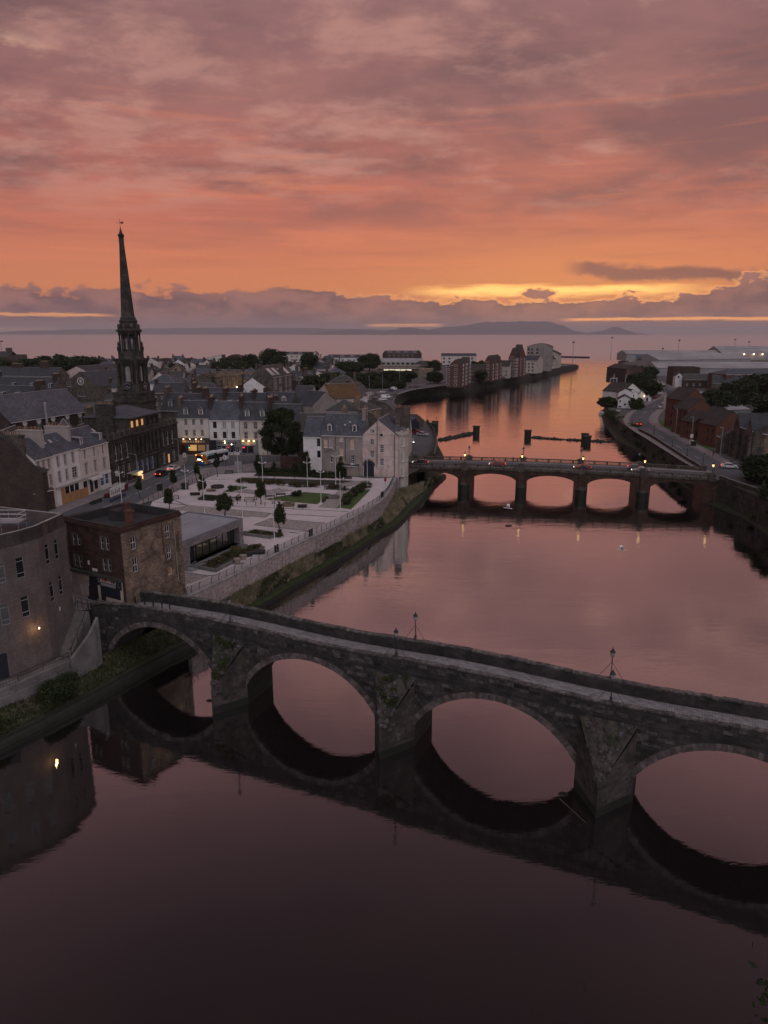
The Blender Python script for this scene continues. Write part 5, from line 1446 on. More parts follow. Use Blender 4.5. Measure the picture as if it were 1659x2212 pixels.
for k in range(3): MB().box(.5 - .3 * k, 1.6, -1.4, .6, .0, .45 - .15 * (k + 1) + .02, 'conc_light').build('step', pv)
for y in (-1.35, .55): MB().path([(0, y, .2), (0, y, 1.1), (1.5, y, 1.45), (1.5, y, .5)], .03, 6, 'steel').build('handrail', pv)
for x, y in ((3.5, 4), (9, 6.5), (14, 8)): MB().box(x, x + .9, y, y + .3, hh - .17, hh - .05, 'lead').build('roof_vent', pv)

# ---- high street terrace
def hrow(u0, u1): return hs(u0), hs(u1)
A, B = hrow(-7.0, -1.4)
building('terrace_house', 'narrow cream terrace house with grey window surrounds nearest the lean-to', A, B, 9, 6.1, 16.9, 20.5, 'gx', 'cream', 'slate', group='high street terrace', ov=.15,
         wins=[('f', u, 14.35, .65, 1.9, 'taupe') for u in (.6, 2.3, 3.95)] + [('f', .5, 11.0, .65, 2.1, 'taupe'), ('f', 2.3, 11.0, .65, 2.1, 'hood'), ('f', 4.0, 11.0, .65, 2.1, 'taupe'), ('f', 1.0, 6.6, 3.4, 2.9, 'dark')], chim=((5.6, 4.5, .9, 5.5, 22.0, 11, 'taupe'), (-.1, 4.5, .9, 5.5, 21.8, 9, 'grey_stone', 'pot_buff')), sky=((1.2, 18.7, .8, 1.1, 'bitumen_wet'),))
A, B = hrow(-1.4, 7.6)
o = building('terrace_house', 'white terrace house with dark slate roof above the boarded up shop', A, B, 9, 6.1, 17.05, 20.4, 'gx', 'white', 'slate', group='high street terrace', ov=.15,
             wins=[('f', u, 14.3, .7, 2.0, 'taupe') for u in (1.3, 3.75, 6.5)] + [('f', 1.3, 11.0, .72, 2.2, 'taupe'), ('f', 3.8, 11.0, .72, 2.2, 'taupe'), ('f', 6.15, 10.95, 1.6, 2.2, 'taupe')] + [('f', x, 8.0, 1.5, 1.6, 'plain') for x in (3.0, 4.7, 6.4)],
             chim=((9.0, 4.5, .9, 5.5, 21.7, 10, 'taupe'),), sky=((1.2, 18.8, .8, 1.0), (3.2, 18.8, .8, 1.0), (5.4, 18.9, .8, 1.0, 'bitumen_wet')))
for x0, x1, z1 in ((1.5, 2.8, 9.6), (2.8, 4.6, 8.1), (4.6, 6.4, 8.1), (6.4, 8.0, 8.1), (8.0, 11.0, 8.0)): MB().box(x0 + .02, x1 - .02, -.12, -.02, 0, z1 - 6.1, 'plywood', 'b').build('hoarding_board', o)
MB().box(-.1, 9.1, -.3, 0, 3.62, 4.0, 'taupe').build('shop_cornice', o)
A, B = hrow(7.6, 19.25)
o = building('terrace_house', 'wide pale terrace house with two dormers next to the dark civic building', A, B, 9, 6.1, 16.75, 20.3, 'gx', 'cream', 'slate', group='high street terrace', ov=.15,
             wins=[('f', u, 14.2, .72, 2.05, 'sash') for u in (1.9, 5.5, 9.1)] + [('f', u, 10.9, .75, 2.25, 'hood') for u in (1.9, 5.5, 9.1)] + [('f', x, 7.0, 1.4, 2.4, 'shopblue') for x in (7.3, 9.3)] + [('f', 3.0, 6.4, 1.3, 3.0, 'dark'), ('f', 4.7, 6.8, 1.4, 2.5, 'dark'), ('f', .6, 7.2, 1.5, 2.2, 'dark')],
             dorm=((2.6, 17.35, .8, 1.35, 'sash', 'flat'), (10.2, 17.35, .8, 1.35, 'sash', 'flat')), sky=((10.9, 18.9, .7, 1.0),))
MB().box(2.2, 6.6, -1.1, -.02, 3.5, 3.62, 'trim').build('awning', o); MB().box(2.2, 6.6, -1.12, -1.06, 3.1, 3.6, 'trim').build('awning_valance', o)
MB().box(0, 6.8, -.1, -.02, 3.62, 4.05, 'taupe').build('shop_fascia', o); MB().box(6.8, 11.4, -.28, -.02, 3.4, 3.9, 'trim').build('shop_fascia', o); MB().box(6.8, 11.4, -.2, -.02, 0, .8, 'trim').build('stall_riser', o)

# ---- civic building with loggia
A, B = hrow(19.4, 54.2)
wn = [('f', 24.4 - 19.4, 7.2, 1.1, 2.8, 'shop'), ('f', 27.0 - 19.4, 7.2, 1.2, 2.8, 'shop')] + [('f', u - 19.4, 6.7, 1.15, 3.15, 'shopblue') for u in (31.0, 33.5, 36.0, 38.7)] + [('f', 41.5 - 19.4, 6.3, 1.0, 3.5, 'dark'), ('f', 45.2 - 19.4, 6.7, 1.2, 3.0, 'shop'), ('f', 48.0 - 19.4, 6.5, 1.3, 2.5, 'bright'), ('f', 50.7 - 19.4, 6.7, 1.4, 3.0, 'shop'), ('f', 21.8 - 19.4, 6.3, 1.2, 3.4, 'dark')]
wn += [('f', u - 19.4, 11.6, .85, 3.5, 'one') for u in (21.7, 24.2, 26.8, 45.5, 48.1, 50.8)]
o = building('civic_building', 'long soot black stone civic building with columns, balustrade and shop windows below', A, B, 17, 6.1, 17.0, 18.1, 'flat', 'black_stone', 'bitumen', wins=wn, cat='building', trim='grey_stone')
for z0, z1, y in ((4.4, 4.75, -.35), (5.2, 5.45, -.2), (10.1, 10.35, -.25), (10.6, 11.0, -.6)): MB().box(-.1, 34.9, y, 0, z0, z1, 'black_stone').build('cornice', o)
for u in [30.2 + k * 2.05 for k in range(8)]:
    if u > 45: break
    b = MB(); b.lathe([(.42, 5.45), (.42, 5.7), (.34, 5.8), (.28, 9.6), (.4, 9.8), (.42, 10.1)], 10, 'black_stone', (u - 19.4, -.32)); b.build('column', o, smooth=True)
for k in range(6): MB().box(31.0 - 19.4 + k * 2.05 - .1, 31.0 - 19.4 + k * 2.05 + .55, -.03, -.02, 5.6, 9.6, 'glass').build('window', o)
for u in (20.0, 23.2, 25.7, 28.5, 29.4, 44.6, 47.2, 49.8, 52.6): MB().box(u - 19.4 - .28, u - 19.4 + .28, -.16, 0, 5.45, 10.1, 'black_stone').build('pilaster', o)
for u in (21.7, 24.2, 26.8, 45.5, 48.1, 50.8):
    b = MB(); pts = [(u - 19.4 + .425 + .62 * math.cos(R(a)), -.12, 9.0 + .62 * math.sin(R(a))) for a in range(0, 181, 20)]; b.path(pts, .1, 5, 'black_stone'); b.build('window_arch', o)
for u in [19.6 + k * 2.4 for k in range(5)] + [44.8 + k * 2.3 for k in range(5)]: MB().box(u - 19.4 - .3, u - 19.4 + .3, -.12, .4, 10.9, 12.35, 'grey_stone').build('pedestal', o)
b = MB(); u0, u1 = 30.0 - 19.4, 44.8 - 19.4
wall_panel(b, (u0, .2), (1, 0), u1 - u0, 11.0, 14.7, [(u0 * 0 + x, 11.6, x + 1.5, 13.9) for x in (.5, 3.0, 5.5, 8.0, 10.3, 12.6)], 'black_stone', (0, 1), .3); wall_panel(b, (u0, 12.5), (0, -1), 12.3, 11, 14.7, [], 'black_stone', (1, 0)); wall_panel(b, (u1, .2), (0, 1), 12.3, 11, 14.7, [], 'black_stone', (-1, 0)); b.build('attic_wall', o)
b = MB()
for k, x in enumerate((.5, 3.0, 5.5)): b = MB(); b.poly([(u0 + x, 0.45, 11.6), (u0 + x + 1.5, 0.45, 11.6), (u0 + x + 1.5, 0.45, 13.9), (u0 + x, 0.45, 13.9)], 'lit_warm'); b.build('lit_pane', o)
for x in (8.0, 10.3, 12.6): b = MB(); b.poly([(u0 + x, 0.45, 11.6), (u0 + x + 1.5, 0.45, 11.6), (u0 + x + 1.5, 0.45, 13.9), (u0 + x, 0.45, 13.9)], 'glass'); b.build('pane', o)
for x in (.5, 3.0, 5.5): MB().box(u0 + x + .1, u0 + x + 1.4, .25, .35, 11.6, 12.3, 'iron').build('balconette', o)
b = roof_mesh('hip', u1 - u0, 12.3, 14.7, 17.0, 'slate', .5, 5.0); ro = b.build('attic_roof', o, (u0, .2, 0))
MB().box(u0 - .5, u1 + .5, -.35, .0, 14.4, 14.75, 'black_stone').build('attic_cornice', o)
chimney(o, u0 + .4, 6.6, 1.6, 4.6, 11, 18.0, 9, 'black_stone', 'y')
MB().box(33.6, 34.8, 12, 17, 10, 15, 'grey_stone').build('chimney', o)

# ---- steeple
rzt = math.atan2(.9845, .1756) - math.pi / 2
T = thing('steeple', 'tall soot dark stone steeple with clock faces and octagonal needle spire', 'tower', (-78.1, 224.5, 6), rzt)
Zt = lambda z: z - 6
BS = 'black_stone'
sq = lambda b, s, z0, z1, m=BS: b.box(-s, s, -s, s, Zt(z0), Zt(z1), m, 'u')
b = MB(); sq(b, 4.6, 6, 20.4); sq(b, 5.0, 20.4, 21.0); sq(b, 4.5, 21.0, 22.9); sq(b, 4.7, 22.9, 23.4); b.build('base_stage', T)
b = MB(); sq(b, 3.6, 23.4, 25.6); sq(b, 2.75, 25.6, 32.2); b.build('belfry_core', T)
b = MB(); sq(b, 3.55, 32.0, 32.6); sq(b, 3.8, 32.6, 33.1); sq(b, 4.05, 33.1, 33.5); b.build('belfry_cornice', T)
for i in range(4):
    a = i * math.pi / 2
    for t_ in (-3.05, -1.55, 1.55, 3.05):
        x, y = t_ * math.cos(a) + 3.1 * math.sin(a), t_ * math.sin(a) - 3.1 * math.cos(a)
        if abs(t_) > 2.5 and i % 2: continue
        MB().lathe([(.5, Zt(25.6)), (.42, Zt(26)), (.36, Zt(31.3)), (.5, Zt(31.6)), (.5, Zt(32))], 9, BS, (x, y)).build('column', T, smooth=True)
    f = thing('clock', '', '', (3.66 * math.sin(a), -3.66 * math.cos(a), Zt(25.3)), a); f.parent = T
    b = MB(); b.lathe([(1.35, 0), (1.35, .12), (1.15, .14)], 24, BS); c = b.build('rim', f); c.rotation_euler = (R(90), 0, 0)
    b = MB(); b.lathe([(1.14, .15), (1.1, .16)], 24, 'navy'); c = b.build('dial', f); c.rotation_euler = (R(90), 0, 0)
    b = MB()
    for h in range(12):
        q = h * math.pi / 6; b.tube((math.sin(q) * .78, -.18, math.cos(q) * .78), (math.sin(q) * 1.02, -.18, math.cos(q) * 1.02), .045, n=4, m='trim')
    b.build('hour_marks', f)
    b = MB(); b.tube((0, -.2, 0), (-.42, -.2, -.38), .06, .04, 4, 'trim'); b.tube((0, -.2, 0), (.62, -.2, -.66), .045, .03, 4, 'trim'); b.build('hands', f)
    b = MB(); H0, H1 = Zt(26.6), Zt(30.4); b.box(-.75, .75, -2.82, -2.74, H0, H1, 'conc_light'); lv = b.build('louvre', T, (0, 0, 0), a)
    b = MB(); b.lathe([(.75, 0), (.75, .08)], 16, 'conc_light'); c = b.build('louvre_head', T, (2.74 * math.sin(a), -2.74 * math.cos(a), H1), a); c.rotation_euler = (R(90), 0, a)
oc = math.pi / 8
b = MB(); b.lathe([(3.9, Zt(33.5)), (3.75, Zt(33.8)), (3.6, Zt(34.2)), (3.55, Zt(35.6)), (3.3, Zt(35.7))], 8, BS, ph=oc); b.build('pedestal_stage', T)
b = MB(); b.lathe([(2.2, Zt(35.6)), (2.15, Zt(41.0))], 8, BS, ph=oc); b.build('lantern_core', T)
for i in range(8):
    a = oc + i * math.pi / 4; MB().lathe([(.36, Zt(35.6)), (.28, Zt(35.9)), (.24, Zt(40.3)), (.36, Zt(40.6)), (.36, Zt(40.9))], 8, BS, (2.95 * math.cos(a), 2.95 * math.sin(a))).build('lantern_column', T, smooth=True)
    a = i * math.pi / 4; MB().box(-.3, .3, -2.1, -2.04, Zt(36.2), Zt(39.4), 'conc_light').build('lantern_opening', T, (0, 0, 0), a)
for i in range(4):
    a = math.pi / 4 + i * math.pi / 2; MB().lathe([(.35, Zt(34)), (.3, Zt(35.4)), (.5, Zt(36.0)), (.55, Zt(36.8)), (.25, Zt(37.3)), (.4, Zt(37.8)), (.1, Zt(38.6))], 8, BS, (3.55 * math.cos(a), 3.55 * math.sin(a))).build('urn', T, smooth=True)
b = MB(); b.lathe([(3.2, Zt(40.9)), (3.3, Zt(41.3)), (3.85, Zt(41.6)), (3.9, Zt(41.95)), (3.4, Zt(42.1)), (3.35, Zt(42.4)), (2.9, Zt(42.5))], 8, BS, ph=oc); b.build('lantern_cornice', T)
b = MB(); b.lathe([(2.8, Zt(42.4)), (2.75, Zt(43.6)), (2.5, Zt(44.0)), (2.65, Zt(44.3)), (2.75, Zt(44.7)), (2.3, Zt(45.1)), (2.35, Zt(45.5)), (2.0, Zt(45.9))], 16, BS); b.build('spire_collar', T)
for i in range(8):
    a = i * math.pi / 4; MB().lathe([(.3, Zt(42.4)), (.5, Zt(42.9)), (.5, Zt(43.3)), (.25, Zt(43.8))], 7, 'grey_stone', (2.95 * math.cos(a), 2.95 * math.sin(a))).build('scroll_block', T, smooth=True)
stone('spire_stone', (0.085, 0.072, 0.060), (0.036, 0.032, 0.028), 0.9, 0.5, stain=((0.022, 0.02, 0.018), 0.6))
b = MB(); b.lathe([(2.05, Zt(45.8)), (1.95, Zt(46.4)), (1.30, Zt(57)), (.68, Zt(67.2))], 8, 'spire_stone', ph=oc); b.build('spire', T)
b = MB(); b.lathe([(.68, Zt(67.0)), (.82, Zt(67.2)), (.68, Zt(67.4)), (.8, Zt(67.7)), (.66, Zt(68)), (.8, Zt(68.3)), (.68, Zt(68.6)), (.95, Zt(69.0)), (.95, Zt(69.3)), (.5, Zt(69.8)), (.14, Zt(71.0))], 10, BS); b.build('finial', T)
b = MB(); b.tube((0, 0, Zt(71)), (0, 0, Zt(73.8)), .06, n=5); b.lathe([(.02, Zt(71)), (.26, Zt(71.25)), (.02, Zt(71.5))], 8); b.tube((-.9, 0, Zt(70.7)), (.9, 0, Zt(70.7)), .05, n=4); b.build('vane_rod', T)
b = MB(); b.tube((-1.0, 0, Zt(72.7)), (1.0, 0, Zt(72.7)), .05, n=4); b.poly([(.2, 0, Zt(72.5)), (1.1, 0, Zt(72.4)), (1.0, 0, Zt(73.0)), (.25, 0, Zt(72.95))], 'iron'); b.build('weather_vane', T)

# ---- big hall behind the terrace
o = building('hall', 'large red brick hall with long mauve slate roof and arched windows behind the terrace', (-103.6, 196.5), (-94.3, 226.5), 14.5, 6, 17.5, 24.0, 'gx', 'brown_brick', 'slate_mauve', ov=.5, cat='building', wins=[('f', u, 12.0, 1.7, 4.3, 'arch') for u in (4.5, 9.8, 15.5, 21.5, 27)])
for u in (4.5, 9.8, 15.5, 21.5, 27):
    b = MB(); b.lathe([(.85, 0), (.85, .16)], 16, 'trim'); c = b.build('window_head', o, (u + .85, .0, 10.3)); c.rotation_euler = (R(90), 0, 0)
MB().lathe([(.35, 0), (.35, 9.5), (.5, 9.6), (.45, 10.4), (.2, 10.6)], 10, 'pole_grey', (12.6, -1.2)).build('flue', o, (0, 0, 5.0), smooth=True)

# ================================================================== STREET OF PUBS ACROSS THE SQUARE
PA = (-61.1, 208.71)
pu = lambda u: (PA[0] + u, PA[1] - .019 * u)
o = building('pub', 'cream three storey pub with brown timber front and four glowing sign lamps', pu(.3), pu(9.6), 10, 6.1, 17.0, 21.6, 'gx', 'cream', 'slate_dark', group='row of pubs', ov=.2, wins=[('f', u, z, .95, 1.8, 'sash6') for z in (14.85, 11.65) for u in (2.1, 4.4, 6.8)],
             dorm=((2.5, 17.9, 1.0, 1.4, 'sash', 'hip'), (6.9, 17.9, 1.0, 1.4, 'sash', 'hip')), chim=((9.3, 5, 1.0, 5, 22.6, 7, 'brown_brick', 'pot_buff'), (.1, 5, .9, 4.5, 22.4, 6, 'grey_stone', 'pot_buff')))
def front(o, x0, x1, z1, m, parts=()):
    MB().box(x0, x1, -.22, -.02, 0, z1, m, 'bu').build('shop_front', o)
    for (a, c, e, f, mm, nmx) in parts: MB().box(a, c, -.27, -.2, e, f, mm, 'b').build(nmx, o)
front(o, 0, 9.3, 4.9, 'brown_paint', [(.4, 8.9, 3.4, 4.5, 'trim_dark', 'sign_board'), (3.0, 5.4, 1.2, 2.9, 'lit_warm', 'window'), (5.8, 7.9, 1.2, 2.9, 'lit_dim', 'window'), (.8, 1.9, .1, 2.9, 'navy', 'door'), (8.3, 9.0, .1, 3.0, 'beige', 'pilaster')])
for k in range(9): MB().box(1.2 + k * .78, 1.65 + k * .78, -.29, -.27, 3.6, 4.2, 'pot_buff', 'b').build('sign_letter', o)
for x in (1.7, 3.6, 5.4, 7.0):
    b = MB(); b.lathe([(.05, .12), (.16, 0)], 8, 'lamp_hot'); b.build('sign_lamp', o, (x, -.55, 4.62)); MB().tube((x, -.2, 4.75), (x, -.55, 4.72), .02).build('lamp_arm', o)
def glow(x, y, z, e, c=(1, .6, .25), r=.15):
    l = bpy.data.lights.new('shop_light', 'POINT'); l.energy = e; l.color = c; l.shadow_soft_size = r
    q = bpy.data.objects.new('shop_light', l); COL.objects.link(q); q.location = (x, y, z)
for u in (2, 5.7): glow(pu(u + .3)[0], PA[1] - 1.0, 10.2, 26)
o = building('pub', 'white painted three storey house with plain dark windows over a blue grey bar front', pu(9.75), pu(18.55), 10, 6.1, 16.5, 21.4, 'gx', 'white', 'slate', group='row of pubs', ov=.15,
             wins=[('f', 1.1, 13.95, 1.1, 1.9, 'plain'), ('f', 3.9, 13.95, 1.1, 1.9, 'curt'), ('f', 6.4, 13.9, 1.1, 1.9, 'curt')] + [('f', u, 10.95, 1.1, 1.95, 'plain') for u in (1.1, 3.85, 6.45)], chim=((8.9, 5, .9, 4.5, 22.9, 6, 'brown_brick', 'pot_buff'),))
front(o, 0, 8.8, 4.4, 'blue_grey', [(0, 1.9, .1, 4.3, 'navy', 'dark_bay'), (2.1, 3.2, .9, 2.7, 'glass', 'window'), (3.5, 4.6, .9, 2.7, 'glass', 'window'), (4.9, 5.7, .9, 2.7, 'glass', 'window'), (6.0, 7.2, .1, 2.8, 'navy', 'door'), (7.6, 8.4, .7, 2.4, 'navy', 'menu_board'), (5.0, 5.55, 2.05, 2.4, 'sign_red', 'neon_sign')])
for k in range(11): MB().box(2.2 + k * .52, 2.5 + k * .52, -.24, -.22, 3.2, 3.8, 'navy', 'b').build('sign_letter', o)
for x, z in ((4.4, 3.9), (4.45, 3.45), (6.4, 3.0)): MB().lathe([(.02, 0), (.13, .15), (.02, .3)], 8, 'lamp_hot').build('lantern', o, (x, -.5, z))
glow(pu(14.2)[0], PA[1] - 1.6, 9.3, 22)
o = building('pub', 'cream house with window cornices and three round bar lamps beside the big tree', pu(18.7), pu(27.5), 10, 6.1, 16.4, 21.1, 'gx', 'cream', 'slate_dark', group='row of pubs', ov=.2, wins=[('f', u, z, .95, 1.85, 'hood') for z in (13.9, 10.9) for u in (1.3, 4.2, 7.0)],
             dorm=((2.2, 17.4, 1.0, 1.5, 'sash6', 'hip'), (6.6, 17.4, 1.0, 1.5, 'sash6', 'hip')), chim=((8.7, 5, .9, 5.5, 22.6, 7, 'brown_brick', 'pot_buff'),))
front(o, 0, 5.2, 4.3, 'blue_grey', [(.4, 4.6, 2.9, 3.9, 'cream_paint', 'awning'), (.5, 2.0, .6, 2.6, 'glass', 'window'), (2.2, 3.8, .6, 2.6, 'glass', 'window'), (.6, 1.3, 2.0, 2.4, 'sign_red', 'neon_sign')])
for x in (.9, 2.6, 4.1): MB().lathe([(.02, 0), (.3, .12), (.34, .3), (.1, .5)], 10, 'lamp_on').build('bar_lamp', o, (x, -.5, 3.9))
glow(pu(21)[0], PA[1] - 1.5, 9.6, 18)
building('tenement', 'stone fronted tenement half hidden behind the crown of the big tree', pu(27.6), (-24.5, 208), 10, 6.1, 16.0, 20.6, 'gx', 'grey_stone', 'slate_dark', wins=grid('f', (1.5, 4.5, 7.0), (13.2, 10.2), 1, 1.8, 'sash'))
# outdoor seating screens in front of the bar
sc_ = thing('bar_screens', 'row of white printed wind screens in front of the bar', 'screens', (-51.6, 206.9, 6.1))
for k in range(5):
    MB().box(k * 1.85 + .04, k * 1.85 + 1.75, -.02, .02, .12, .95, 'trim').build('panel', sc_); MB().tube((k * 1.85, 0, 0), (k * 1.85, 0, 1.05), .03).build('post', sc_)
    if k % 2: MB().box(k * 1.85 + .5, k * 1.85 + 1.1, -.03, -.02, .4, .65, 'pole_grey').build('print', sc_)
MB().box(-1.0, 1.0, -.4, .4, 0, 1.1, 'leaf').build('planter_box', None, (-53.2, 206.4, 6.1), label='long green planter box in front of the pubs', cat='planter')

# ---- group beside the river: white house, grey tenement, pink gable with round tower
building('white_house', 'white rendered house with dark slate roof between the big tree and the grey tenement', (-20.6, 180.0), (-15.9, 179.2), 8.5, 6, 15.6, 20.2, 'gx', 'white', 'slate', wins=[('f', 3.6, 13.1, .9, 2.0, 'plain'), ('f', 3.6, 10.2, .9, 1.8, 'plain')], ov=.1)
building('rear_range', 'long mossy slate roofed range with two white dormers behind the white house', (-24, 196), (-11, 194.3), 8, 6, 15.2, 19.4, 'gx', 'grey_stone', 'slate_brown', dorm=((3.0, 16.1, 1.0, 1.4, 'sash6', 'flat'), (10.6, 16.1, 1.0, 1.4, 'sash6', 'flat')), chim=((12.6, 4, .9, 3.5, 21.0, 6, 'sand_stone', 'pot_buff'),), sky=((6.0, 16.7, 1.6, 1.6),))
o = building('grey_tenement', 'stained grey tenement with drain pipes and small dormers beside the pink gable', (-15.8, 179.1), (-5.4, 176.8), 9.5, 6, 16.2, 21.0, 'gx', 'grey_render', 'slate', ov=.15,
             wins=[('f', .6, 12.9, .9, 2.0, 'lit'), ('f', 2.0, 12.9, .85, 2.2, 'curt'), ('f', 4.7, 14.6, .95, 1.0, 'lit'), ('f', 4.7, 11.0, .95, 1.7, 'lit'), ('f', 4.75, 8.2, .9, 1.6, 'lit'), ('f', 7.5, 12.7, .95, 2.3, 'lit'), ('f', 7.6, 8.9, .95, 2.3, 'sash'), ('f', 2.2, 9.2, .6, 1.4, 'one')],
             dorm=((1.9, 17.1, .8, 1.3, 'one', 'gable'), (8.4, 17.1, .8, 1.3, 'one', 'gable')), sky=((5.4, 18.2, .4, .6), (6.5, 18.9, .4, .6)), chim=((10.2, 4.6, .9, 2.6, 22.6, 4, 'grey_render'),))
for x in (3.6, 6.2): MB().path([(x, -.1, 10.1), (x, -.1, 3.6)], .07, 5, 'trim_dark').build('drain_pipe', o)
MB().path([(.7, -.1, 5.6), (2.2, -.1, 6.4), (3.6, -.1, 5.9)], .06, 5, 'trim_dark').build('drain_pipe', o); MB().box(7.6, 8.3, -.4, -.02, 2.7, 3.2, 'trim').build('air_conditioner', o)
o = building('pink_house', 'tall pink rendered gable house over the river with an arched pend', (-5.5, 176.9), (3.5, 175.0), 13, 5.6, 16.5, 20.4, 'gy', 'pink', 'slate', cat='house', ov=.1, mid=.46, wins=[('f', u, z, .95, h, s) for u, z, h, s in ((2.1, 16.9, 1.1, 'sash6'), (2.1, 14.0, 1.4, 'sash'), (2.1, 10.7, 1.8, 'sash6'), (4.6, 12.1, 1.9, 'sash6'), (4.6, 8.8, 1.8, 'sash6'))])
b = MB(); P = [(.45, 0)] + [(1.75 + 1.3 * math.cos(R(a)), 3.0 + 1.25 * math.sin(R(a))) for a in range(180, -1, -15)] + [(3.05, 0)]; b.poly([(x, -.02, z + .1) for x, z in P][::-1], 'navy'); b.build('pend_mouth', o)
b = MB(); b.path([(1.75 + 1.5 * math.cos(R(a)), -.05, 3.1 + 1.45 * math.sin(R(a))) for a in range(0, 181, 15)], .16, 5, 'sand_stone'); b.build('pend_arch', o)
for z in (10.9, 8.4, 5.4): MB().box(0, 9.2, -.05, -.01, z, z + .1, 'taupe').build('string_course', o)
b = MB(); b.lathe([(.5, 0), (.5, .1)], 14, 'trim'); c = b.build('round_window', o, (4.95, -.02, 10.9)); c.rotation_euler = (R(90), 0, 0)
b = MB(); b.lathe([(.38, .11), (.37, .13)], 14, 'glass'); c = b.build('round_pane', o, (4.95, -.02, 10.9)); c.rotation_euler = (R(90), 0, 0)
for x, z0, z1 in ((3.9, 3.4, 14.2), (8.3, .2, 10.9)): MB().tube((x, -.1, z0), (x, -.1, z1), .08, n=5, m='trim_dark').build('drain_pipe', o)
chimney(o, 7.6, 9.5, 1.1, 4.6, 11, 17.0, 6, 'grey_stone', 'y'); MB().box(2.9, 3.1, -.3, -.02, 11.6, 12.0, 'trim_dark').build('satellite_dish', o)
tw = thing('round_tower', 'cream stone rounded tower bay with battlements joined to the pink house above the river', 'tower', (3.2, 178.9, 1.0))
b = MB(); b.lathe([(3.05, -1), (3.05, 15.0), (3.2, 15.1), (3.3, 15.5), (3.25, 16.3), (2.9, 16.3), (2.9, 15.7)], 20, 'beige'); b.build('wall', tw)
for k in range(16):
    a = k * math.pi / 8
    if k % 2: MB().box(-.3, .3, -3.3, -2.9, 16.3, 16.6, 'beige').build('merlon', tw, (0, 0, 0), a)
for z, h in ((13.0, 2.0), (9.2, 2.1), (5.4, 2.3), (2.2, 1.6)):
    for a in (32, 68):
        x, y = 3.05 * math.sin(R(a)), -3.05 * math.cos(R(a)); add_window(tw, x - .45 * math.cos(R(a)) - .1 * math.sin(R(a)), y - .45 * math.sin(R(a)) + .1 * math.cos(R(a)) - .2, z - 1 + .6, R(a), .9, h, 'sash6' if z > 3 else 'curt')
MB().lathe([(2.9, 0), (.2, 2.2)], 16, 'slate').build('roof', tw, (0, 0, 15.6))
b = MB(); wallstrip(b, [(3.0, 173.2), (3.6, 176.4)], 0, -.6, 1, 6.1, 'conc_light'); b.build('corner_buttress', label='pale concrete buttress at the foot of the pink house', cat='wall')
# garden walls and sheds behind the square
b = MB(); wallstrip(b, [(-27.2, 184.0), (-20.4, 183.0), (-15.0, 181.4), (-9.8, 178.6), (-6.6, 177.4)], 0, .5, 6, [9.8, 9.6, 9.4, 9.2, 8.6], 'red_sand', 'slate_dark'); b.build('garden_wall', label='old patched brick garden wall below the white house', cat='wall')
building('shed', 'small grey rendered shed with lean-to roof beside the arched pend', (-10.8, 177.6), (-6.6, 176.2), 3, 6, 8.6, 9.6, 'mono', 'grey_render', 'slate_dark', cat='shed')

# ================================================================== ROOFS BEHIND
def bb(*a, **k): return building(*a, **{**dict(cat='building', ov=.3), **k})
bb('corn_hall', 'brown stone building with long hipped slate roof behind the grey tenement', (-22, 262), (-9, 260.5), 12, 6, 13.2, 17.0, 'hip', 'sand_stone', 'slate_brown', wins=grid('f', (2, 5, 8, 11), (11,), .9, 1.3, 'sash'))
bb('stone_block', 'brown stone block with sloping roof turning toward the quay', (-8.8, 260), (-1.5, 271), 10, 6, 13.5, 16.5, 'hip', 'sand_stone', 'slate_brown', chim=((1, 2, 1, 2, 18.2, 3),))
bb('grey_house', 'pale grey house with steep dark slate roof and small white windows', (-39.3, 306), (-31.5, 304.6), 14, 6, 13, 19.0, 'gx', 'beige', 'slate_dark', wins=grid('f', (1.2, 4.8), (10.8, 8.2), 1.1, 1.3, 'one'), caps=True)
bb('dormer_house', 'stone house with two broad white dormers on a dark slate roof', (-51.5, 300), (-38.5, 297.8), 10, 6, 12.6, 16.9, 'gx', 'grey_stone', 'slate_dark', dorm=((2.6, 13.6, 1.5, 1.4, 'sash6'), (9.6, 13.6, 1.6, 1.4, 'sash6')), chim=((.4, 5, .9, 3.5, 18.6, 4, 'brown_brick'), (6, 1.5, 1.8, .8, 15.6, 4, 'brown_brick', 'pot_buff')))
bb('gable_house', 'stained cream gable house with rust coloured slate roof', (-32.71,330.09,13), (-23.02,315.79,13), 16, 6, 13, 19, 'gy', 'beige', 'rust_slate', mid=.62)
bb('gable_house', 'stained grey roughcast gable with dark lean-to roof below it', (-29.61,296.65,12), (-19.56,307.58,12), 12, 6, 12, 17.2, 'gy', 'grey_render', 'slate_dark')
bb('studio', 'tall rubble stone studio block with large multi pane windows and roof lights', (-61.5, 397), (-54.2, 424), 13, 6, 17.8, 23.6, 'gx', 'grey_stone', 'slate_brown', wins=[('f', 1.5, 10.5, 4.6, 6.8, 'big'), ('f', 8.6, 13.6, 4.2, 3.6, 'big'), ('f', 8.8, 8.2, 4.2, 3.8, 'big'), ('f', 17.2, 10.5, 3.4, 6.8, 'big'), ('f', 22.8, 10.5, 4.2, 6.8, 'big'), ('f', 17.2, 6.5, 3.4, 3, 'big'), ('f', 22.8, 6.5, 4.2, 3, 'big')], sky=((1.6, 18.4, 4.2, 5.5), (8.6, 18.4, 4.0, 5.5), (15.6, 18.6, 2.6, 4.5), (22.6, 18.4, 4.2, 5.5)), chim=((14.6, 1.0, 2.0, 2.2, 24.6, 0, 'grey_stone'),))
bb('annex', 'square sandstone annex with small pyramid roof and outdoor lights', (-81.84,430.36,15), (-76.63,438.62,15), 12, 6, 15, 18, 'hip', 'sand_stone', 'slate', wins=[('f', 3, 9.5, 1.4, 2.2, 'sash6')])
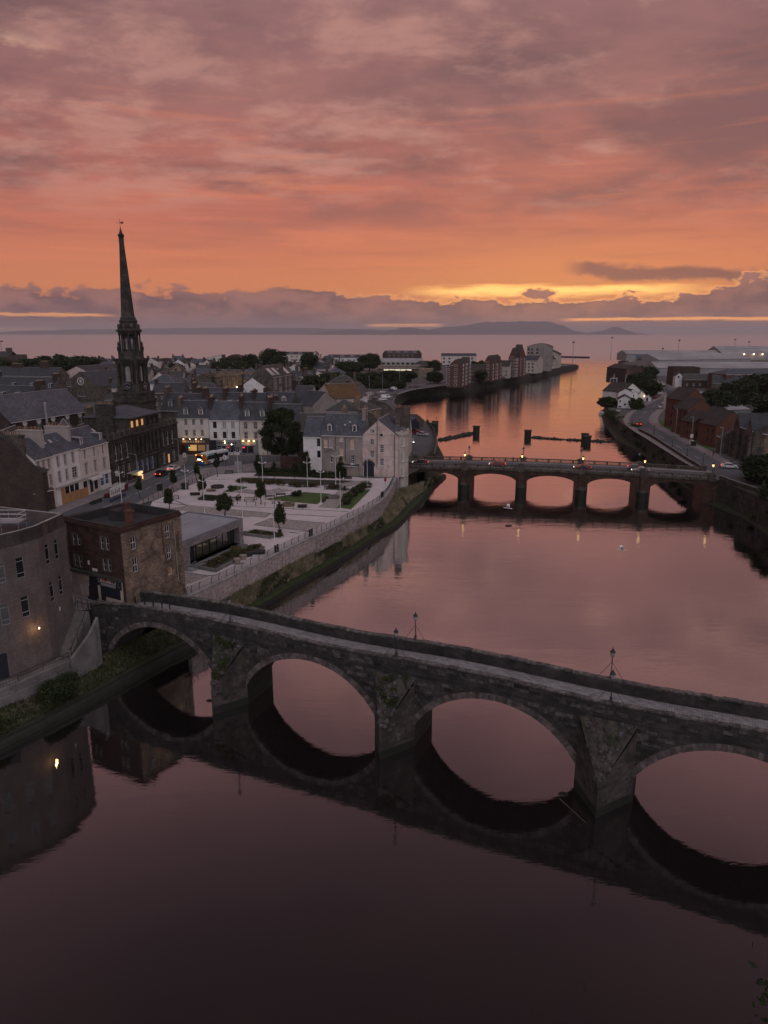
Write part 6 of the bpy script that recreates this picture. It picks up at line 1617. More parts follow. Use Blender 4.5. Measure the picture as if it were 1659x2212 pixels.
o = bb('assembly_rooms', 'classical golden sandstone hall with tall colonnade and flat parapet', (-110, 437), (-95.5, 423), 24, 6, 16.6, 18.2, 'flat', 'sand_stone', 'bitumen', wins=[('f', 6.5, 11.5, 5.5, 2.6, 'dark')])
for k in range(7): MB().lathe([(.6, 4.4), (.5, 10.6)], 8, 'sand_stone', (20.4, 1.5 + k * 3.1)).build('column', o, smooth=True)
MB().box(20.15, 20.9, 0, 24, 10.6, 12.3, 'sand_stone').build('entablature', o); MB().box(-.3, 20.5, -.6, 0, 9.8, 10.4, 'sand_stone').build('cornice', o)
glow(-84, 425, 9.5, 420, (1, .62, .25), .3); glow(-66, 400, 9, 120, (1, .6, .25), .3)
for p, n_ in (((-88, 430, 6), 'leftmost'), ((-82, 424, 6), 'middle'), ((-69, 404, 6), 'rightmost')):
    q = thing('entrance_lamp', 'lit post lamp by the golden sandstone entrance, %s of three' % n_, 'street lamp', p, 0, 'lamps at the hall entrance'); MB().tube((0, 0, 0), (0, 0, 3.6), .07, n=6).build('post', q); MB().lathe([(.1, 3.5), (.35, 3.8), (.1, 4.1)], 8, 'lamp_hot').build('globe', q)
bb('pyramid_house', 'house with pale pyramid slate roof beside the golden hall', (-92, 450), (-78, 447), 14, 6, 13, 20, 'hip', 'sand_stone', 'slate')
bb('portico_hall', 'sandstone temple front hall with triangular pediment', (-151, 509), (-140.5, 512), 40, 6, 15, 19.3, 'gy', 'sand_stone', 'slate_brown', wins=grid('f', (2, 4.5, 7), (8.5,), 1.2, 4, 'dark'))
bb('long_roof', 'long low grey roofed range behind the temple front', (-141, 520), (-88, 505), 14, 6, 12.5, 16, 'gx', 'grey_stone', 'slate')
bb('harled_block', 'white harled block with long hipped slate roof right of the steeple', (-128, 386), (-111, 384), 14, 6, 14.6, 19.2, 'hip', 'white', 'slate', wins=[('f', 4.5, 12.6, 1, 1.3, 'plain'), ('f', 8.6, 11, 1.3, 1.2, 'plain'), ('f', 13.2, 12.6, 1, 1.3, 'plain')])
bb('low_white_house', 'low white gabled house below the white harled block', (-118.93,368.56,11), (-111.87,361.75,11), 10, 6, 11, 14, 'gx', 'white', 'slate')
bb('ruined_gable', 'rough rubble stone gable wall without a roof between chimneys', (-86.82,280.67,16), (-80.51,280.67,16), 2, 6, 16, 20.5, 'gy', 'grey_stone', 'grey_stone', caps=False)
bb('slate_terrace', 'dark slate roofed terrace with paired white dormers behind the pubs', (-70, 262), (-44, 258.5), 11, 6, 14.4, 19.8, 'gx', 'grey_stone', 'slate_dark', dorm=((4, 15.4, 1.1, 1.6, 'sash', 'flat'), (8, 15.4, 1.1, 1.6, 'sash', 'flat'), (13.5, 15.4, 1.1, 1.6, 'sash', 'flat'), (17, 15.4, 1.1, 1.6, 'sash', 'flat')), chim=((.5, 5, 1, 4, 21.5, 7, 'brown_brick', 'pot_buff'), (11, 5, 1, 4, 21.3, 8, 'brown_brick', 'pot_buff'), (22, 5, 1, 4, 20.8, 6, 'brown_brick')))
bb('slate_terrace', 'second row of dark slate roofs with chimney pots left of the studio', (-82, 302), (-60, 299), 11, 6, 13.5, 18.5, 'gx', 'white', 'slate_dark', dorm=((4, 14.6, 1.1, 1.5, 'sash', 'flat'), (10, 14.6, 1.1, 1.5, 'sash', 'flat'), (16, 14.6, 1.1, 1.5, 'sash', 'flat')), chim=((.5, 5, 1, 4, 20.5, 8, 'brown_brick', 'pot_buff'), (21, 5, 1, 4, 19.8, 6, 'brown_brick')))
bb('close_house', 'dark stone house with dormers directly right of the steeple base', (-74, 236), (-60, 234), 12, 6, 16.5, 21.5, 'gx', 'grey_stone', 'slate_dark', dorm=((3, 17.6, 1.1, 1.5, 'sash', 'hip'), (9.5, 17.6, 1.1, 1.5, 'sash', 'hip')), chim=((.3, 6, 1.0, 4, 23.4, 7, 'grey_stone', 'pot_buff'), (13.6, 6, 1.0, 4, 23.2, 6, 'brown_brick', 'pot_buff')))
# left of the steeple
o = bb('chapel', 'brown stone chapel gable with white spoked rose window', (-172, 384), (-149, 377), 34, 6, 14, 21.3, 'gy', 'grey_stone', 'slate_dark', wins=[('f', 3.4, 13.6, 2.6, 2.4, 'one'), ('f', 10, 8.6, 4.5, 2.2, 'sash6')], sky=())
q = thing('rose_window', '', '', (12.4, -.1, 10.4), 0); q.parent = o
b = MB(); b.path([(1.9 * math.cos(R(a)), 0, 1.9 * math.sin(R(a))) for a in range(0, 361, 20)], .18, 5, 'trim'); b.build('rim', q)
b = MB()
for k in range(8): b.tube((0, 0, 0), (1.85 * math.cos(k * math.pi / 4), 0, 1.85 * math.sin(k * math.pi / 4)), .13, n=4, m='trim')
b.build('spokes', q); b = MB(); b.lathe([(1.8, -.02), (1.7, .04)], 16, 'glass'); c = b.build('pane', q, (0, .12, 0)); c.rotation_euler = (R(90), 0, 0)
bb('white_gable', 'large pale pink gable end catching the light behind the chapel', (-212, 468), (-183, 462), 50, 6, 14, 20.6, 'gy', 'pink', 'slate_dark')
bb('low_slate_house', 'small stone house with slate hip between hall and civic building', (-92, 214), (-80, 211), 9, 6, 14, 17, 'hip', 'grey_stone', 'slate', chim=((1, 4, 1, 3, 19, 6),))
bb('pyramid_lodge', 'small pyramid slate roof rising behind the pale terrace house', (-81, 172), (-75.5, 174), 6, 6, 16.5, 20.6, 'hip', 'grey_stone', 'slate', inset=3)
for lab, p, q_, ze, n_ in (('first row of dormered slate houses behind the big hall roof', (-176, 300), (-141, 290), 14.5, 5), ('second row of dormered slate houses nearer the chapel', (-205, 372), (-166, 361), 13.5, 4)):
    L = math.dist(p, q_); bb('dormer_row', lab, p, q_, 11, 6, ze, ze + 5.5, 'gx', 'grey_stone', 'slate_dark', dorm=[(4 + k * (L - 7) / (n_ - 1), ze + .9, 1.2, 1.9, 'sash', 'flat') for k in range(n_)], chim=((2, 5.5, 1.2, 5, ze + 8, 9, 'brown_brick', 'pot_buff'), (L - 2, 5.5, 1.2, 5, ze + 7.5, 8, 'brown_brick', 'pot_buff')))
bb('stack_wall', 'broad stone chimney gable crowded with buff pots at the left edge', (-196, 312), (-178, 309), 3, 6, 17, 19.4, 'flat', 'grey_stone', 'bitumen', chim=((9, 1.5, 16, 1.6, 21.0, 16, 'brown_brick', 'pot_buff'),))
bb('back_range', 'dark stone range with chimney rows in front of the tree mass', (-262, 465), (-205, 452), 12, 6, 15, 20, 'gx', 'grey_stone', 'slate_dark', chim=((8, 6, 5, 1.5, 22.5, 9, 'brown_brick', 'pot_buff'), (26, 6, 8, 1.5, 22, 14, 'brown_brick', 'pot_buff'), (46, 6, 7, 1.5, 23.5, 10, 'brown_brick', 'pot_buff')))
o = bb('castle_tower', 'square old stone tower with stepped cap house and flag at the left edge', (-352, 640), (-327, 634), 22, 6, 21, 22.6, 'flat', 'grey_stone', 'bitumen')
b = roof_mesh('gx', 18, 12, 15, 19.5, 'slate_dark'); b.build('cap_roof', o, (3, 5, 0)); MB().box(15, 18.5, 9, 13, 15, 22.5, 'grey_stone').build('chimney', o); MB().box(-.8, 25.8, -.8, .2, 14.6, 16.0, 'grey_stone').build('corbel', o); MB().tube((10, 10, 19), (10, 10, 29), .15, n=5).build('flag_pole', o); MB().poly([(0, 0, 0)] * 3, 'iron') if False else None
b = MB(); b.poly([(10, 10, 28.8), (13.5, 10.3, 28.2), (10, 10, 27.2)], 'red_plastic'); b.build('flag', o)
bb('spire_lodge', 'little dark pyramid roof poking above the tree mass', (-303.90,642.71,16), (-299.96,642.71,16), 8, 6, 16, 22, 'hip', 'grey_stone', 'slate_dark', inset=4)
bb('ridge_house', 'distant slate house with two chimneys on the skyline left of the steeple', (-266.86,677.34,11), (-255.95,677.34,11), 12, 6, 11, 15, 'gx', 'grey_stone', 'slate', chim=((1, 6, 2, 2, 19, 3), (25, 6, 2, 2, 19, 3)))
# ---- crowded back rows
taken = [(o.location.x, o.location.y) for o in COL.objects if o.parent is None and o.get('category') in ('house', 'building', 'flats', 'tower', 'tree', 'shed')]
gh = random.Random(23); hs_ = []
while len(hs_) < 72:
    Y = gh.uniform(330, 800); X = gh.uniform(-.42, -.07) * Y
    if all(math.hypot(X - a, Y - c) > 15 for a, c in taken + hs_) and not (-75 < X < -40 and Y < 430): hs_.append((X, Y))
ow = 'first second third fourth fifth sixth seventh eighth ninth tenth eleventh twelfth thirteenth fourteenth fifteenth sixteenth seventeenth eighteenth nineteenth'.split()
ow += [t + o_ for t in ('twent', 'thirt', 'fort', 'fift', 'sixt', 'sevent') for o_ in ['ieth'] + ['y ' + q for q in ow[:9]]]
for k, (X, Y) in enumerate(sorted(hs_, key=lambda q: q[0] / q[1])):
    w_, d_, ze = gh.uniform(10, 17), gh.uniform(9, 12), gh.uniform(10, 14); a = gh.choice((0, .1, -.2, 1.2)) + gh.uniform(-.1, .1); zr = ze + gh.uniform(3, 5); wm_ = gh.choice(('white', 'beige', 'grey_stone', 'grey_stone', 'brown_brick', 'cream'))
    building('back_row_house', 'small %s house in the crowded back rows, %s from the left' % (wm_.replace('_', ' '), ow[k]), (X, Y), (X + w_ * math.cos(a), Y + w_ * math.sin(a) - (w_ if a > 1 else 0) * .6), d_, 6, ze, zr, gh.choice(('gx', 'gx', 'gy', 'hip')), wm_, gh.choice(('slate', 'slate_dark', 'slate_dark', 'slate_brown')), wins=[('f', 1.5 + q * 3, z, 1.1, 1.6, 'sash') for q in range(3) for z in (7, 10)[:1 + (ze > 12)]], chim=((.8, d_ / 2, 1, 2.6, zr + 1.6, 4, 'brown_brick', gh.choice(('pot_buff', 'terracotta'))), (w_ - 1, d_ / 2, 1, 2.6, zr + 1.4, 3, 'grey_stone')), group='back row houses')
# ---- seafront flats
FL = dict(cat='flats', group='seafront flats', ov=.4, caps=False)
building('seafront_flats', 'seafront flats with a pair of low arched roofs, left one', (-268, 846), (-246, 846), 16, 5.9, 10.2, 12.9, 'vy', 'brown_brick', 'slate_dark', wins=grid('f', (3, 9, 15), (7.4,), 2.4, 1.6, 'bay'), **FL)
building('seafront_flats', 'seafront flats with a pair of low arched roofs, right one', (-240, 846), (-218, 846), 16, 5.9, 10.2, 12.9, 'vy', 'brown_brick', 'slate_dark', wins=grid('f', (3, 9, 15), (7.4,), 2.4, 1.6, 'bay'), **FL)
for k, (p, q_) in enumerate((((-274, 847), (-268.4, 847)), ((-245.6, 847), (-240.4, 847)), ((-217.6, 847), (-212.5, 847)))): building('link_block', 'small pale link block beside the arched flats, %s one' % ('left', 'middle', 'right')[k], p, q_, 12, 5.9, 10, 10.6, 'flat', 'cream', 'bitumen', wins=[('f', 1.2, 7, 2.2, 1.8, 'plain')], **{**FL, 'caps': True})
building('seafront_flats', 'pale flats with roof rising to the right beside the barrel roofed block', (-208, 852), (-190, 852), 20, 5.9, 13.4, 16.6, 'gy', 'cream', 'slate_dark', mid=.96, wins=[('f', 3, 9, 1.5, 2, 'plain'), ('f', 9, 9, 1.2, 3, 'plain')], **FL)
building('seafront_flats', 'brick flats with barrel roof and round windows between two pale wings', (-186, 856), (-168, 856), 20, 5.9, 13.2, 16.8, 'vy', 'brown_brick', 'brown_brick', wins=[('f', 5.5, 9.5, 2.4, 3, 'dark'), ('f', 2, 9.5, 2.4, 2, 'bay'), ('f', 11, 9.5, 2.6, 2, 'bay')], **FL)
building('seafront_flats', 'pale flats with roof falling to the right beside the barrel roofed block', (-165, 852), (-146, 852), 20, 5.9, 12.6, 16.4, 'gy', 'cream', 'slate_dark', mid=.04, wins=[('f', 6, 8, 1.5, 3, 'plain'), ('f', 13, 8, 1.5, 2, 'plain')], **FL)
for lab, x0, x1, Y, w_, sc__ in (('curved gable seafront flats behind the big dark trees', -134, -89, 925, 'cream', 0), ('long white seafront flats with dark roof and curved gable ends', -62, -15, 800, 'white', 0), ('scaffolded seafront flats with curved roof ends', 3, 46, 985, 'brown_brick', 1)):
    k = Y / 925
    o = building('seafront_flats', lab, (x0, Y), (x1, Y - 2), 18, 5.9, 15.2, 18.2, 'gx', w_, 'slate_dark', wins=grid('f', [3 + q * 6.2 for q in range(int((x1 - x0) / 6.4))], (7, 11), 2.6, 2.2, 'bay'), dorm=[(5 + q * 11, 15.6, 4, 1.4, 'bay', 'flat') for q in range(4)], **FL)
    L = x1 - x0
    for s_, e_ in ((-5, 0), (L, L + 5)): b = MB(); b.box(s_, e_, 0, 18, -.5, 8.2, w_); P = [(s_ + (e_ - s_) * t / 8, 8.2 + (4.6 if (s_ < 0) else 4.6) * (math.sin(t / 8 * 1.57) if s_ < 0 else math.cos(t / 8 * 1.57))) for t in range(9)]; b.poly([(P[0][0], -.05, 8.1)] + [(x, -.05, z) for x, z in P][::1] + [(P[-1][0], -.05, 8.1)], w_); [b.poly([(a[0], -.3, a[1]), (c[0], -.3, c[1]), (c[0], 18, c[1]), (a[0], 18, a[1])], 'slate_dark') for a, c in zip(P, P[1:])]; b.build('curved_wing', o)
building('zigzag_shed', 'long low shed with saw tooth gabled roof in front of the scaffolded flats', (-15, 812), (42, 806), 22, 5.9, 10.2, 13.8, 'gx', 'beige', 'shed_roof', cat='shed', wins=grid('f', [2 + k * 5.4 for k in range(10)], (6.6,), 3.6, 2.6, 'plain'))
o = building('bus_station', 'low modern block with wide pale roof and lit strip of high windows', (-5.2, 601), (28, 596), 24, 5.9, 12.6, 15.0, 'flat', 'sand_stone', 'conc_light', cat='building', trim='conc_light', wins=[('f', 5 + k * 4.7, 11.0, 4.4, 1.3, 'cool') for k in range(5)] + [('f', 12, 6.2, 14, 3.6, 'dark')])
MB().box(-.8, 34, -2.2, 0, 6.9, 7.4, 'conc_light').build('eaves_slab', o); MB().box(33.5, 45, -1, 18, -.5, 6.6, 'sand_stone').build('side_wing', o)
bb('brick_terrace', 'red brick house with hipped dark roof below the scaffolded flats', (27, 706), (49, 702), 14, 5.9, 11, 15, 'hip', 'red_brick', 'tile_brown', wins=grid('f', (2, 6, 10, 14, 18), (8.4,), 1.4, 1.3, 'one'))
# small riverside houses
for lab, p, q_, d_, ze, zr, wm, rm, rf_ in (('cream cottage with slate roof beside the riverside car park', (-24, 372), (-15.5, 369), 22, 11, 15, 'beige', 'slate_brown', 'gy'), ('long white cottage row with slate roof by the lit wall lamp', (-14.5, 352), (-8.5, 366), 8, 10.5, 14, 'white', 'slate', 'gx'), ('small grey cottage with many chimneys near the car park', (-30, 338), (-19, 335), 10, 11.5, 16, 'grey_render', 'slate_dark', 'gx'),
        ('grey slate cottage pair left of the car park trees', (-58, 505), (-38, 500), 12, 11, 15.5, 'white', 'slate_brown', 'gx'), ('white cottage with grey hip roof below the dark trees', (-46, 545), (-30, 541), 12, 11, 15, 'white', 'slate', 'hip'), ('brick villa with slate hip roof left of the white flats', (-72, 655), (-54, 651), 14, 12, 17, 'brown_brick', 'slate', 'hip')):
    bb('cottage', lab, p, q_, d_, 6, ze, zr, rf_, wm, rm, wins=[('f', 1.6, 7.4, 1, 1.5, 'sash'), ('f', 4.2, 7.4, 1, 1.5, 'sash')], chim=((1, d_ / 2, 1, 2.4, zr + 1.6, 4, 'brown_brick'),), cat='house')
for lab, p, q_, d_, ze, zr, rf_ in (('slate roofed quay store with gable toward the river', (-4, 292), (4.5, 296), 14, 9.6, 13.6, 'gy'), ('second slate quay store behind the round tower', (-7, 238), (-1, 240), 14, 11, 15, 'gy'), ('dark slated quay house just left of the parked cars', (2.0, 266), (9.4, 262.5), 14, 8.6, 11.4, 'gx')):
    bb('quay_store', lab, p, q_, d_, 6, ze, zr, rf_, 'grey_stone', 'slate_brown', chim=((2, 4, 1, 2, zr + 1.4, 3),), cat='house')
bb('black_shed', 'dark timber boathouse with gable end beside the quay parking', (9.5, 263.3), (13.2, 265.6), 12, 6, 8.8, 10.4, 'gy', 'navy', 'slate', cat='shed')
bb('tall_chimney_house', 'house with massive buff chimney stack behind the round tower', (-1, 205), (7, 204), 12, 6, 13, 17, 'gx', 'beige', 'slate', chim=((6.6, 3, 3.4, 1.2, 20.2, 7, 'grey_stone'),), cat='house')
# ---- red brick quay flats
def quay_flat(lab, A, C, B, ze, zr, steps, bays_r, bays_l):
    """A left corner, C near corner, B right corner"""
    o = building('quay_flats', lab, A, C, math.dist(C, B), 5.9, ze, zr, 'gy', 'red_brick', 'tile_brown', cat='flats', group='red brick quay flats', caps=False, ov=.1, mid=.5)
    L = math.dist(A, C); D_ = math.dist(C, B)
    n = int((ze - 6.5) / 2.55)
    for k in range(n + 1):
        z = .6 + k * 2.55
        for u in bays_l: MB().box(u, u + 2.2, -.25, -.02, z, z + 1.5, 'trim').build('bay_window', o); MB().box(u + .12, u + 2.08, -.27, -.24, z + .12, z + 1.38, 'glass_pale').build('pane', o)
        for u in bays_r: MB().box(L + .02, L + .5, u, u + 2.4, z, z + 1.6, 'trim').build('bay_window', o); MB().box(L + .49, L + .52, u + .15, u + 2.25, z + .15, z + 1.45, 'glass_pale').build('pane', o)
    for u0, u1, dz in steps:
        b = MB(); b.box(L - .1, L + .25, u0, u1, 0, ze - 5.9 + dz, 'red_brick'); m_ = (u0 + u1) / 2; zt = ze - 5.9 + dz; b.poly([(L + .25, u0, zt), (L + .25, u1, zt), (L + .25, m_, zt + (u1 - u0) * .5)], 'red_brick'); b.poly([(L + .25, u0, zt), (L + .25, m_, zt + (u1 - u0) * .5), (L - 5, m_, zt + (u1 - u0) * .5), (L - 5, u0, zt)], 'tile_brown'); b.poly([(L + .25, m_, zt + (u1 - u0) * .5), (L + .25, u1, zt), (L - 5, u1, zt), (L - 5, m_, zt + (u1 - u0) * .5)], 'tile_brown'); b.build('gabled_bay', o)
    for k in range(3): MB().box(1.2 + k * 1.1, 1.9 + k * 1.1, -.1, 0, ze - 5.9 + .5 + k * .01, ze - 5.9 + 1.1, 'roof_glass').build('attic_light', o)
quay_flat('red brick quay flats with white bays, nearest of the three towers', (42.7, 487.7), (52.6, 485), (62.5, 521.5), 19.3, 24.0, ((6, 15, .5), (24, 33, 1.0)), (2, 12, 18, 28, 34), (4.6, -.6))
quay_flat('red brick quay flats with white bays, middle of the three towers', (75.5, 549.6), (81.8, 547), (94, 576), 19.2, 24.8, ((6, 13, .8), (20, 27, 1.2)), (2, 10.5, 16, 26), (2.2,))
quay_flat('red brick quay flats with white bays, farthest and tallest of the three towers', (102.2, 595.7), (107.7, 593), (121.6, 621), 21.5, 29.5, ((10, 24, 3.5),), (1, 4.5, 14, 25), (.4, 3.6))
b = 'flats behind the brick quay towers'
bb('wing_flats', 'pale grey flats with wavy roof ends behind the nearest quay tower', (66, 834), (106, 832), 18, 5.9, 16, 18.6, 'gx', 'cream', 'slate_dark', cat='flats', wins=grid('f', (2, 8, 26, 34), (8, 12), 2, 2, 'plain'))
bb('tower_flats', 'tall white flats with curved roof at the end of the quay', (139, 708), (161, 701), 22, 5.9, 28.6, 31.5, 'vy', 'grey_render', 'slate_dark', cat='flats', caps=False, wins=grid('f', (1, 4, 9), (8, 11.4, 14.8, 18.2, 21.6, 25), 1.6, 1.9, 'plain'))
bb('wharf_flats', 'broad white gabled flats with brown base at the tip of the quay', (158, 772), (183, 763), 30, 5.9, 19.8, 26, 'gy', 'beige', 'tile_brown', cat='flats', wins=grid('f', (3, 20), (10, 13.5, 17), 2, 1.8, 'plain'), ov=.8)
bb('wharf_house', 'lower pyramid roofed block in front of the broad white flats', (156, 757), (178, 752), 16, 5.9, 15, 20.4, 'hip', 'beige', 'tile_brown', cat='flats', wins=[('f', 12, 8, 1.6, 1.6, 'bright')] + grid('f', (2, 7, 18), (8, 11.4), 1.8, 1.7, 'plain'), ov=.8)
bb('link_flats', 'narrow white flats between the tall quay tower and the curved roof flats', (128, 668), (140, 662), 20, 5.9, 17, 21, 'gx', 'beige', 'slate_dark', cat='flats', wins=grid('f', (1.5, 5, 8.5), (7, 10, 13), 1.4, 1.6, 'plain'))
bb('gable_flats', 'red brick and white gabled flats filling the gap after the nearest quay tower', (61, 548), (75, 543), 12, 5.9, 13.6, 18, 'gx', 'red_brick', 'tile_brown', cat='flats', wins=grid('f', (1, 4.4, 7.8, 11.2), (7, 10), 1.8, 1.7, 'bay'))
bb('gable_flats', 'pale gabled flats filling the gap before the tallest quay tower', (91, 592), (102, 588), 14, 5.9, 15, 19.5, 'gx', 'beige', 'tile_brown', cat='flats', wins=grid('f', (1, 4.4, 7.8), (7, 10), 1.8, 1.7, 'bay'))
bb('low_flats', 'low red brick and white flats between the first two quay towers', (66, 588), (80, 584), 14, 5.9, 12.4, 16, 'gx', 'red_brick', 'tile_brown', cat='flats', wins=grid('f', (1, 5, 9), (7, 9.8), 1.6, 1.6, 'bay'))
# ---- trees of the town
for k, (lab, p, h, w_, m_) in enumerate((('big dark tree crown in front of the curved gable flats', (-92, 610, 6), 22, 24, 'leaf_dark'), ('dark pine group right of the studio roof', (-62, 590, 6), 20, 16, 'leaf_dark'), ('round dark tree on the skyline above the studio', (-118, 640, 6), 17, 17, 'leaf_dark'), ('broad dark tree left of the studio', (-140, 660, 6), 14, 22, 'leaf_dark'),
        ('low green tree beside the studio wall', (-44, 440, 6), 10, 14, 'leaf'), ('leafy tree behind the cream cottages', (-34, 455, 6), 11, 15, 'leaf'), ('dark tree in front of the white flats', (-14, 690, 6), 16, 22, 'leaf_dark'), ('tree left of the lit bus station', (-28, 610, 6), 12, 24, 'leaf_dark'), ('tree in the car park hedge, nearest the cottages', (-12, 480, 6), 9, 14, 'leaf_dark'), ('tree in the car park hedge below the bus station', (4, 520, 6), 9, 16, 'leaf_dark'),
        ('tree in the car park hedge near the road bend', (18, 535, 6), 8, 12, 'leaf_dark'), ('small tree beside the nearest quay tower', (36, 520, 6), 8, 12, 'leaf_dark'), ('tree right of the bus station wing', (44, 640, 6), 12, 14, 'leaf_dark'), ('rounded tree in front of the middle quay tower', (73, 541, 6), 8, 9, 'leaf_dark'), ('tree beside the pale wing flats', (80, 620, 6), 12, 14, 'leaf'),
        ('tree behind the temple front', (-120, 560, 6), 14, 15, 'leaf_dark'), ('tree left of the pyramid house', (-132, 600, 6), 13, 22, 'leaf_dark'), ('wide tree in the dark mass below the castle tower', (-330, 606, 6), 14, 34, 'leaf_dark'), ('wide tree in the dark mass below the little pyramid roof', (-290, 610, 6), 15, 36, 'leaf_dark'), ('wide tree at the right end of the dark mass', (-258, 612, 6), 16, 34, 'leaf_dark'),
        ('tree in the dark mass at its highest point', (-272, 600, 6), 17, 30, 'leaf_dark'), ('small street tree among roofs right of the steeple', (-178, 620, 6), 10, 12, 'leaf_dark'), ('tree behind the classical hall', (-116, 580, 6), 13, 18, 'leaf'))):
    tree('town_tree', lab, p, h, w_, m_, .12, k % 3, 16, .75, 330, group='trees of the old town')
g1 = random.Random(12)
cl = [(g1.uniform(-26, 24) , g1.uniform(0, 90), g1.uniform(1, 4), g1.uniform(4, 7), g1.uniform(4, 7), g1.uniform(2, 3.5)) for _ in range(34)]
put('car_park_scrub', leaf_mesh('scrub', cl, 260, .55, ('leaf_dark', 'leaf', 'leaf_dark'), 8), None, (-12, 470, 6), label='dense dark scrub filling the slope above the car park', kind='stuff')
# the great tree on the square
bt = thing('great_tree', 'great dark leafy tree standing between the pubs and the white house', 'tree', (-27.6, 189.6, 6))
cl = []
for k in range(46):
    a, r_ = g1.uniform(0, 6.28), g1.uniform(.15, 1) ** .5; z = g1.uniform(0, 1)
    wz_ = 6.3 * (1 - .55 * abs(z - .42) ** 1.3 * 2.0)
    cl.append((math.cos(a) * r_ * wz_, math.sin(a) * r_ * wz_, 3.6 + z * 11.0, g1.uniform(1.1, 1.9), g1.uniform(1.1, 1.9), g1.uniform(.9, 1.5)))
put('crown', leaf_mesh('crown', cl, 420, .2, ('leaf_dark', 'leaf_dark', 'leaf'), 21), bt)
b = MB(); b.tube((0, 0, -.2), (.2, .1, 4.5), .55, .4, 9, 'bark'); b.tube((.9, .5, -.2), (1.6, .8, 5), .35, .25, 8, 'bark')
for k in range(9): a = k * .7; b.tube((.2, .1, 4.2), (3.8 * math.cos(a), 3.8 * math.sin(a), 6.5 + k * .6), .26, .08, 6, 'bark')
b.build('trunk', bt)

# ================================================================== RIGHT BANK
for lab, A, B, d_, ze, zr, w_ in (('white gabled riverside house nearest the road bend', (113.1, 345.8), (119.0, 344.0), 12, 10.2, 11.9, [('f', .6, 8.6, .7, 1.1, 'dark'), ('f', 4.6, 8.4, 1.0, 1.1, 'dark'), ('f', 2.7, 7.3, 1.0, .8, 'dark'), ('f', .4, 6.2, 1.2, .8, 'dark')]),
        ('second white gabled riverside house, rising behind the first', (117.6, 360.0), (124.4, 358.4), 12, 12.3, 14.3, ()), ('third white gabled riverside house with one small window', (124.6, 368), (130.9, 369.5), 10, 10.9, 13.3, [('f', 3.6, 9.4, .6, .9, 'dark')]),
        ('fourth white gabled riverside house, highest of the group', (127.0, 381), (139.3, 388.6), 14, 10.9, 15.2, ()), ('small white gabled annex with a lit lamp beside the highest white house', (136.6, 386), (140.4, 384.6), 9, 8.6, 11.2, ())):
    building('riverside_house', lab, A, B, d_, 5.9, ze, zr, 'gy', 'white', 'tile_brown', wins=w_, group='white riverside houses', ov=.35, caps=False, mid=.48)
building('garage', 'small white garage with mono pitch roof by the road', (138.6, 381.2), (141.6, 380), 6, 5.9, 8.1, 9.2, 'gy', 'white', 'slate_brown', cat='garage', wins=[('f', .9, 6.0, 1, 1.9, 'dark')])
def wall_light(lab, p, m='lamp_hot', r=.3, e=60):
    q = thing('flood_lamp', lab, 'lamp', p, 0); MB().box(-.2, .2, 0, .4, -.1, .1, 'iron').build('bracket', q); MB().lathe([(.05, -r), (r, 0), (.05, r)], 8, m).build('bulb', q); glow(p[0], p[1] - .5, p[2], e, (1, .55, .2), r)
wall_light('bright lamp on the white riverside annex', (139.5, 384.2, 8.3), 'lamp_hot', .22, 60)
wall_light('bright orange lamp on the brown brick harbour building', (175.5, 516.6, 10.8), 'lamp_orange', .42, 300)
building('harbour_store', 'plain brown brick harbour building with two storeys behind the white houses', (174.0, 518.4), (187.0, 521.8), 26, 5.9, 16.4, 19, 'gy', 'brown_brick', 'tile_brown', cat='building', wins=grid('f', (5.5,), (7.6, 11.2), 1.2, 1.4, 'dark'))
# industrial sheds
SHD = dict(cat='shed', group='harbour sheds', caps=False, gutter=False, ov=.5)
building('harbour_shed', 'long grey shed with low roof at the harbour mouth', (321, 962), (445, 960), 42, 5.9, 14.6, 19, 'gx', 'shed_wall', 'shed_roof', wins=[('f', 12, 6, 9, 7, 'shopblue'), ('f', 50, 6, 14, 8.4, 'shopblue')], **SHD)
building('harbour_shed', 'pale shed with rows of roof lights behind the reclaimed white store', (298, 786), (418, 828), 40, 5.9, 13.2, 19, 'gx', 'shed_wall', 'shed_roof', sky=[(6 + (k % 14) * 8.6, 14.2 + (k // 14) * 1.6, 3, .7, 'lead') for k in range(42)], **SHD)
o = building('harbour_shed', 'wide white store with blue lettering beside the harbour road', (232, 616), (330, 606), 40, 5.9, 12.6, 17, 'gx', 'shed_wall', 'shed_roof', **SHD)
MB().box(16.2, 18.4, -.12, -.02, 5.4, 7.4, 'bus_blue').build('sign_square', o)
for k, x in enumerate((12.9, 14.4, 15.9, 17.4)):      # letters r e a d, simplified strokes
    for q in (((0, 0), (.3, 1.6)), ((0, 1.3), (1, 1.6))) + (() if k == 0 else (((0, 0), (1, .3)), ((.7, 0), (1, 1.6 if k > 1 else 1.0)))): MB().box(x + q[0][0], x + q[1][0], -.12, -.02, 3.4 + q[0][1], 3.4 + q[1][1], 'pole_grey').build('sign_letter', o)
MB().box(11.6, 14.6, -.12, -.02, 1.7, 2.8, 'blue_grey').build('sign_strip', o)
building('harbour_shed', 'tall pale shed with lit flood lamps at the right edge of the harbour', (468, 1006), (600, 1004), 60, 5.9, 14, 23.5, 'gx', 'shed_wall', 'shed_roof', **SHD)
for k, x in enumerate((474, 497, 510, 522)): wall_light('flood lamp on the tall pale harbour shed, %s from the left' % nm[k], (x, 1003, 13.2), 'lamp_hot', .8, 500)
wall_light('white dish lamp high on a pole before the tall shed', (478, 990, 12.5), 'lamp_white', 1.6, 300); wall_light('bright lamp over the red trailer at the harbour shed', (345, 930, 9), 'lamp_hot', .9, 500)
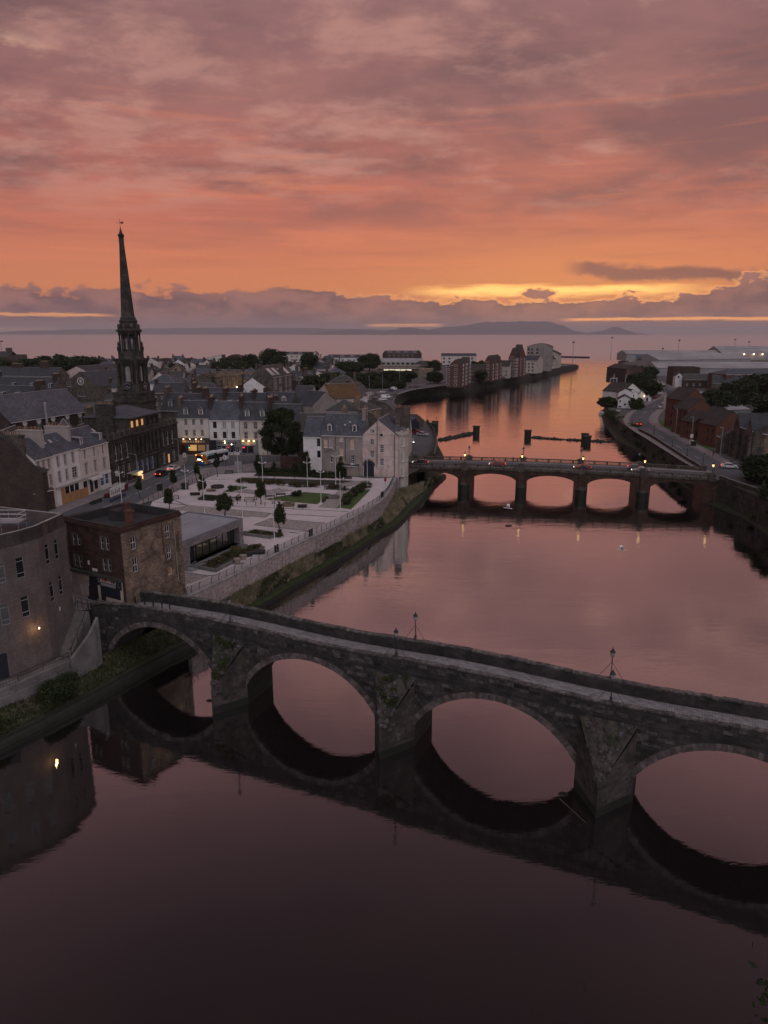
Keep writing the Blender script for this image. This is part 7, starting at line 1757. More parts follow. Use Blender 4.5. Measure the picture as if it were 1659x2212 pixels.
for lab, p, h in (('slim lattice mast at the harbour mouth', (312, 1000, 6), 30), ('dark lighting mast before the long grey shed, left of two', (356, 930, 6), 17), ('tall pale lighting mast before the long grey shed', (380, 940, 6), 27), ('lighting mast at the right harbour edge, left of two', (500, 1040, 6), 27), ('lighting mast at the right harbour edge, right of two', (520, 1040, 6), 24), ('pale mast beside the brown harbour building', (190, 540, 6), 17), ('slim mast by the white riverside houses', (134, 400, 6), 13), ('thin double mast on the quay tip', (213, 820, 6), 26)):
    q = thing('mast', lab, 'mast', p, 0); MB().tube((0, 0, 0), (0, 0, h), .35 if h > 20 else .2, .2, 6, 'pole_grey').build('pole', q)
    if h > 16: MB().box(-1.2, 1.2, -.4, .4, h - 1.6, h, 'trim_dark').build('head', q)
for lab, p, q_, d_, ze, zr, wm, rm, rf_, ws in (('dark brick tenement with white trim beside the harbour road', (199, 497), (216, 494), 20, 17.6, 18.4, 'brown_brick', 'bitumen', 'flat', grid('f', (2, 6), (8, 11, 14), 1.1, 1.6, 'dark')), ('white rendered gable with one window beside the dark brick tenement', (195.2, 483), (199.5, 482), 10, 13.4, 15.4, 'white', 'slate_dark', 'gy', [('f', 1.2, 12, 1.2, 1.4, 'dark')]),
        ('long brown building with curved white dormers by the harbour road', (198.5, 478), (216, 474), 12, 11.4, 14.8, 'brown_brick', 'slate_brown', 'gx', grid('f', (2, 6, 10), (7.4,), 1.2, 1.6, 'sash')), ('stone building in shade at the bend of the harbour road', (206, 452), (222, 446), 12, 11, 15.5, 'grey_stone', 'slate_dark', 'gx', ()),
        ('long red brick warehouse with small white windows', (214, 451.5), (262, 461), 18, 16, 19.2, 'red_brick', 'slate', 'hip', grid('f', [5 + k * 4.6 for k in range(9)], (7.6, 10.6, 13.6), 1.3, 1.6, 'one')), ('white gabled house with dark roof before the red warehouse', (196, 420), (206, 418), 9, 9.5, 12.5, 'white', 'slate_dark', 'gy', ()),
        ('white rendered corner house beside the orange brick flats', (132.8, 336), (142, 334), 9, 11.6, 15, 'white', 'slate_dark', 'gx', [('f', 1.5, 7.6, .8, 1, 'dark')]), ('flat white roofed workshop behind the orange flats', (167.18,371.56,9), (183.54,383.52,9), 14, 9, 10, 'conc_light', 'shed_roof', 'mono', ()), ('long pale mono pitch canopy roof behind the church', (139.77,290.65,11), (150.03,293.21,11), 16, 11, 14.5, 'blue_grey', 'shed_roof', 'mono', ()), ('low white rowed houses by the road bend', (150, 372), (160, 369), 12, 9.5, 13, 'white', 'slate_brown', 'gx', ())):
    building('roadside_building', lab, p, q_, d_, 5.9, ze, zr, rf_, wm, rm, wins=ws, cat='building')
nmo = ('tallest, farthest from the bridge', 'second from the tall one', 'low, third along the road', 'fourth along the road with long roof', 'nearest to the church')
for k, (A, w_, d_, ze, zr) in enumerate((((111.3, 266.7), 9.6, 11, 17, 21), ((106.6, 250.5), 10, 9, 15.2, 18.8), ((104.4, 238.4), 7.5, 8, 12.2, 15.6), ((106.2, 231.6), 9, 6, 13.8, 17.6), ((104.2, 222.4), 10.5, 8.5, 13.1, 17.4))):
    building('orange_flats', 'orange brick gabled flats, %s' % nmo[k], A, (A[0] + w_ * .985, A[1] + w_ * .17), d_, 6, ze, zr, 'gy', 'orange_brick', 'tile_brown', cat='flats', group='orange brick flats', caps=False, ov=.3,
             wins=[('l', u, z, .9, 1.5, 'plain') for u in (1.2, 3.6, 6.0)[:int(d_ / 3)] for z in (7.2, 10, 12.8)[:int((ze - 6) / 2.9)]] + [('f', .8, 7.4, .7, 1.2, 'plain')])
ch = building('church_school', 'dark weathered stone church front with tall lancet windows and steep gables', (102.6, 207.2), (101.2, 193.6), 18, 6, 15.2, 19, 'gx', 'church_stone', 'slate_dark', cat='church', wins=[('f', .6 + k * 1.15, 8.0, .45, 4.6, 'dark') for k in range(11)])
for x0, x1, zt in ((.2, 4.6, 12.9), (9.4, 13.4, 12.7)):
    m_ = (x0 + x1) / 2; b = MB(); b.box(x0, x1, -.5, 2, 0, 8.8, 'church_stone'); b.poly([(x0, -.5, 8.8), (x1, -.5, 8.8), (m_, -.5, zt)], 'church_stone'); b.poly([(x0, -.5, 8.8), (m_, -.5, zt), (m_, 8, zt), (x0, 8, 8.8)], 'slate_dark'); b.poly([(m_, -.5, zt), (x1, -.5, 8.8), (x1, 8, 8.8), (m_, 8, zt)], 'slate_dark'); b.build('front_gable', ch)
    for x in (x0, x1): MB().box(x - .35, x + .35, -1.1, -.4, 0, 7.4, 'church_stone').build('buttress', ch)
    for k in range(3): MB().box(x0 + .8 + k * 1.2, x0 + 1.2 + k * 1.2, -.56, -.5, 2, 7.6, 'navy').build('lancet', ch)
building('church_porch', 'small stone gabled porch at the near end of the orange flats', (101.6, 215.2), (101.0, 211.6), 8, 6, 11, 13.2, 'gx', 'church_stone', 'slate_dark', cat='porch')
building('stone_villa', 'rubble stone block with lead ridged hip roof at the right edge', (103.6, 193.4), (116, 191), 16, 6, 14.4, 19.5, 'hip', 'rubble', 'slate', cat='building')
ss = thing('far_spire', 'pointed stone church spire on the right bank beyond the frame', 'tower', (104, 160, 6)); MB().box(-2, 2, -2, 2, 0, 15, 'grey_stone').build('tower_base', ss); MB().lathe([(2.2, 15), (.1, 34)], 8, 'slate_dark').build('spire', ss)
# road wall, foreshore and harbour mouth
b = MB(); wallstrip(b, SR[6:11], -.05, -.55, 5.5, 7.0, 'dark_quay', 'conc'); b.build('road_wall', label='stone parapet wall between the right bank road and the river', cat='wall')
b = MB(); wallstrip(b, [(82.6, 170.6), (84.0, 164), (85.4, 158.5), (82.4, 146), (82.6, 120), (84, 90)], 0, -.6, -1, [7.3, 7.0, 6.8, 6.6, 6.5, 6.5], 'dark_quay', 'conc'); b.build('abutment_wall', label='curved mossy stone wing wall at the right end of the road bridge', cat='wall')
b = MB(); wallstrip(b, [(300, 905), (312, 960), (326, 1010), (345, 1045)], 0, -8, -1, 3.4, 'rock'); b.build('breakwater', label='dark rubble breakwater at the harbour mouth', cat='breakwater')
b = MB(); wallstrip(b, [(236, 1262), (300, 1262), (345, 1225)], 0, 5, -1, 2.8, 'rock'); b.build('pier', label='thin dark pier reaching across the harbour mouth', cat='pier')
b = MB(); wallstrip(b, [(222, 846), (238, 885), (226, 893)], 0, 4, -1, 3.2, 'rock'); b.build('pier', label='low dark pier at the tip of the red brick quay', cat='pier')
b = MB(); wallstrip(b, [(11.3, 200), (14.6, 214), (17.3, 240), (18.0, 262), (17.4, 292)], 0, -.5, -.5, [6.9, 7.0, 7.0, 7.0, 6.8], 'dark_quay'); b.build('quay_parapet', label='dark stone parapet of the quay behind the pink house', cat='wall')
# old railway bridge stumps and rubble weirs
for k, (lab, p, h) in enumerate((('old bridge stump nearest the quay cars, in front of another', (21.8, 309.1, -1), 4.2), ('old bridge stump behind the one nearest the quay', (22.8, 316.4, -1), 4.1), ('old bridge stump at the end of the left rubble weir', (38.7, 296.9, -1), 4.4), ('old bridge stump at the start of the right rubble weir', (58.2, 286.3, -1), 4.1), ('old bridge stump in the right weir, nearer of two', (78.2, 271.6, -1), 3.9), ('old bridge stump in the right weir, farther of two', (79.0, 278.0, -1), 3.9))):
    q = thing('bridge_stump', lab, 'bridge pier', p, .1, 'old bridge stumps'); MB().lathe([(1.45, 0), (1.4, h - .5)], 10, 'wet_stone').build('shaft', q); MB().lathe([(1.6, h - .5), (1.65, h), (1.2, h + .05)], 10, 'dark_quay').build('cap', q)
def rubble(lab, a, c, n, r, seed):
    g = random.Random(seed); q = thing('rubble_weir', lab, 'rocks')
    for k in range(n):
        f = k / (n - 1); x, y = a[0] + (c[0] - a[0]) * f + g.uniform(-.5, .5), a[1] + (c[1] - a[1]) * f + g.uniform(-1, 1); s = r * g.uniform(.5, 1.3)
        MB().lathe([(s * .6, -.8), (s * g.uniform(.8, 1.1), 0), (s * .8, s * .35), (s * .3, s * g.uniform(.5, .75))], 6, 'rock', ph=g.uniform(0, 3)).build('rock', q, (x, y, 0), g.uniform(0, 6))
rubble('left weir of dark boulders leading to a stump', (22.9, 279.6), (37.6, 298.7), 46, 1.25, 1); rubble('right weir of dark boulders between the stumps', (60.0, 286.3), (77.3, 278.0), 40, .85, 2); rubble('short weir of dark boulders reaching the right shore', (81.1, 276.4), (90.5, 274.8), 34, .9, 3)
# trees, bushes
for k, (lab, p, h, w_, m_) in enumerate((('dark bushy tree at the right end of the road bridge', (92.5, 168, 5.6), 7.0, 11, 'leaf_dark'), ('dark bushy tree at the right edge below the church', (100, 176, 5.6), 6.5, 10, 'leaf_dark'), ('overhanging tree on the right bank beside the wing wall', (87.5, 152, 4.5), 8, 10, 'leaf_dark'), ('tall tree on the right bank beyond the frame', (97, 142, 5.5), 13, 12, 'leaf_dark'), ('tree beyond the frame mirrored at the right edge', (101, 158, 5.5), 11, 12, 'leaf_dark'),
        ('round tree before the white riverside houses', (119.5, 338, 5.8), 5.5, 6, 'leaf'), ('garden tree left of the white riverside houses', (110, 352, 5.5), 5, 8, 'leaf'), ('dark tree behind the highest white house', (150, 410, 5.8), 9, 14, 'leaf_dark'), ('dark tree along the harbour road, nearer', (158, 430, 5.8), 8, 12, 'leaf_dark'), ('dark tree along the harbour road, farther', (166, 470, 5.8), 10, 16, 'leaf_dark'), ('dark tree at the corner of the brown harbour building', (190, 545, 5.8), 11, 18, 'leaf_dark'),
        ('tree opposite the white lettered store', (205, 560, 5.8), 10, 14, 'leaf_dark'), ('dark tree below the red warehouse, left', (170, 345, 5.8), 13, 20, 'leaf_dark'), ('dark tree below the red warehouse, middle', (195, 365, 5.8), 15, 24, 'leaf_dark'), ('dark tree below the red warehouse, right', (222, 390, 5.8), 15, 26, 'leaf_dark'), ('tree behind the orange flats', (140, 300, 5.8), 12, 16, 'leaf_dark'), ('tree behind the church roof', (150, 270, 5.8), 13, 18, 'leaf_dark'))):
    tree('bank_tree', lab, p, h, w_, m_, .06 if h < 10 else .12, k % 3, 18, .42 if h < 9 else .6, 420, group='trees of the right bank')
cl = [(p[0] - g1.uniform(.2, 2.0), p[1], g1.uniform(1.2, 5.4), g1.uniform(.4, 1.1), g1.uniform(.6, 1.6), g1.uniform(.4, 1.0)) for p in resample(SR[3:12], 2.2) if g1.random() < .7] + [(g1.uniform(-1.5, 1.5) + 97.5 + k * .42, 272 + k * 3.2, 3.2 + g1.uniform(0, 2.2), 1.8, 2.4, 1.4) for k in range(20)]
put('bank_scrub', leaf_mesh('scrub', cl, 420, .28, ('leaf_dark', 'leaf_olive'), 9), None, (0, 0, 0), label='scrub and weeds on the stone bank below the harbour road', kind='stuff')
MB().lathe([(5, -1), (4.2, .4), (2, 1.0), (.1, 1.1)], 14, 'mud', (18.2, 21)).build('islet', kind='structure', smooth=True)
tree('near_tree', 'dark tree top poking in at the bottom right corner', (18.2, 21.6, .8), 17, 6.5, 'leaf_dark', .2, 1, 20, .16, 900)
# work boat behind the white houses
wb = thing('work_boat', 'dark work boat with pale rails and wheelhouse moored by the harbour store', 'boat', (166, 520, 0), R(70))
b = MB(); P = [(-14, -2.4), (8, -3), (13, -1.2), (15, 0), (13, 1.2), (8, 3), (-14, 2.4)]; b.prism(P, -.5, 3.0, 'navy', 'conc'); b.build('hull', wb); MB().box(-10, -4, -2, 2, 3, 6.4, 'trim').build('wheelhouse', wb); MB().box(-9.8, -4.2, -2.05, 2.05, 4.8, 5.7, 'glass').build('windows', wb)
for x in (-11, -3.4): MB().path([(x, -2.2, 3), (x, -2.2, 10), (x, 2.2, 10), (x, 2.2, 3)], .12, 5, 'pole_white').build('gantry', wb)
MB().tube((-7, 0, 6.4), (-7, 0, 13), .15, n=5, m='pole_white').build('boat_mast', wb)
ya = thing('sail_boat', 'small pale yacht with tall mast below the white riverside houses', 'boat', (113.5, 372, 0), R(75)); b = MB(); b.prism([(-4, -1.1), (2, -1.3), (4.6, 0), (2, 1.3), (-4, 1.1)], -.3, 1.0, 'trim', 'white'); b.build('hull', ya); MB().tube((.3, 0, 1), (.3, 0, 11), .08, n=5, m='pole_white').build('boat_mast', ya); MB().box(-2, 1, -.7, .7, 1, 1.6, 'trim').build('cabin', ya)

# ================================================================== THE SQUARE
# river wall: coursed stone, copings, facing blocks on the near stretch
rw = thing('river_wall', 'pale coursed stone river wall below the square', 'wall')
RW2 = [(p[0], p[1]) for p in RW]; RWf = resample(RW2, .5)
b = MB(); wallstrip(b, RW2, -.02, .7, 2.2, 5.86, 'quay_stone'); b.build('wall_core', rw)
cm_ = MB().box(0, 1, -.12, .75, 0, .2, 'conc_light').mesh('cope_stone'); bk_ = MB().box(0, 1, -.06, .1, 0, 1, 'quay_block', 'b').mesh('stone_block')
acc, i, nblk = 0.0, 0, 0
def along(pts, step):
    for a, c in zip(pts, pts[1:]):
        l = math.dist(a, c); n = max(1, round(l / step)); ang_ = math.atan2(c[1] - a[1], c[0] - a[0])
        for k in range(n): yield a[0] + (c[0] - a[0]) * k / n, a[1] + (c[1] - a[1]) * k / n, l / n, ang_
for x, y, l, a in along(RW2, 1.5): put('cope_stone', cm_, rw, (x, y, 5.84 + rnd.uniform(-.02, .02)), a, scale=(l - .02, 1, 1))
for x, y, l, a in along(RW2, .8):
    if nblk > 285: break
    for r in range(7):
        if nblk > 285: break
        f = rnd.uniform(-.25, .25); nblk += 1
        put('stone_block', bk_, rw, (x + math.cos(a) * f + math.sin(a) * .02, y + math.sin(a) * f - math.cos(a) * .02, 3.25 + r * .365), a, scale=(l * rnd.uniform(.85, 1.1) - .03, rnd.uniform(.5, 1.2), .34))
b = MB(); b.box(-.12, .12, 0, .02, 0, .08, 'trim'); b.box(-.12, -.04, 0, .02, 0, .3, 'trim'); b.box(-.12, .1, 0, .02, .26, .34, 'trim'); b.box(.04, .12, 0, .02, -.2, .08, 'trim'); b.box(-.12, .12, 0, .02, -.28, -.2, 'trim')
q = (-11.89,122.19,4.1); b.build('painted_number', rw, (q[0] + .12, q[1] - .12, 4.0), R(65))
ld = thing('wall_ladder', 'rusty ladder fixed to the river wall by the dark niche', 'ladder', (-19.72, 106.6, 3.0), R(65)); 
for x in (-.3, .3): MB().tube((x, -.2, 0), (x, -.2, 3.4), .04, n=5, m='pole_grey').build('stile', ld)
for k in range(9): MB().tube((-.3, -.2, .3 + k * .34), (.3, -.2, .3 + k * .34), .025, n=4, m='pole_grey').build('rung', ld)
MB().box(-1.2, -.4, -.14, -.05, .6, 2.6, 'wet_stone').build('niche', ld)
rl = thing('river_railing', 'dark curved iron railing along the river edge of the square', 'railing')
RR = offset(RW2, .55); pm_ = MB(); pm_.path([(0, 0, 0), (0, .1, .45), (0, -.02, .9), (0, -.2, 1.18)], .045, 6); pme = pm_.mesh('post')
RP = []
for x, y, l, a in along(resample(RR, 2.0), 2.0): put('post', pme, rl, (x, y, 5.98), a); RP.append((x, y))
RP.append(RR[-1])
for k in range(6): MB().path([(x, y, 6.2 + k * .185) for x, y in offset(RP, .08 - .05 * k)], .022, 4).build('rail', rl)
for t in (.30, .42, .78):
    x, y = RP[int(t * len(RP))]; q = thing('railing_gate_post', 'black gate post pair in the river railing, %s' % {.30: 'beside the ladder', .42: 'at the middle of the square', .78: 'near the pink house'}[t], 'post', (x, y, 6), 1.1)
    for d_ in (-.35, .35): MB().box(d_ - .14, d_ + .14, -.1, .1, 0, 1.3, 'iron').build('post', q)
lb = thing('lifebuoy_post', 'red lifebuoy holder by the railing near the pink house', 'lifebuoy', (0.31,165.14,6)); MB().tube((0, 0, 0), (0, 0, 1.5), .04, n=5).build('post', lb); MB().box(-.28, .28, -.1, .1, .95, 1.75, 'red_plastic').build('housing', lb)

# lawn, beds, steps
sheet('lawn', [(-25.70,150.23,6), (-23.73,152.67,6), (-18.02,157.63,6), (-11.99,155.84,6), (-14.09,145.83,6)], 6.03, 'lawn')
sheet('lawn', [(-36.52,157.97,6), (-35.23,164.87,6), (-31.92,163.09,6), (-33.41,157.63,6)], 6.03, 'lawn')
sheet('lawn', [(-9.52,142.90,6), (-6.03,160.32,6), (-3.05,160.32,6), (-6.74,141.40,6)], 6.03, 'lawn')
sheet('planting_bed', [(-36.36,170.43,6), (-35.66,174.74,6), (-6.70,170.43,6), (-15.07,164.87,6)][::-1], 5.99, 'earth')
sheet('planting_bed', [(-33, 183), (-27, 184), (-20, 182.6), (-12, 179), (-8, 176), (-8, 172.5), (-18, 174.5), (-33, 176.5)], 6.0, 'earth')
sheet('planting_bed', [(-13.63,160.83,6), (-13.17,164.33,6), (-8.02,161.69,6), (-8.62,159.13,6)], 6.0, 'earth')
def hedge(lab, pts, w_, h_, m_, seed, leaf=.14):
    g = random.Random(seed); cl = []
    for a, c in zip(pts, pts[1:]):
        n = max(2, int(math.dist(a[:2], c[:2]) / .8))
        for k in range(n):
            f = (k + g.uniform(0, 1)) / n; cl.append((a[0] + (c[0] - a[0]) * f + g.uniform(-.3, .3) * w_, a[1] + (c[1] - a[1]) * f + g.uniform(-.3, .3) * w_, h_ * g.uniform(.3, .55), g.uniform(.4, .75) * w_ * .6 + .2, g.uniform(.4, .75) * w_ * .6 + .2, h_ * g.uniform(.35, .55)))
    put('hedge', leaf_mesh('hedge', cl, 520, leaf, m_, seed), None, (0, 0, 6.0), label=lab, cat='hedge', group='planting on the square')
hedge('mixed russet and green hedge behind the steps of the square', [(-35.60,168.53,6), (-28.93,167.42,6), (-23.71,165.23,6)], 1.6, 1.1, ('leaf', 'leaf_olive', 'leaf_russet'), 1)
hedge('russet hedge between the steps and the lawn', [(-22.91,164.87,6), (-18.98,163.09,6), (-15.66,163.09,6)], 1.8, 1.2, ('leaf_russet', 'leaf', 'leaf_olive'), 2)
hedge('dark low hedge along the garden wall', [(-32, 181), (-26, 180.6), (-18, 178.2), (-11, 175.6)], 2.2, 1.3, ('leaf_dark', 'leaf'), 3)
hedge('dark shrub band along the path below the garden wall', [(-31, 178), (-22, 176.6), (-12, 173.6)], 1.8, .8, ('leaf_dark', 'leaf_olive'), 4)
hedge('bushy green planting on the riverside lawn strip', [(-8.53,144.56,6), (-7.04,151.90,6), (-5.19,159.13,6), (-3.82,162.56,6)], 2.0, 1.7, ('leaf', 'leaf_olive', 'leaf_dark'), 5)
hedge('flowering planting in the raised bed beside the terrace', [(-27.22,103.34,6.4), (-25.39,107.40,6.4), (-23.22,111.35,6.4), (-20.60,113.85,6.4)], 2.2, 1.0, ('leaf', 'leaf_olive', 'leaf_russet', 'leaf_dark'), 6)
hedge('low russet planting in the stone trough beside the pavilion', [(-24.83,122.74,6.4), (-21.74,122.01,6.4), (-18.55,121.30,6.4)], 1.3, .9, ('leaf_russet', 'leaf', 'leaf_olive'), 7)
hedge('shrubs around the dark bench near the red lifebuoy', [(-13.07,163.09,6), (-9.71,162.39,6)], 1.4, 1.0, ('leaf_dark', 'leaf_russet'), 8)
bush('yellow_bush', 'yellow flowering bush beside the pavilion terrace', (-24.32,111.38,6.2), 2.0, 1.3, ('leaf_yellow', 'leaf_olive'), 8, .1, 700, seed=3)
bush('round_bush', 'round clipped bush on the central lawn', (-19.42,153.77,6), 2.2, 1.5, ('leaf_dark', 'leaf'), 10, .1, 800, seed=4)
bush('round_bush', 'olive bush at the corner of the small lawn by the steps', (-34.90,159.13,6), 1.7, 1.4, ('leaf_olive', 'leaf_dark'), 8, .1, 800, seed=5)
bush('round_bush', 'dark low shrub in the planter left of the benches', (-37.60,150.38,6), 3.0, .8, ('leaf_dark', 'leaf'), 10, .1, 700, seed=6)
def trough(lab, pl, z=.5, m_='conc'):
    q = thing('stone_trough', lab, 'planter'); P = [p[:2] for p in pl]; b = MB(); wallstrip(b, P + [P[0]], -.15, .15, 5.9, 5.98 + z, m_); b.build('trough_wall', q); sheet('soil', P, 5.9 + z, 'earth', q)
trough('stone trough planter with low hedge right of the pavilion', [(-24.92,122.08,6), (-20.02,119.88,6), (-18.25,122.08,6), (-23.60,124.47,6)])
trough('long stone raised bed beside the pavilion terrace', [(-28.41,103.46,6), (-25.44,101.90,6), (-24.13,105.26,6), (-20.13,113.89,6), (-22.09,115.17,6), (-27.88,104.53,6)])
trough('square dark planter with shrub left of the benches', [(-40.26,150.08,6), (-36.74,148.88,6), (-36.23,152.67,6), (-39.62,153.77,6)], .35, 'bench_dark')
sp_ = thing('steps', 'broad shallow steps with handrails climbing behind the benches', 'steps')
SA_, SB_, SC2, SD_ = (-34.55,157.97,6), (-26.70,154.88,6), (-21.14,159.64,6), (-28.59,163.09,6)
for k in range(4):
    f = k * .13; pts = [tuple(p[j] + ((SA_[j] + SB_[j] + SC2[j] + SD_[j]) / 4 - p[j]) * f for j in range(2)) for p in (SA_, SB_, SC2, SD_)]
    MB().prism(pts, 5.9, 6.14 + k * .14, 'dark_band', 'plaza').build('step', sp_)
for p in ((-33.30,157.97,6), (-24.20,158.30,6)): MB().path([(p[0], p[1], 6.1), (p[0], p[1], 7.0), (p[0] + .8, p[1] + 1.6, 7.4), (p[0] + .8, p[1] + 1.6, 6.5)], .04, 6, 'steel').build('handrail', sp_)
rp = thing('ramp_rails', 'pair of pale steel handrails on the ramp behind the steps', 'railing')
for a, c in (((-34.58,161.86,6.9), (-24.51,160.63,6.9)), ((-32.87,160.63,6.9), (-27.69,160.10,6.9)), ((-24.34,162.04,6.9), (-20.78,159.93,6.9))): MB().tube(a, c, .05, n=5, m='steel').build('rail', rp)

def put_all(kit, o, **k):
    for n_, me in kit: put(n_, me, o, **k)
def bench_kit(m_, l=1.8, back=True):
    k = [('seat_slat', MB().box(-l / 2, l / 2, -.25 + j * .17, -.11 + j * .17, .42, .48, m_).mesh('seat_slat')) for j in range(3)]
    if back: k += [('back_slat', MB().box(-l / 2, l / 2, .26, .31, .58 + j * .16, .70 + j * .16, m_).mesh('back_slat')) for j in range(2)]
    return k + [('leg', MB().box(x - .04, x + .04, -.26, .3, 0, .42 if not back else .5, 'iron').mesh('leg')) for x in (-l / 2 + .15, l / 2 - .15)]
BK_ = {'d': bench_kit('bench_dark', 2.2), 'p': bench_kit('wood_pale', 2.2), 'c': bench_kit('wood_pale', .75), 'k': bench_kit('bench_dark', .75)}
for lab, p, rz, k in (('pale slatted bench by the street bollards', (-45.77,150.83,6), .05, 'p'), ('dark bench facing the steps, left of the pale bench', (-31.98,148.83,6), .1, 'd'), ('dark bench backing onto the first one in the middle of the square', (-31.61,150.59,6), 1.4, 'd'), ('dark bench beside the square planter', (-35.16,150.94,6), 2.6, 'd'), ('pale bench in the middle of the square', (-28.95,148.48,6), 0, 'p'), ('single pale chair beside the middle bench', (-27.80,149.88,6), 0, 'c'),
        ('dark bench at the corner of the central lawn', (-24.95,151.30,6), -2.9, 'd'), ('second dark bench at the back of the central lawn', (-22.86,153.12,6), -2.9, 'd'), ('left of two pale chairs facing the lawn', (-23.41,146.43,6), 0, 'c'), ('right of two pale chairs facing the lawn', (-22.31,146.43,6), 0, 'c'), ('dark bench near the pale utility box', (-39.81,179.43,6), 0, 'd'), ('dark bench among shrubs near the red lifebuoy', (-12.79,160.32,6), 0, 'd'),
        ('nearest dark chair beside the stone fire ring', (-12.98,147.71,6), 1.6, 'k'), ('middle dark chair beside the stone fire ring', (-12.76,149.18,6), 1.6, 'k'), ('farthest dark chair beside the stone fire ring', (-12.54,150.68,6), 1.6, 'k')):
    put_all(BK_[k], thing('bench' if k in 'dp' else 'chair', lab, 'bench' if k in 'dp' else 'chair', p, rz, 'seating on the square'))
for lab, p, r_, m_ in (('dark round stone ring seat near the street bollards', (-38.96,162.56,6), 1.5, 'bench_dark'), ('buff round stone ring seat in front of the two chairs', (-20.11,144.84,6), 1.4, 'sand_stone'), ('grey round stone ring seat beside the riverside lawn', (-11.08,151.90,6), 1.4, 'conc')):
    q = thing('ring_seat', lab, 'ring seat', p, 0, 'stone ring seats'); MB().lathe([(r_, 0), (r_, .5), (r_ * .62, .5), (r_ * .6, .25)], 18, m_).build('ring', q); MB().lathe([(r_ * .58, 0), (r_ * .58, .26)], 14, 'earth').build('well', q)
for lab, p, w_, m_ in (('low dark slab table near the street bollards', (-42.17,154.72,6), 2.2, 'bench_dark'), ('buff slab seat below the dark ring', (-39.51,158.63,6), 2.2, 'sand_stone'), ('black slab table at the near edge of the lawn', (-16.95,143.17,6), 2.0, 'iron'), ('wide grey slab table by the railing and pavilion', (-20.54,111.20,6), 2.2, 'bench_dark')):
    q = thing('slab_table', lab, 'table', p, .1); MB().box(-w_ / 2, w_ / 2, -.6, .6, .36, .5, m_).build('top', q); MB().box(-w_ / 2 + .12, w_ / 2 - .12, -.48, .48, 0, .36, m_).build('plinth', q)
for lab, p, m_ in (('pale square planter tub by the railing, first from the pavilion steps', (-23.09,106.36,6), 'wood_pale'), ('pale square planter tub by the railing, second from the pavilion steps', (-22.48,108.06,6), 'wood_pale'), ('dark square planter tub by the railing', (-21.86,109.81,6), 'bench_dark')):
    q = thing('planter_tub', lab, 'planter', p, .45); MB().prism([(-.42, -.42), (.42, -.42), (.42, .42), (-.42, .42)], 0, .65, m_).build('tub', q); MB().box(-.5, .5, -.5, .5, .6, .72, m_).build('rim', q)
def litter(lab, p, m_='iron', h_=1.1, w_=.35):
    q = thing('litter_bin', lab, 'litter bin', p); MB().box(-w_, w_, -w_, w_, 0, h_, m_).build('body', q); MB().box(-w_ - .05, w_ + .05, -w_ - .05, w_ + .05, h_, h_ + .14, m_).build('hood', q)
for lab, p, h_, w_ in (('tall black bin on the pavement before the civic building', (-51.40,159.18,6.1), 1.3, .5), ('wide black bin pair by the street side of the square', (-46.08,160.83,6), 1.3, .65), ('small dark bin by the riverside lawn strip', (-8.01,149.18,6), .9, .25), ('black bin near the shrubs by the lifebuoy', (-9.03,159.30,6), .9, .25), ('small black bin at the foot of the trough planter', (-18.59,122.08,6), .9, .3)): litter(lab, p, 'iron', h_, w_)
litter('yellow grit bin by the bus shelter', (-59.94,171.22,6.1), 'plywood', 1.0, .7)
q = thing('utility_box', 'pale utility box with posters near the big tree', 'cabinet', (-37.68,181.44,6)); MB().box(-.95, .95, -.5, .5, 0, 1.5, 'conc_light').build('body', q); MB().box(-.95, .95, -.52, -.5, 1.5, 3.0, 'pole_grey').build('board', q)
BOL = MB().lathe([(.06, 0), (.055, .85), (.07, .9), (.03, .98)], 7).mesh('post', True); CH_ = {}
ORD = 'first second third fourth fifth sixth seventh eighth ninth tenth eleventh twelfth thirteenth fourteenth fifteenth sixteenth seventeenth'.split()
def bollards(lab, a, c, n, grp):
    for k in range(n):
        f = k / (n - 1); q = put('bollard', BOL, None, (a[0] + (c[0] - a[0]) * f, a[1] + (c[1] - a[1]) * f, a[2]), label='%s, %s from the left' % (lab, ORD[k]), cat='bollard', group=grp)
bollards('slim black bollard in the row between street and square', (-51.0, 146.6, 6.05), (-44.2, 178.2, 6.05), 17, 'bollards along the street edge')
bollards('slim black bollard in the row across the middle of the square', (-35.02,147.10,6), (-16.63,141.20,6), 10, 'bollards across the square')
bollards('slim black bollard by the crossing before the pubs', (-43.2, 191, 6.05), (-30, 197.6, 6.05), 7, 'bollards at the crossing')
bollards('slim black bollard on the kerb in front of the pubs', (-44, 207.2, 6.05), (-24, 206.8, 6.05), 8, 'bollards before the pubs')
bollards('slim dark post edging the car park road', (7.46,424.02,5.9), (24.90,464.06,5.9), 16, 'posts along the car park road')
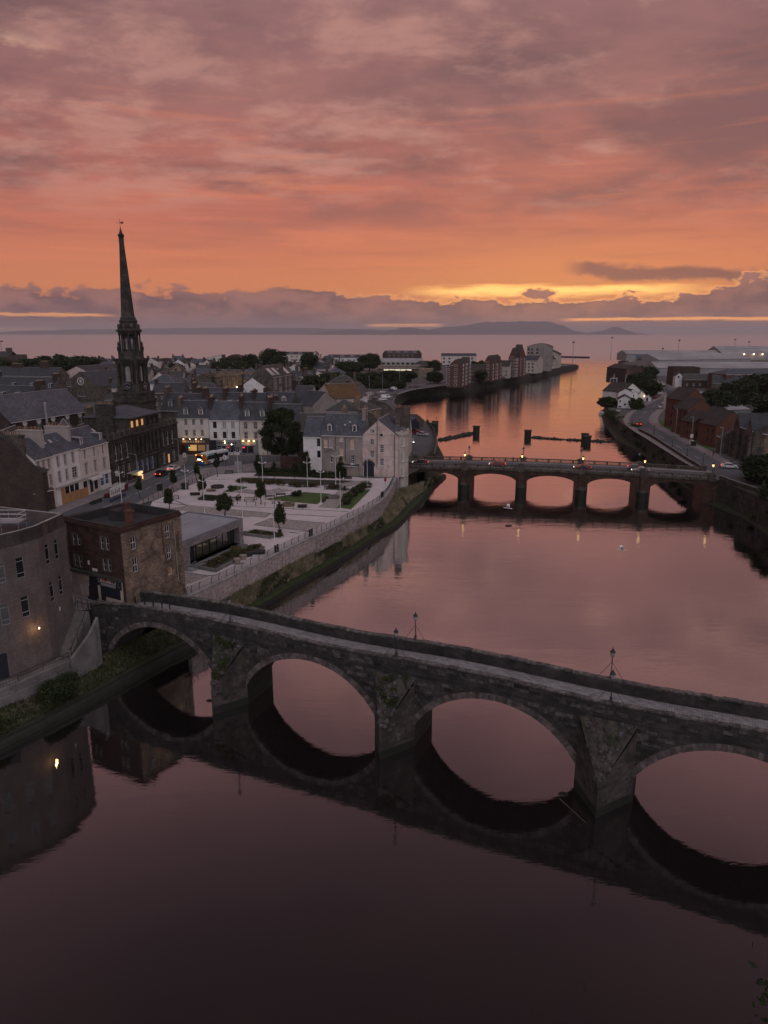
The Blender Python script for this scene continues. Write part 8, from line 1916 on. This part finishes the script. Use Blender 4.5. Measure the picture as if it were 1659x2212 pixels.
# white twin-headed lamp columns
LK = [('post', MB().lathe([(.16, 0), (.15, .3), (.07, .35), (.055, 6.2), (.03, 8.2)], 8, 'pole_white').mesh('post', True)), ('arms', MB().path([(-.62, 0, 6.75), (-.3, 0, 6.6), (0, 0, 6.5), (.3, 0, 6.6), (.62, 0, 6.75)], .05, 5, 'pole_white').mesh('arms'))] + [('lamp_head', MB().lathe([(.02, 6.6), (.2, 6.7), (.22, 6.82), (.05, 6.92)], 8, 'pole_white', (x, 0)).mesh('lamp_head')) for x in (-.7, .7)]
for lab, p in (('beside the wide black bins', (-42.23,148.14,6)), ('behind the pavilion roof, left', (-35.90,137.86,6)), ('behind the pavilion roof, right', (-27.58,134.12,6)), ('beside the pale utility box', (-36.05,172.75,6)), ('beside the steps', (-27.49,157.97,6)), ('by the trough planter and the railing', (-19.01,118.32,6)), ('behind the central lawn', (-17.41,158.30,6)), ('at the corner of the central lawn', (-13.40,147.12,6)), ('below the garden shed', (-11.57,166.68,6)), ('at the foot of the riverside lawn strip', (-8.84,139.68,6)), ('before the arched pend', (-3.98,165.95,6)), ('on the pavement by the street works', (-55.29,145.75,6.1))):
    put_all(LK, thing('lamp_column', 'white twin headed lamp column ' + lab, 'street lamp', p, rnd.uniform(-.3, .3), 'white lamp columns on the square'))
for k, (lab, p, h, w_) in enumerate((('young tree beside the ring seat at the street edge', (-40.08,152.67,6), 5.2, 2.4), ('young tree behind the square, nearest the corner building', (-44.15,141.81,6), 4.4, 2.4), ('broad young tree behind the pavilion roof', (-31.08,134.12,6), 5.2, 3.6), ('young tree in front of the steps', (-26.01,145.97,6), 5.2, 2.6), ('young tree beside the trough planter', (-18.70,123.42,6), 6.0, 2.6))):
    tree('young_tree', lab, p, h, w_, 'leaf', .30, k % 2, 18, .12, 620, .5, 'young trees on the square')
for k, (lab, p, h) in enumerate((('slender dark tree at the kerb, nearest the corner building', (-52.96,150.29,6.1), 5.0), ('slender dark tree at the kerb beside the white car', (-47.72,157.54,6.1), 5.2), ('slender dark tree at the kerb behind the bus', (-44.30,165.63,6), 6.0), ('slender dark tree at the kerb nearest the pubs', (-41.93,175.54,6), 6.2), ('slender dark tree in front of the garden wall, left', (-27.01,171.78,6), 4.6), ('slender dark tree in front of the garden wall, middle', (-21.65,169.85,6), 4.6), ('loose dark tree by the garden shed', (-10.21,167.97,6), 6.6), ('loose dark tree beside the white house', (-19.40,174.74,6), 6.8), ('thin tree by the utility box', (-31.32,174.74,6), 6.0))):
    tree('street_tree', lab, p, h, 1.9 if k < 6 else 3.2, 'leaf_dark', .4 if k < 6 else .15, k % 2, 14, .13, 560, .4, 'street trees')
# ================================================================== STREET THINGS
def post_thing(name, lab, p, parts, cat, rz=0): 
    q = thing(name, lab, cat, p, rz)
    for n_, b_ in parts: b_.build(n_, q)
T = lambda x, y, z0, z1, r=.05, m_='iron': MB().tube((x, y, z0), (x, y, z1), r, n=6, m=m_)
for lab, p, h in (('tall grey lamp post before the white bar', (-42.87,193.77,6.1), 9.5), ('tall grey lamp post by the pedestrian crossing sign', (-42.93,188.71,6.1), 5.0), ('black lamp post at the corner of the civic building', (-56.01,191.76,6.1), 7.0), ('black lamp post before the civic shop windows', (-60.02,170.00,6.1), 6.5), ('grey lamp post among the street works', (-63.51,166.00,6.1), 5.0)):
    post_thing('lamp_post', lab, p, [('post', T(0, 0, 0, h, .08, 'pole_grey')), ('lamp_arm', MB().tube((0, 0, h), (-1.2, 0, h + .15), .05, n=5, m='pole_grey')), ('lamp_head', MB().box(-1.8, -1.1, -.12, .12, h + .1, h + .2, 'pole_grey'))], 'street lamp')
for lab, p in (('white road sign board on two posts behind the bus', (-42.72,188.30,6.1)), ('white road sign board on the civic corner pavement', (-54.60,192.27,6.1)), ('white bus stop flag by the shelter', (-63.37,165.76,6.1))):
    post_thing('road_sign', lab, p, [('post', T(0, 0, 0, 3.2)), ('sign_plate', MB().box(-.4, .4, -.06, -.02, 2.0, 3.2, 'trim')), ('sign_stroke', MB().box(-.08, .08, -.08, -.06, 2.2, 3.0, 'trim_dark'))], 'sign')
post_thing('traffic_signal', 'traffic signal showing green beside the pub corner', (-56.78,205.68,6.1), [('post', T(0, 0, 0, 3.2)), ('signal_head', MB().box(-.18, .18, -.2, .2, 2.4, 3.4, 'iron')), ('green_light', MB().lathe([(.02, 2.45), (.14, 2.55), (.02, 2.7)], 8, 'green_lamp', (0, -.22)))], 'traffic light')
sh = thing('bus_shelter', 'glass bus shelter with a glowing poster panel before the civic building', 'bus shelter', (hs(22.5, 3.0)[0], hs(22.5, 3.0)[1], 6.1), math.atan2(HE[1], HE[0]))
MB().box(0, 4.6, -.7, .9, 2.4, 2.5, 'pole_grey').build('roof', sh); MB().box(4.55, 4.7, -.75, .75, .3, 2.3, 'poster_lit').build('poster_panel', sh); MB().lathe([(.02, 1.5), (.28, 1.55), (.28, 1.75), (.02, 1.8)], 10, 'trim_dark', (4.6, -.78)).build('poster_motif', sh); MB().box(.2, 4.3, .7, .74, .3, 2.2, 'clear_glass').build('rear_pane', sh); MB().box(.3, 4.2, .35, .65, .5, .58, 'steel').build('seat', sh)
for x in (.1, 2.3, 4.5): T(x, .8, 0, 2.4, .04, 'pole_grey').build('post', sh)
sk = thing('rubble_skip', 'dark red skip heaped with pale rubble at the street works', 'skip', (hs(14.6, 4.6)[0], hs(14.6, 4.6)[1], 6.05), math.atan2(HE[1], HE[0]))
b = MB(); b.poly([(-2, -.9, 0), (2, -.9, 0), (2.5, -1.0, 1.3), (-2.5, -1.0, 1.3)], 'skip_red'); b.poly([(2, .9, 0), (-2, .9, 0), (-2.5, 1, 1.3), (2.5, 1, 1.3)], 'skip_red'); b.poly([(2, -.9, 0), (2, .9, 0), (2.5, 1, 1.3), (2.5, -1, 1.3)], 'skip_red'); b.poly([(-2, .9, 0), (-2, -.9, 0), (-2.5, -1, 1.3), (-2.5, 1, 1.3)], 'skip_red'); b.build('body', sk)
g2 = random.Random(5); b = MB()
for k in range(60): x, y = g2.uniform(-2.2, 2.2), g2.uniform(-.8, .8); s_ = g2.uniform(.15, .4); b.lathe([(s_ * .5, .8), (s_, 1.15 + .5 * (1 - abs(x) / 3)), (s_ * .3, 1.3 + .7 * (1 - abs(x) / 3))], 5, 'debris', (x, y), ph=g2.uniform(0, 3))
b.build('rubble_heap', sk)['kind'] = 'stuff'
hb = thing('works_board', 'white information board on a blue barrier at the street works', 'sign board', (hs(4.2, 8.6)[0], hs(4.2, 8.6)[1], 6.0), math.atan2(HE[1], HE[0])); MB().box(0, 4.4, -.04, .04, 1.1, 3.0, 'trim').build('board', hb); MB().box(4.6, 5.9, -.04, .04, 1.7, 2.9, 'trim').build('small_board', hb); MB().box(-.2, 6, -.12, .12, .2, .7, 'car_blue').build('barrier', hb)
for x in (0, 4.4): T(x, .05, 0, 3.0).build('post', hb)
for k in range(5): MB().box(.4 + k * .75, .9 + k * .75, -.06, -.04, 1.5, 2.5 - (k % 2) * .4, 'pole_grey').build('printed_panel', hb)
for lab, u, v, m_, n_ in (('heap of red barriers and rubble on the street works', 9.5, 5.5, 'skip_red', 9), ('pile of dark planks beside the boarded shop', 3.2, 5.6, 'bench_dark', 7)):
    q = thing('works_heap', lab, 'building materials', (*hs(u, v), 6.0), 1.3)
    for k in range(n_): MB().box(-1.4 + g2.uniform(-.5, .5), 1.4 + g2.uniform(-.5, .5), -.6 + k * .14, -.48 + k * .14, g2.uniform(0, .2), g2.uniform(.3, .9), m_).build('plank', q)

# ================================================================== VEHICLES
VK = {}
def car_kit(col, kind):
    if (col, kind) in VK: return VK[(col, kind)]
    van = kind == 'van'; L, H = (5.2, 2.1) if van else (4.3, 1.48)
    pr = ([(-2.6, .35), (2.55, .35), (2.6, .9), (2.3, 1.15), (1.7, 2.0), (1.5, 2.1), (-2.5, 2.1), (-2.6, 1.9)] if van else [(-2.1, .35), (2.1, .32), (2.15, .68), (1.95, .82), (1.0, .95), (.35, 1.42), (-1.0, 1.48), (-1.75, 1.2), (-2.1, .98), (-2.15, .6)])
    b = MB(); w_ = .9; y = lambda z: w_ - max(0, z - .9) * .22
    n = len(pr)
    for i in range(n):
        p, q = pr[i], pr[(i + 1) % n]; b.poly([(p[0], -y(p[1]), p[1]), (p[0], y(p[1]), p[1]), (q[0], y(q[1]), q[1]), (q[0], -y(q[1]), q[1])], col)
    b.poly([(x, -y(z), z) for x, z in pr], col); b.poly([(x, y(z), z) for x, z in pr][::-1], col)
    g = MB(); sd = [[(1.6, 1.2), (1.3, 1.9), (.3, 1.9), (.3, 1.2)]] if van else [[(.85, .98), (.3, 1.36), (-.3, 1.39), (-.3, .98)], [(-.38, .98), (-.38, 1.39), (-.95, 1.4), (-1.55, 1.15), (-1.6, 1.0)]]
    for P in sd:
        for s in (-1, 1): g.poly([(x, s * (y(z) + .012), z) for x, z in P][::s], 'glass')
    ws = [(2.22, 1.22), (1.74, 1.95)] if van else [(.95, .99), (.4, 1.40)]; rs = [] if van else [(-1.07, 1.46), (-1.7, 1.2)]
    for P in [q for q in (ws, rs) if q]:
        (x0, z0), (x1, z1) = P; d_ = .02 if P is ws else -.02; g.poly([(x0 + d_, -.72, z0 + .03), (x0 + d_, .72, z0 + .03), (x1 + d_, .64, z1 + .015), (x1 + d_, -.64, z1 + .015)], 'glass')
    k = [('body', b.mesh('body')), ('windows', g.mesh('windows'))]
    VK[(col, kind)] = k; return k
WH = MB(); WH.tube((0, -.1, 0), (0, .1, 0), .32, n=12, m='tyre'); WH.tube((0, -.11, 0), (0, .11, 0), .19, n=8, m='steel'); WHm = WH.mesh('wheel')
LT = {m_: MB().box(-.03, .03, -.17, .17, -.08, .08, m_).mesh('light') for m_ in ('head_light', 'lamp_off', 'tail_light', 'tail_off', 'amber_light')}
def car(lab, p, rz, col='car_white', kind='car', on=False, grp=None):
    o = thing('van' if kind == 'van' else 'car', lab, 'van' if kind == 'van' else 'car', p, rz, grp); van = kind == 'van'
    for n_, me in car_kit(col, kind): put(n_, me, o)
    for x in ((-1.7, 1.7) if van else (-1.32, 1.35)):
        for y in (-.82, .82): put('wheel', WHm, o, (x, y, .32))
    for y in (-.62, .62): put('headlight', LT['head_light' if on else 'lamp_off'], o, (2.6 if van else 2.12, y, .66)); put('tail_light', LT['tail_light' if on else 'tail_off'], o, (-2.6 if van else -2.13, y, .82))
ra = RB.rotation_euler[2]
def on_bridge(px_, fac): return (px_[0], px_[1], px_[2])
for lab, u, v, rz, c in (('dark estate car at the left end of the road bridge', -4.0, 3.9, math.pi, 'car_black'), ('red hatchback crossing the road bridge above the second arch', 16.8, 3.4, math.pi, 'car_red'), ('dark red car above the third pier of the road bridge', 38.6, 3.2, math.pi, 'car_red'), ('black and silver estate car on the far lane of the road bridge', 52.4, 7.3, 0, 'car_grey'), ('low grey sports car on the near lane of the road bridge', 52.9, 3.2, math.pi, 'car_silver')):
    car(lab, rb(u, v, rdeck(u)), ra + rz, c, 'car', True)
ha = math.atan2(HE[1], HE[0])
car('white car with lit headlights turning at the right end of the road bridge', (92.41,187.04,6), -.35, 'car_white', 'car', True); car('dark car beside the white one at the right end of the bridge', (95.37,189.42,6), -.4, 'car_grey')
car('black car with red brake lights on the high street', (*hs(33.5, 5.4), 6.0), ha, 'car_black', 'car', True); car('white two tone car ahead of the black car on the high street', (*hs(40.5, 5.2), 6.0), ha, 'car_white', 'car', True)
car('dark red car with lit tail lights on the right bank road', (99.91,278.12,6), 1.2, 'car_red', 'car', True); car('silver car parked by the white riverside houses', (107.49,327.46,5.9), 1.3, 'car_silver')
car('black car parked on the quay beside the boathouse', (11.38,257.53,5.95), -.6, 'car_black'); car('red car parked on the quay between black and silver', (12.52,252.99,5.95), -.6, 'car_red'); car('silver car parked on the quay at the river edge', (13.66,249.33,5.95), -.6, 'car_silver'); car('pale car with headlights on driving along the quay', (8.87,231.81,5.95), -1.5, 'car_silver', 'car', True)
for k, (p, c, kd, w_) in enumerate((((-9.63,405.86,5.95), 'car_white', 'car', 'first in the kerb row'), ((-7.71,415.71,5.95), 'car_silver', 'van', 'grey one second in the kerb row'), ((-5.76,420.82,5.95), 'car_grey', 'car', 'third in the kerb row'), ((-3.93,425.52,5.95), 'car_silver', 'car', 'fourth in the kerb row'), ((-0.78,434.13,5.95), 'car_white', 'car', 'fifth in the kerb row'), ((6.15,457.24,5.95), 'car_white', 'van', 'tall white one far along the road'), ((4.65,448.30,5.95), 'car_blue', 'car', 'dark one below the tall white van'), ((-0.58,385.28,5.95), 'car_white', 'car', 'nearest in the river side row'), ((0.85,398.76,5.95), 'car_white', 'van', 'white one in the river side row'), ((2.72,401.10,5.95), 'car_silver', 'car', 'third in the river side row'), ((4.26,410.73,5.95), 'car_grey', 'car', 'fourth in the river side row'), ((6.25,415.71,5.95), 'car_black', 'car', 'last in the river side row'), ((18.18,476.22,5.95), 'car_black', 'car', 'moving left at the bend'), ((21.27,479.54,5.95), 'car_black', 'car', 'moving right at the bend'))):
    car('%s by the riverside car park, %s' % ('van' if kd == 'van' else 'car', w_), p, 1.05 if k < 7 else (.35 if k > 11 else .3), c, kd, False, 'vehicles at the car park')
for k, (p, c, kd, w_) in enumerate((((161.95,421.58,6), 'car_white', 'van', 'white and near the low hedge'), ((150.91,398.25,6), 'car_red', 'car', 'dark red and on the kerb'), ((133.51,344.80,6), 'car_white', 'car', 'white and nearest the corner house'), ((137.82,353.79,6), 'car_grey', 'car', 'grey and second from the corner house'), ((141.42,361.31,6), 'car_white', 'car', 'white and third from the corner house'), ((199.33,520.54,6), 'car_white', 'car', 'white and far up the road'), ((194.34,499.79,6), 'car_white', 'car', 'white and opposite the lettered store'), ((195.20,516.65,6), 'car_silver', 'car', 'silver and under the trees'), ((196.42,526.50,6), 'car_silver', 'car', 'silver and farthest under the trees'))):
    car('vehicle on the harbour road, ' + w_, p, 1.1, c, kd, False, 'vehicles on the harbour road')
for k, (x, y, c, kd) in enumerate(((140, 672, 'car_white', 'van'), (172, 742, 'car_white', 'van'), (96, 580, 'car_grey', 'car'), (104, 585, 'car_blue', 'car'), (66, 545, 'car_black', 'car'))): car('vehicle parked on the brick flats quay, %s from the left' % ('fourth', 'last', 'second', 'third', 'first')[k], (x, y, 5.95), 1.1, c, kd, False, 'vehicles on the flats quay')
for lab, p, w_ in (('blue shipping container on the quay before the wharf flats', (152, 712, 5.95), 16), ('blue container block at the harbour shed yard', (332, 925, 5.95), 14)):
    q = thing('container', lab, 'container', p, .4); MB().box(-w_ / 2, w_ / 2, -3, 3, 0, 4.2, 'blue_box').build('box', q); [MB().box(-w_ / 2 + k * 1.4, -w_ / 2 + k * 1.4 + .2, -3.06, -3, .2, 4, 'car_blue').build('rib', q) for k in range(int(w_ / 1.4))]
q = thing('red_barrier_row', 'red and white barrier row across the harbour yard', 'barrier', (210, 628, 5.95), -.05); [MB().box(k * 4, k * 4 + 3, 0, .8, 0, 1.0, 'conc_light' if k % 2 else 'orange_brick').build('block', q) for k in range(8)]
# bus
bp = (-50.61,188.84,6); bs = thing('bus', 'orange, blue and white single deck bus at the corner of the high street', 'bus', (-50.2, 191.0, 6.0), math.atan2(10.2, 5.2))
L = 10.8; MB().box(0, L, -1.25, 1.25, .35, 3.0, 'car_white').build('body', bs); b = MB(); b.box(-.12, .9, -1.27, 1.27, 1.1, 3.08, 'bus_orange'); b.poly([(.9, -1.275, .4), (2.3, -1.275, .4), (.9, -1.275, 3.0)], 'bus_orange'); b.build('rear_panel', bs); MB().box(-.15, .5, -1.26, 1.26, .35, 1.1, 'bus_blue').build('rear_skirt', bs)
for s in (-1, 1): MB().box(1.6, L - .4, s * 1.27 - .02, s * 1.27 + .02, 1.35, 2.45, 'glass').build('side_window', bs); [MB().box(x, x + .1, s * 1.29 - .02, s * 1.29 + .02, 1.35, 2.45, 'trim_dark').build('window_pillar', bs) for x in (3.2, 4.9, 6.6, 8.3)]
MB().box(-.14, -.1, -.95, .95, 1.7, 2.7, 'glass').build('rear_window', bs); MB().box(-.16, -.13, -.6, .6, 1.55, 1.8, 'lamp_white').build('route_display', bs); MB().box(1.5, 6.5, -.7, .7, 3.0, 3.3, 'car_white').build('roof_pod', bs); MB().box(2.2, 5.6, -1.28, -1.26, 2.55, 2.9, 'bus_teal').build('roof_stripe', bs); MB().box(L - .02, L + .04, -1.1, 1.1, 1.2, 2.7, 'glass').build('windscreen', bs)
for x in (2.4, 8.3):
    for y in (-1.15, 1.15): put('wheel', WHm, bs, (x, y, .5), scale=(1.55, 1.5, 1.55))
for y in (-1.05, 1.05): put('tail_light', LT['amber_light'], bs, (-.16, y, 1.25)); put('tail_light', LT['amber_light'], bs, (-.16, y, 2.85))
for y in (-.9, .9): put('headlight', LT['head_light'], bs, (L + .05, y, .8))

# ================================================================== PEOPLE, BIRDS
def skin_mesh(name, pts, edges, rad, sub=1):
    me = bpy.data.meshes.new(name); me.from_pydata(pts, edges, []); o = bpy.data.objects.new(name + '_tmp', me); COL.objects.link(o)
    m_ = o.modifiers.new('s', 'SKIN'); m_.use_smooth_shade = True
    for v, r_ in zip(me.skin_vertices[0].data, rad): v.radius = (r_, r_ * .8) if isinstance(r_, float) else r_
    me.skin_vertices[0].data[0].use_root = True
    o.modifiers.new('u', 'SUBSURF').levels = sub; o.modifiers['u'].render_levels = sub
    dg = bpy.context.evaluated_depsgraph_get(); out = bpy.data.meshes.new_from_object(o.evaluated_get(dg)); bpy.data.objects.remove(o); return out
def person_mesh(top, stride=.16, sit=False):
    h = .95; P = [(0, 0, h), (0, 0, 1.15), (0, .01, 1.38), (0, .01, 1.5), (0, -.01, 1.62), (0, -.02, 1.74)]; E = [(0, 1), (1, 2), (2, 3), (3, 4), (4, 5)]; r_ = [.15, .14, .17, .06, .1, .07]
    for s in (-1, 1):
        k = len(P); f = stride * s
        P += [(s * .1, 0, .88), (s * .11, -f * .6 - .03, .5), (s * .11, f * -.9 + (.06 if s > 0 else .0), .08), (s * .11, f * -.9 - .16, .04)]; E += [(0, k), (k, k + 1), (k + 1, k + 2), (k + 2, k + 3)]; r_ += [.1, .07, .05, .04]
        k = len(P); P += [(s * .2, .01, 1.4), (s * .27, f * .3 + .03, 1.14), (s * .27, f * .8 - .08, .9), (s * .27, f * .9 - .12, .81), (s * .23, f * .9 - .15, .85)]; E += [(2, k), (k, k + 1), (k + 1, k + 2), (k + 2, k + 3), (k + 2, k + 4)]; r_ += [.07, .05, .04, .025, .014]
    me = skin_mesh('person', P, E, r_)
    for m_ in ('cloth_dark', top, 'skin', 'bench_dark'): me.materials.append(MATS[m_])
    for p in me.polygons:
        c = p.center; p.material_index = 3 if c.z > 1.68 or (c.z > 1.58 and c.y > .03) else 2 if c.z > 1.46 or (abs(c.x) > .2 and c.z < .92) else 1 if c.z > .9 else 0
    return me
PM = {k: person_mesh(k, s_) for k, s_ in (('cloth_dark', .2), ('hiviz', .1), ('grey_render', .18), ('car_blue', .14))}
for lab, p, rz, k in (('person in dark clothes walking on the road bridge', rb(20.6, 9.9, rdeck(20.6) + .11), 1.5, 'cloth_dark'), ('person in dark jacket standing by the far pier of the road bridge', rb(38.0, 9.8, rdeck(38) + .11), .4, 'cloth_dark'), ('person in dark jacket standing in front of the brown pub', (-52.6, 205.4, 6.1), 0, 'cloth_dark'), ('person in yellow top behind the bar screens', (-47.0, 207.6, 6.1), .3, 'hiviz'), ('person in dark clothes by the road sign behind the bus', (-46.6, 196.6, 6.0), 2, 'cloth_dark'), ('person in dark jacket outside the third pub', (-34.2, 206.9, 6.1), 0, 'car_blue'), ('person in grey coat by the benches of the square', (-31.17,149.17,6), 1, 'grey_render'), ('person in dark clothes at the wall below the church', (96.60,206.14,6), .5, 'cloth_dark')):
    put('person', PM[k], None, p, rz, label=lab, cat='person')
def bird(lab, p, rz, s, m_, up=.25, cat='bird'):
    P = [(0, 0, 0), (.0, .2, .02), (0, .3, .05), (0, .4, .03), (0, -.22, 0), (0, -.36, -.01)]; E = [(0, 1), (1, 2), (2, 3), (0, 4), (4, 5)]; r_ = [.075, .055, .045, .012, .045, .05]
    me = skin_mesh('gull', P, E, r_); me.materials.append(MATS[m_])
    o = put('gull', me, None, p, rz, scale=(s, s, s), label=lab, cat=cat)
    for sg in (-1, 1):
        b = MB(); q = [(0, .1, .03), (sg * .3, .14, up), (sg * .68, -.06, up * .8), (sg * .3, -.08, up), (0, -.12, .03)]; lo = [(x, y, z - .02) for x, y, z in q]
        b.poly([q[0], q[1], q[3], q[4]], m_); b.poly([q[1], q[2], q[3]], 'feather_grey'); b.poly([lo[4], lo[3], lo[1], lo[0]], m_); b.poly([lo[3], lo[2], lo[1]], m_); b.build('wing', o)
bird('white gull gliding in front of the road bridge', (10.06,56,27.22), R(70), 1.0, 'feather', .3); bird('white gull gliding low over the open water', (20.29,58,23.06), R(80), 1.0, 'feather', .35)
bird('dark bird flying over the harbour by the quay stump', (18.82,255,11.45), 1.2, 1.3, 'iron', .2); bird('dark bird flying low near the left rubble weir', (18.25,235,5.85), 1.4, 1.3, 'feather_grey', .1)
def floater(lab, p, r_, name='floating_log'): b = MB(); b.lathe([(r_ * .4, -.2), (r_, 0), (r_ * .8, r_ * .4), (r_ * .2, r_ * .6)], 8, 'wet_stone'); b.build(name, None, p, label=lab, cat='driftwood', smooth=True).scale = (1.5, 1, .7)
floater('dark lump of driftwood floating before the road bridge', (27.35,150.44,0), .55); floater('dark lump of driftwood beside the ivy covered pier', (-20.05,73.95,0), .3); floater('small dark driftwood at the foot of the rightmost pier', (16.44,56.84,0), .35)
sw = thing('driftwood_pole', 'long thin pole lying in the water beside the rightmost pier', 'driftwood', (16.75,54.59,0)); b = MB(); b.tube((-.8, 1.6, .02), (.7, -1.7, .0), .05, .03, 6, 'wood'); b.build('pole', sw)
# street lamps along the right bank road and the car park
for k, p in enumerate(((85.6, 190.6), (87.6, 206), (90.4, 224), (94.2, 250), (96.5, 272))): road_lamp('unlit lantern post along the right bank river wall, %s from the bridge' % nm[k], (p[0] + 1.2, p[1], 6.05), False, .3, 'lantern posts of the right bank road')
for k, (p, h) in enumerate((((103.76,252.23,6), 9), ((98.86,227.30,6), 9), ((96.19,201.16,6), 9), ((-8.84,433.51,6), 10), ((-1.01,456.59,6), 10), ((10.24,472.28,6), 11), ((24.95,496.11,6), 11), ((18.05,456.59,6), 7))):
    q = thing('tall_lamp_post', 'tall grey lamp post %s' % ('by the orange flats lawn', 'with white notice by the bins', 'before the church porch', 'at the start of the car park', 'second along the car park', 'third along the car park', 'at the road bend', 'short one on the river side of the bend')[k], 'street lamp', p, 0, 'tall lamp posts'); T(0, 0, 0, h, .11, 'pole_grey').build('post', q); MB().box(-.9, .1, -.12, .12, h, h + .14, 'pole_grey').build('lamp_head', q)
    if k == 1: MB().box(-.5, .5, -.14, -.1, 2.4, 3.6, 'trim').build('notice', q)
wall_light('lit wall lamp on the white cottage row by the car park', (-15.71,406.64,9), 'lamp_hot', .3, 60)
litter('white bin beside the tall lamp post on the right bank', (99.36,227.98,6), 'trim', 1.4, .5); litter('black bin beside the white bin on the right bank', (99.19,225.94,6), 'iron', 1.3, .55)

# ================================================================== AIR
hm = bpy.data.materials.new('haze'); hm.use_nodes = True; nt = hm.node_tree; nt.nodes.clear()
pv_ = nt.nodes.new('ShaderNodeVolumePrincipled'); pv_.inputs['Color'].default_value = (.92, .84, .88, 1); pv_.inputs['Density'].default_value = 4.2e-5; pv_.inputs['Anisotropy'].default_value = 0.0
om = nt.nodes.new('ShaderNodeOutputMaterial'); nt.links.new(pv_.outputs[0], om.inputs['Volume']); MATS['haze'] = hm
b = MB(); b.box(-71000, 71000, -950, 71000, -8, 500, 'haze')
b.build('haze', kind='stuff', label='thin mauve evening haze over the sea and town')
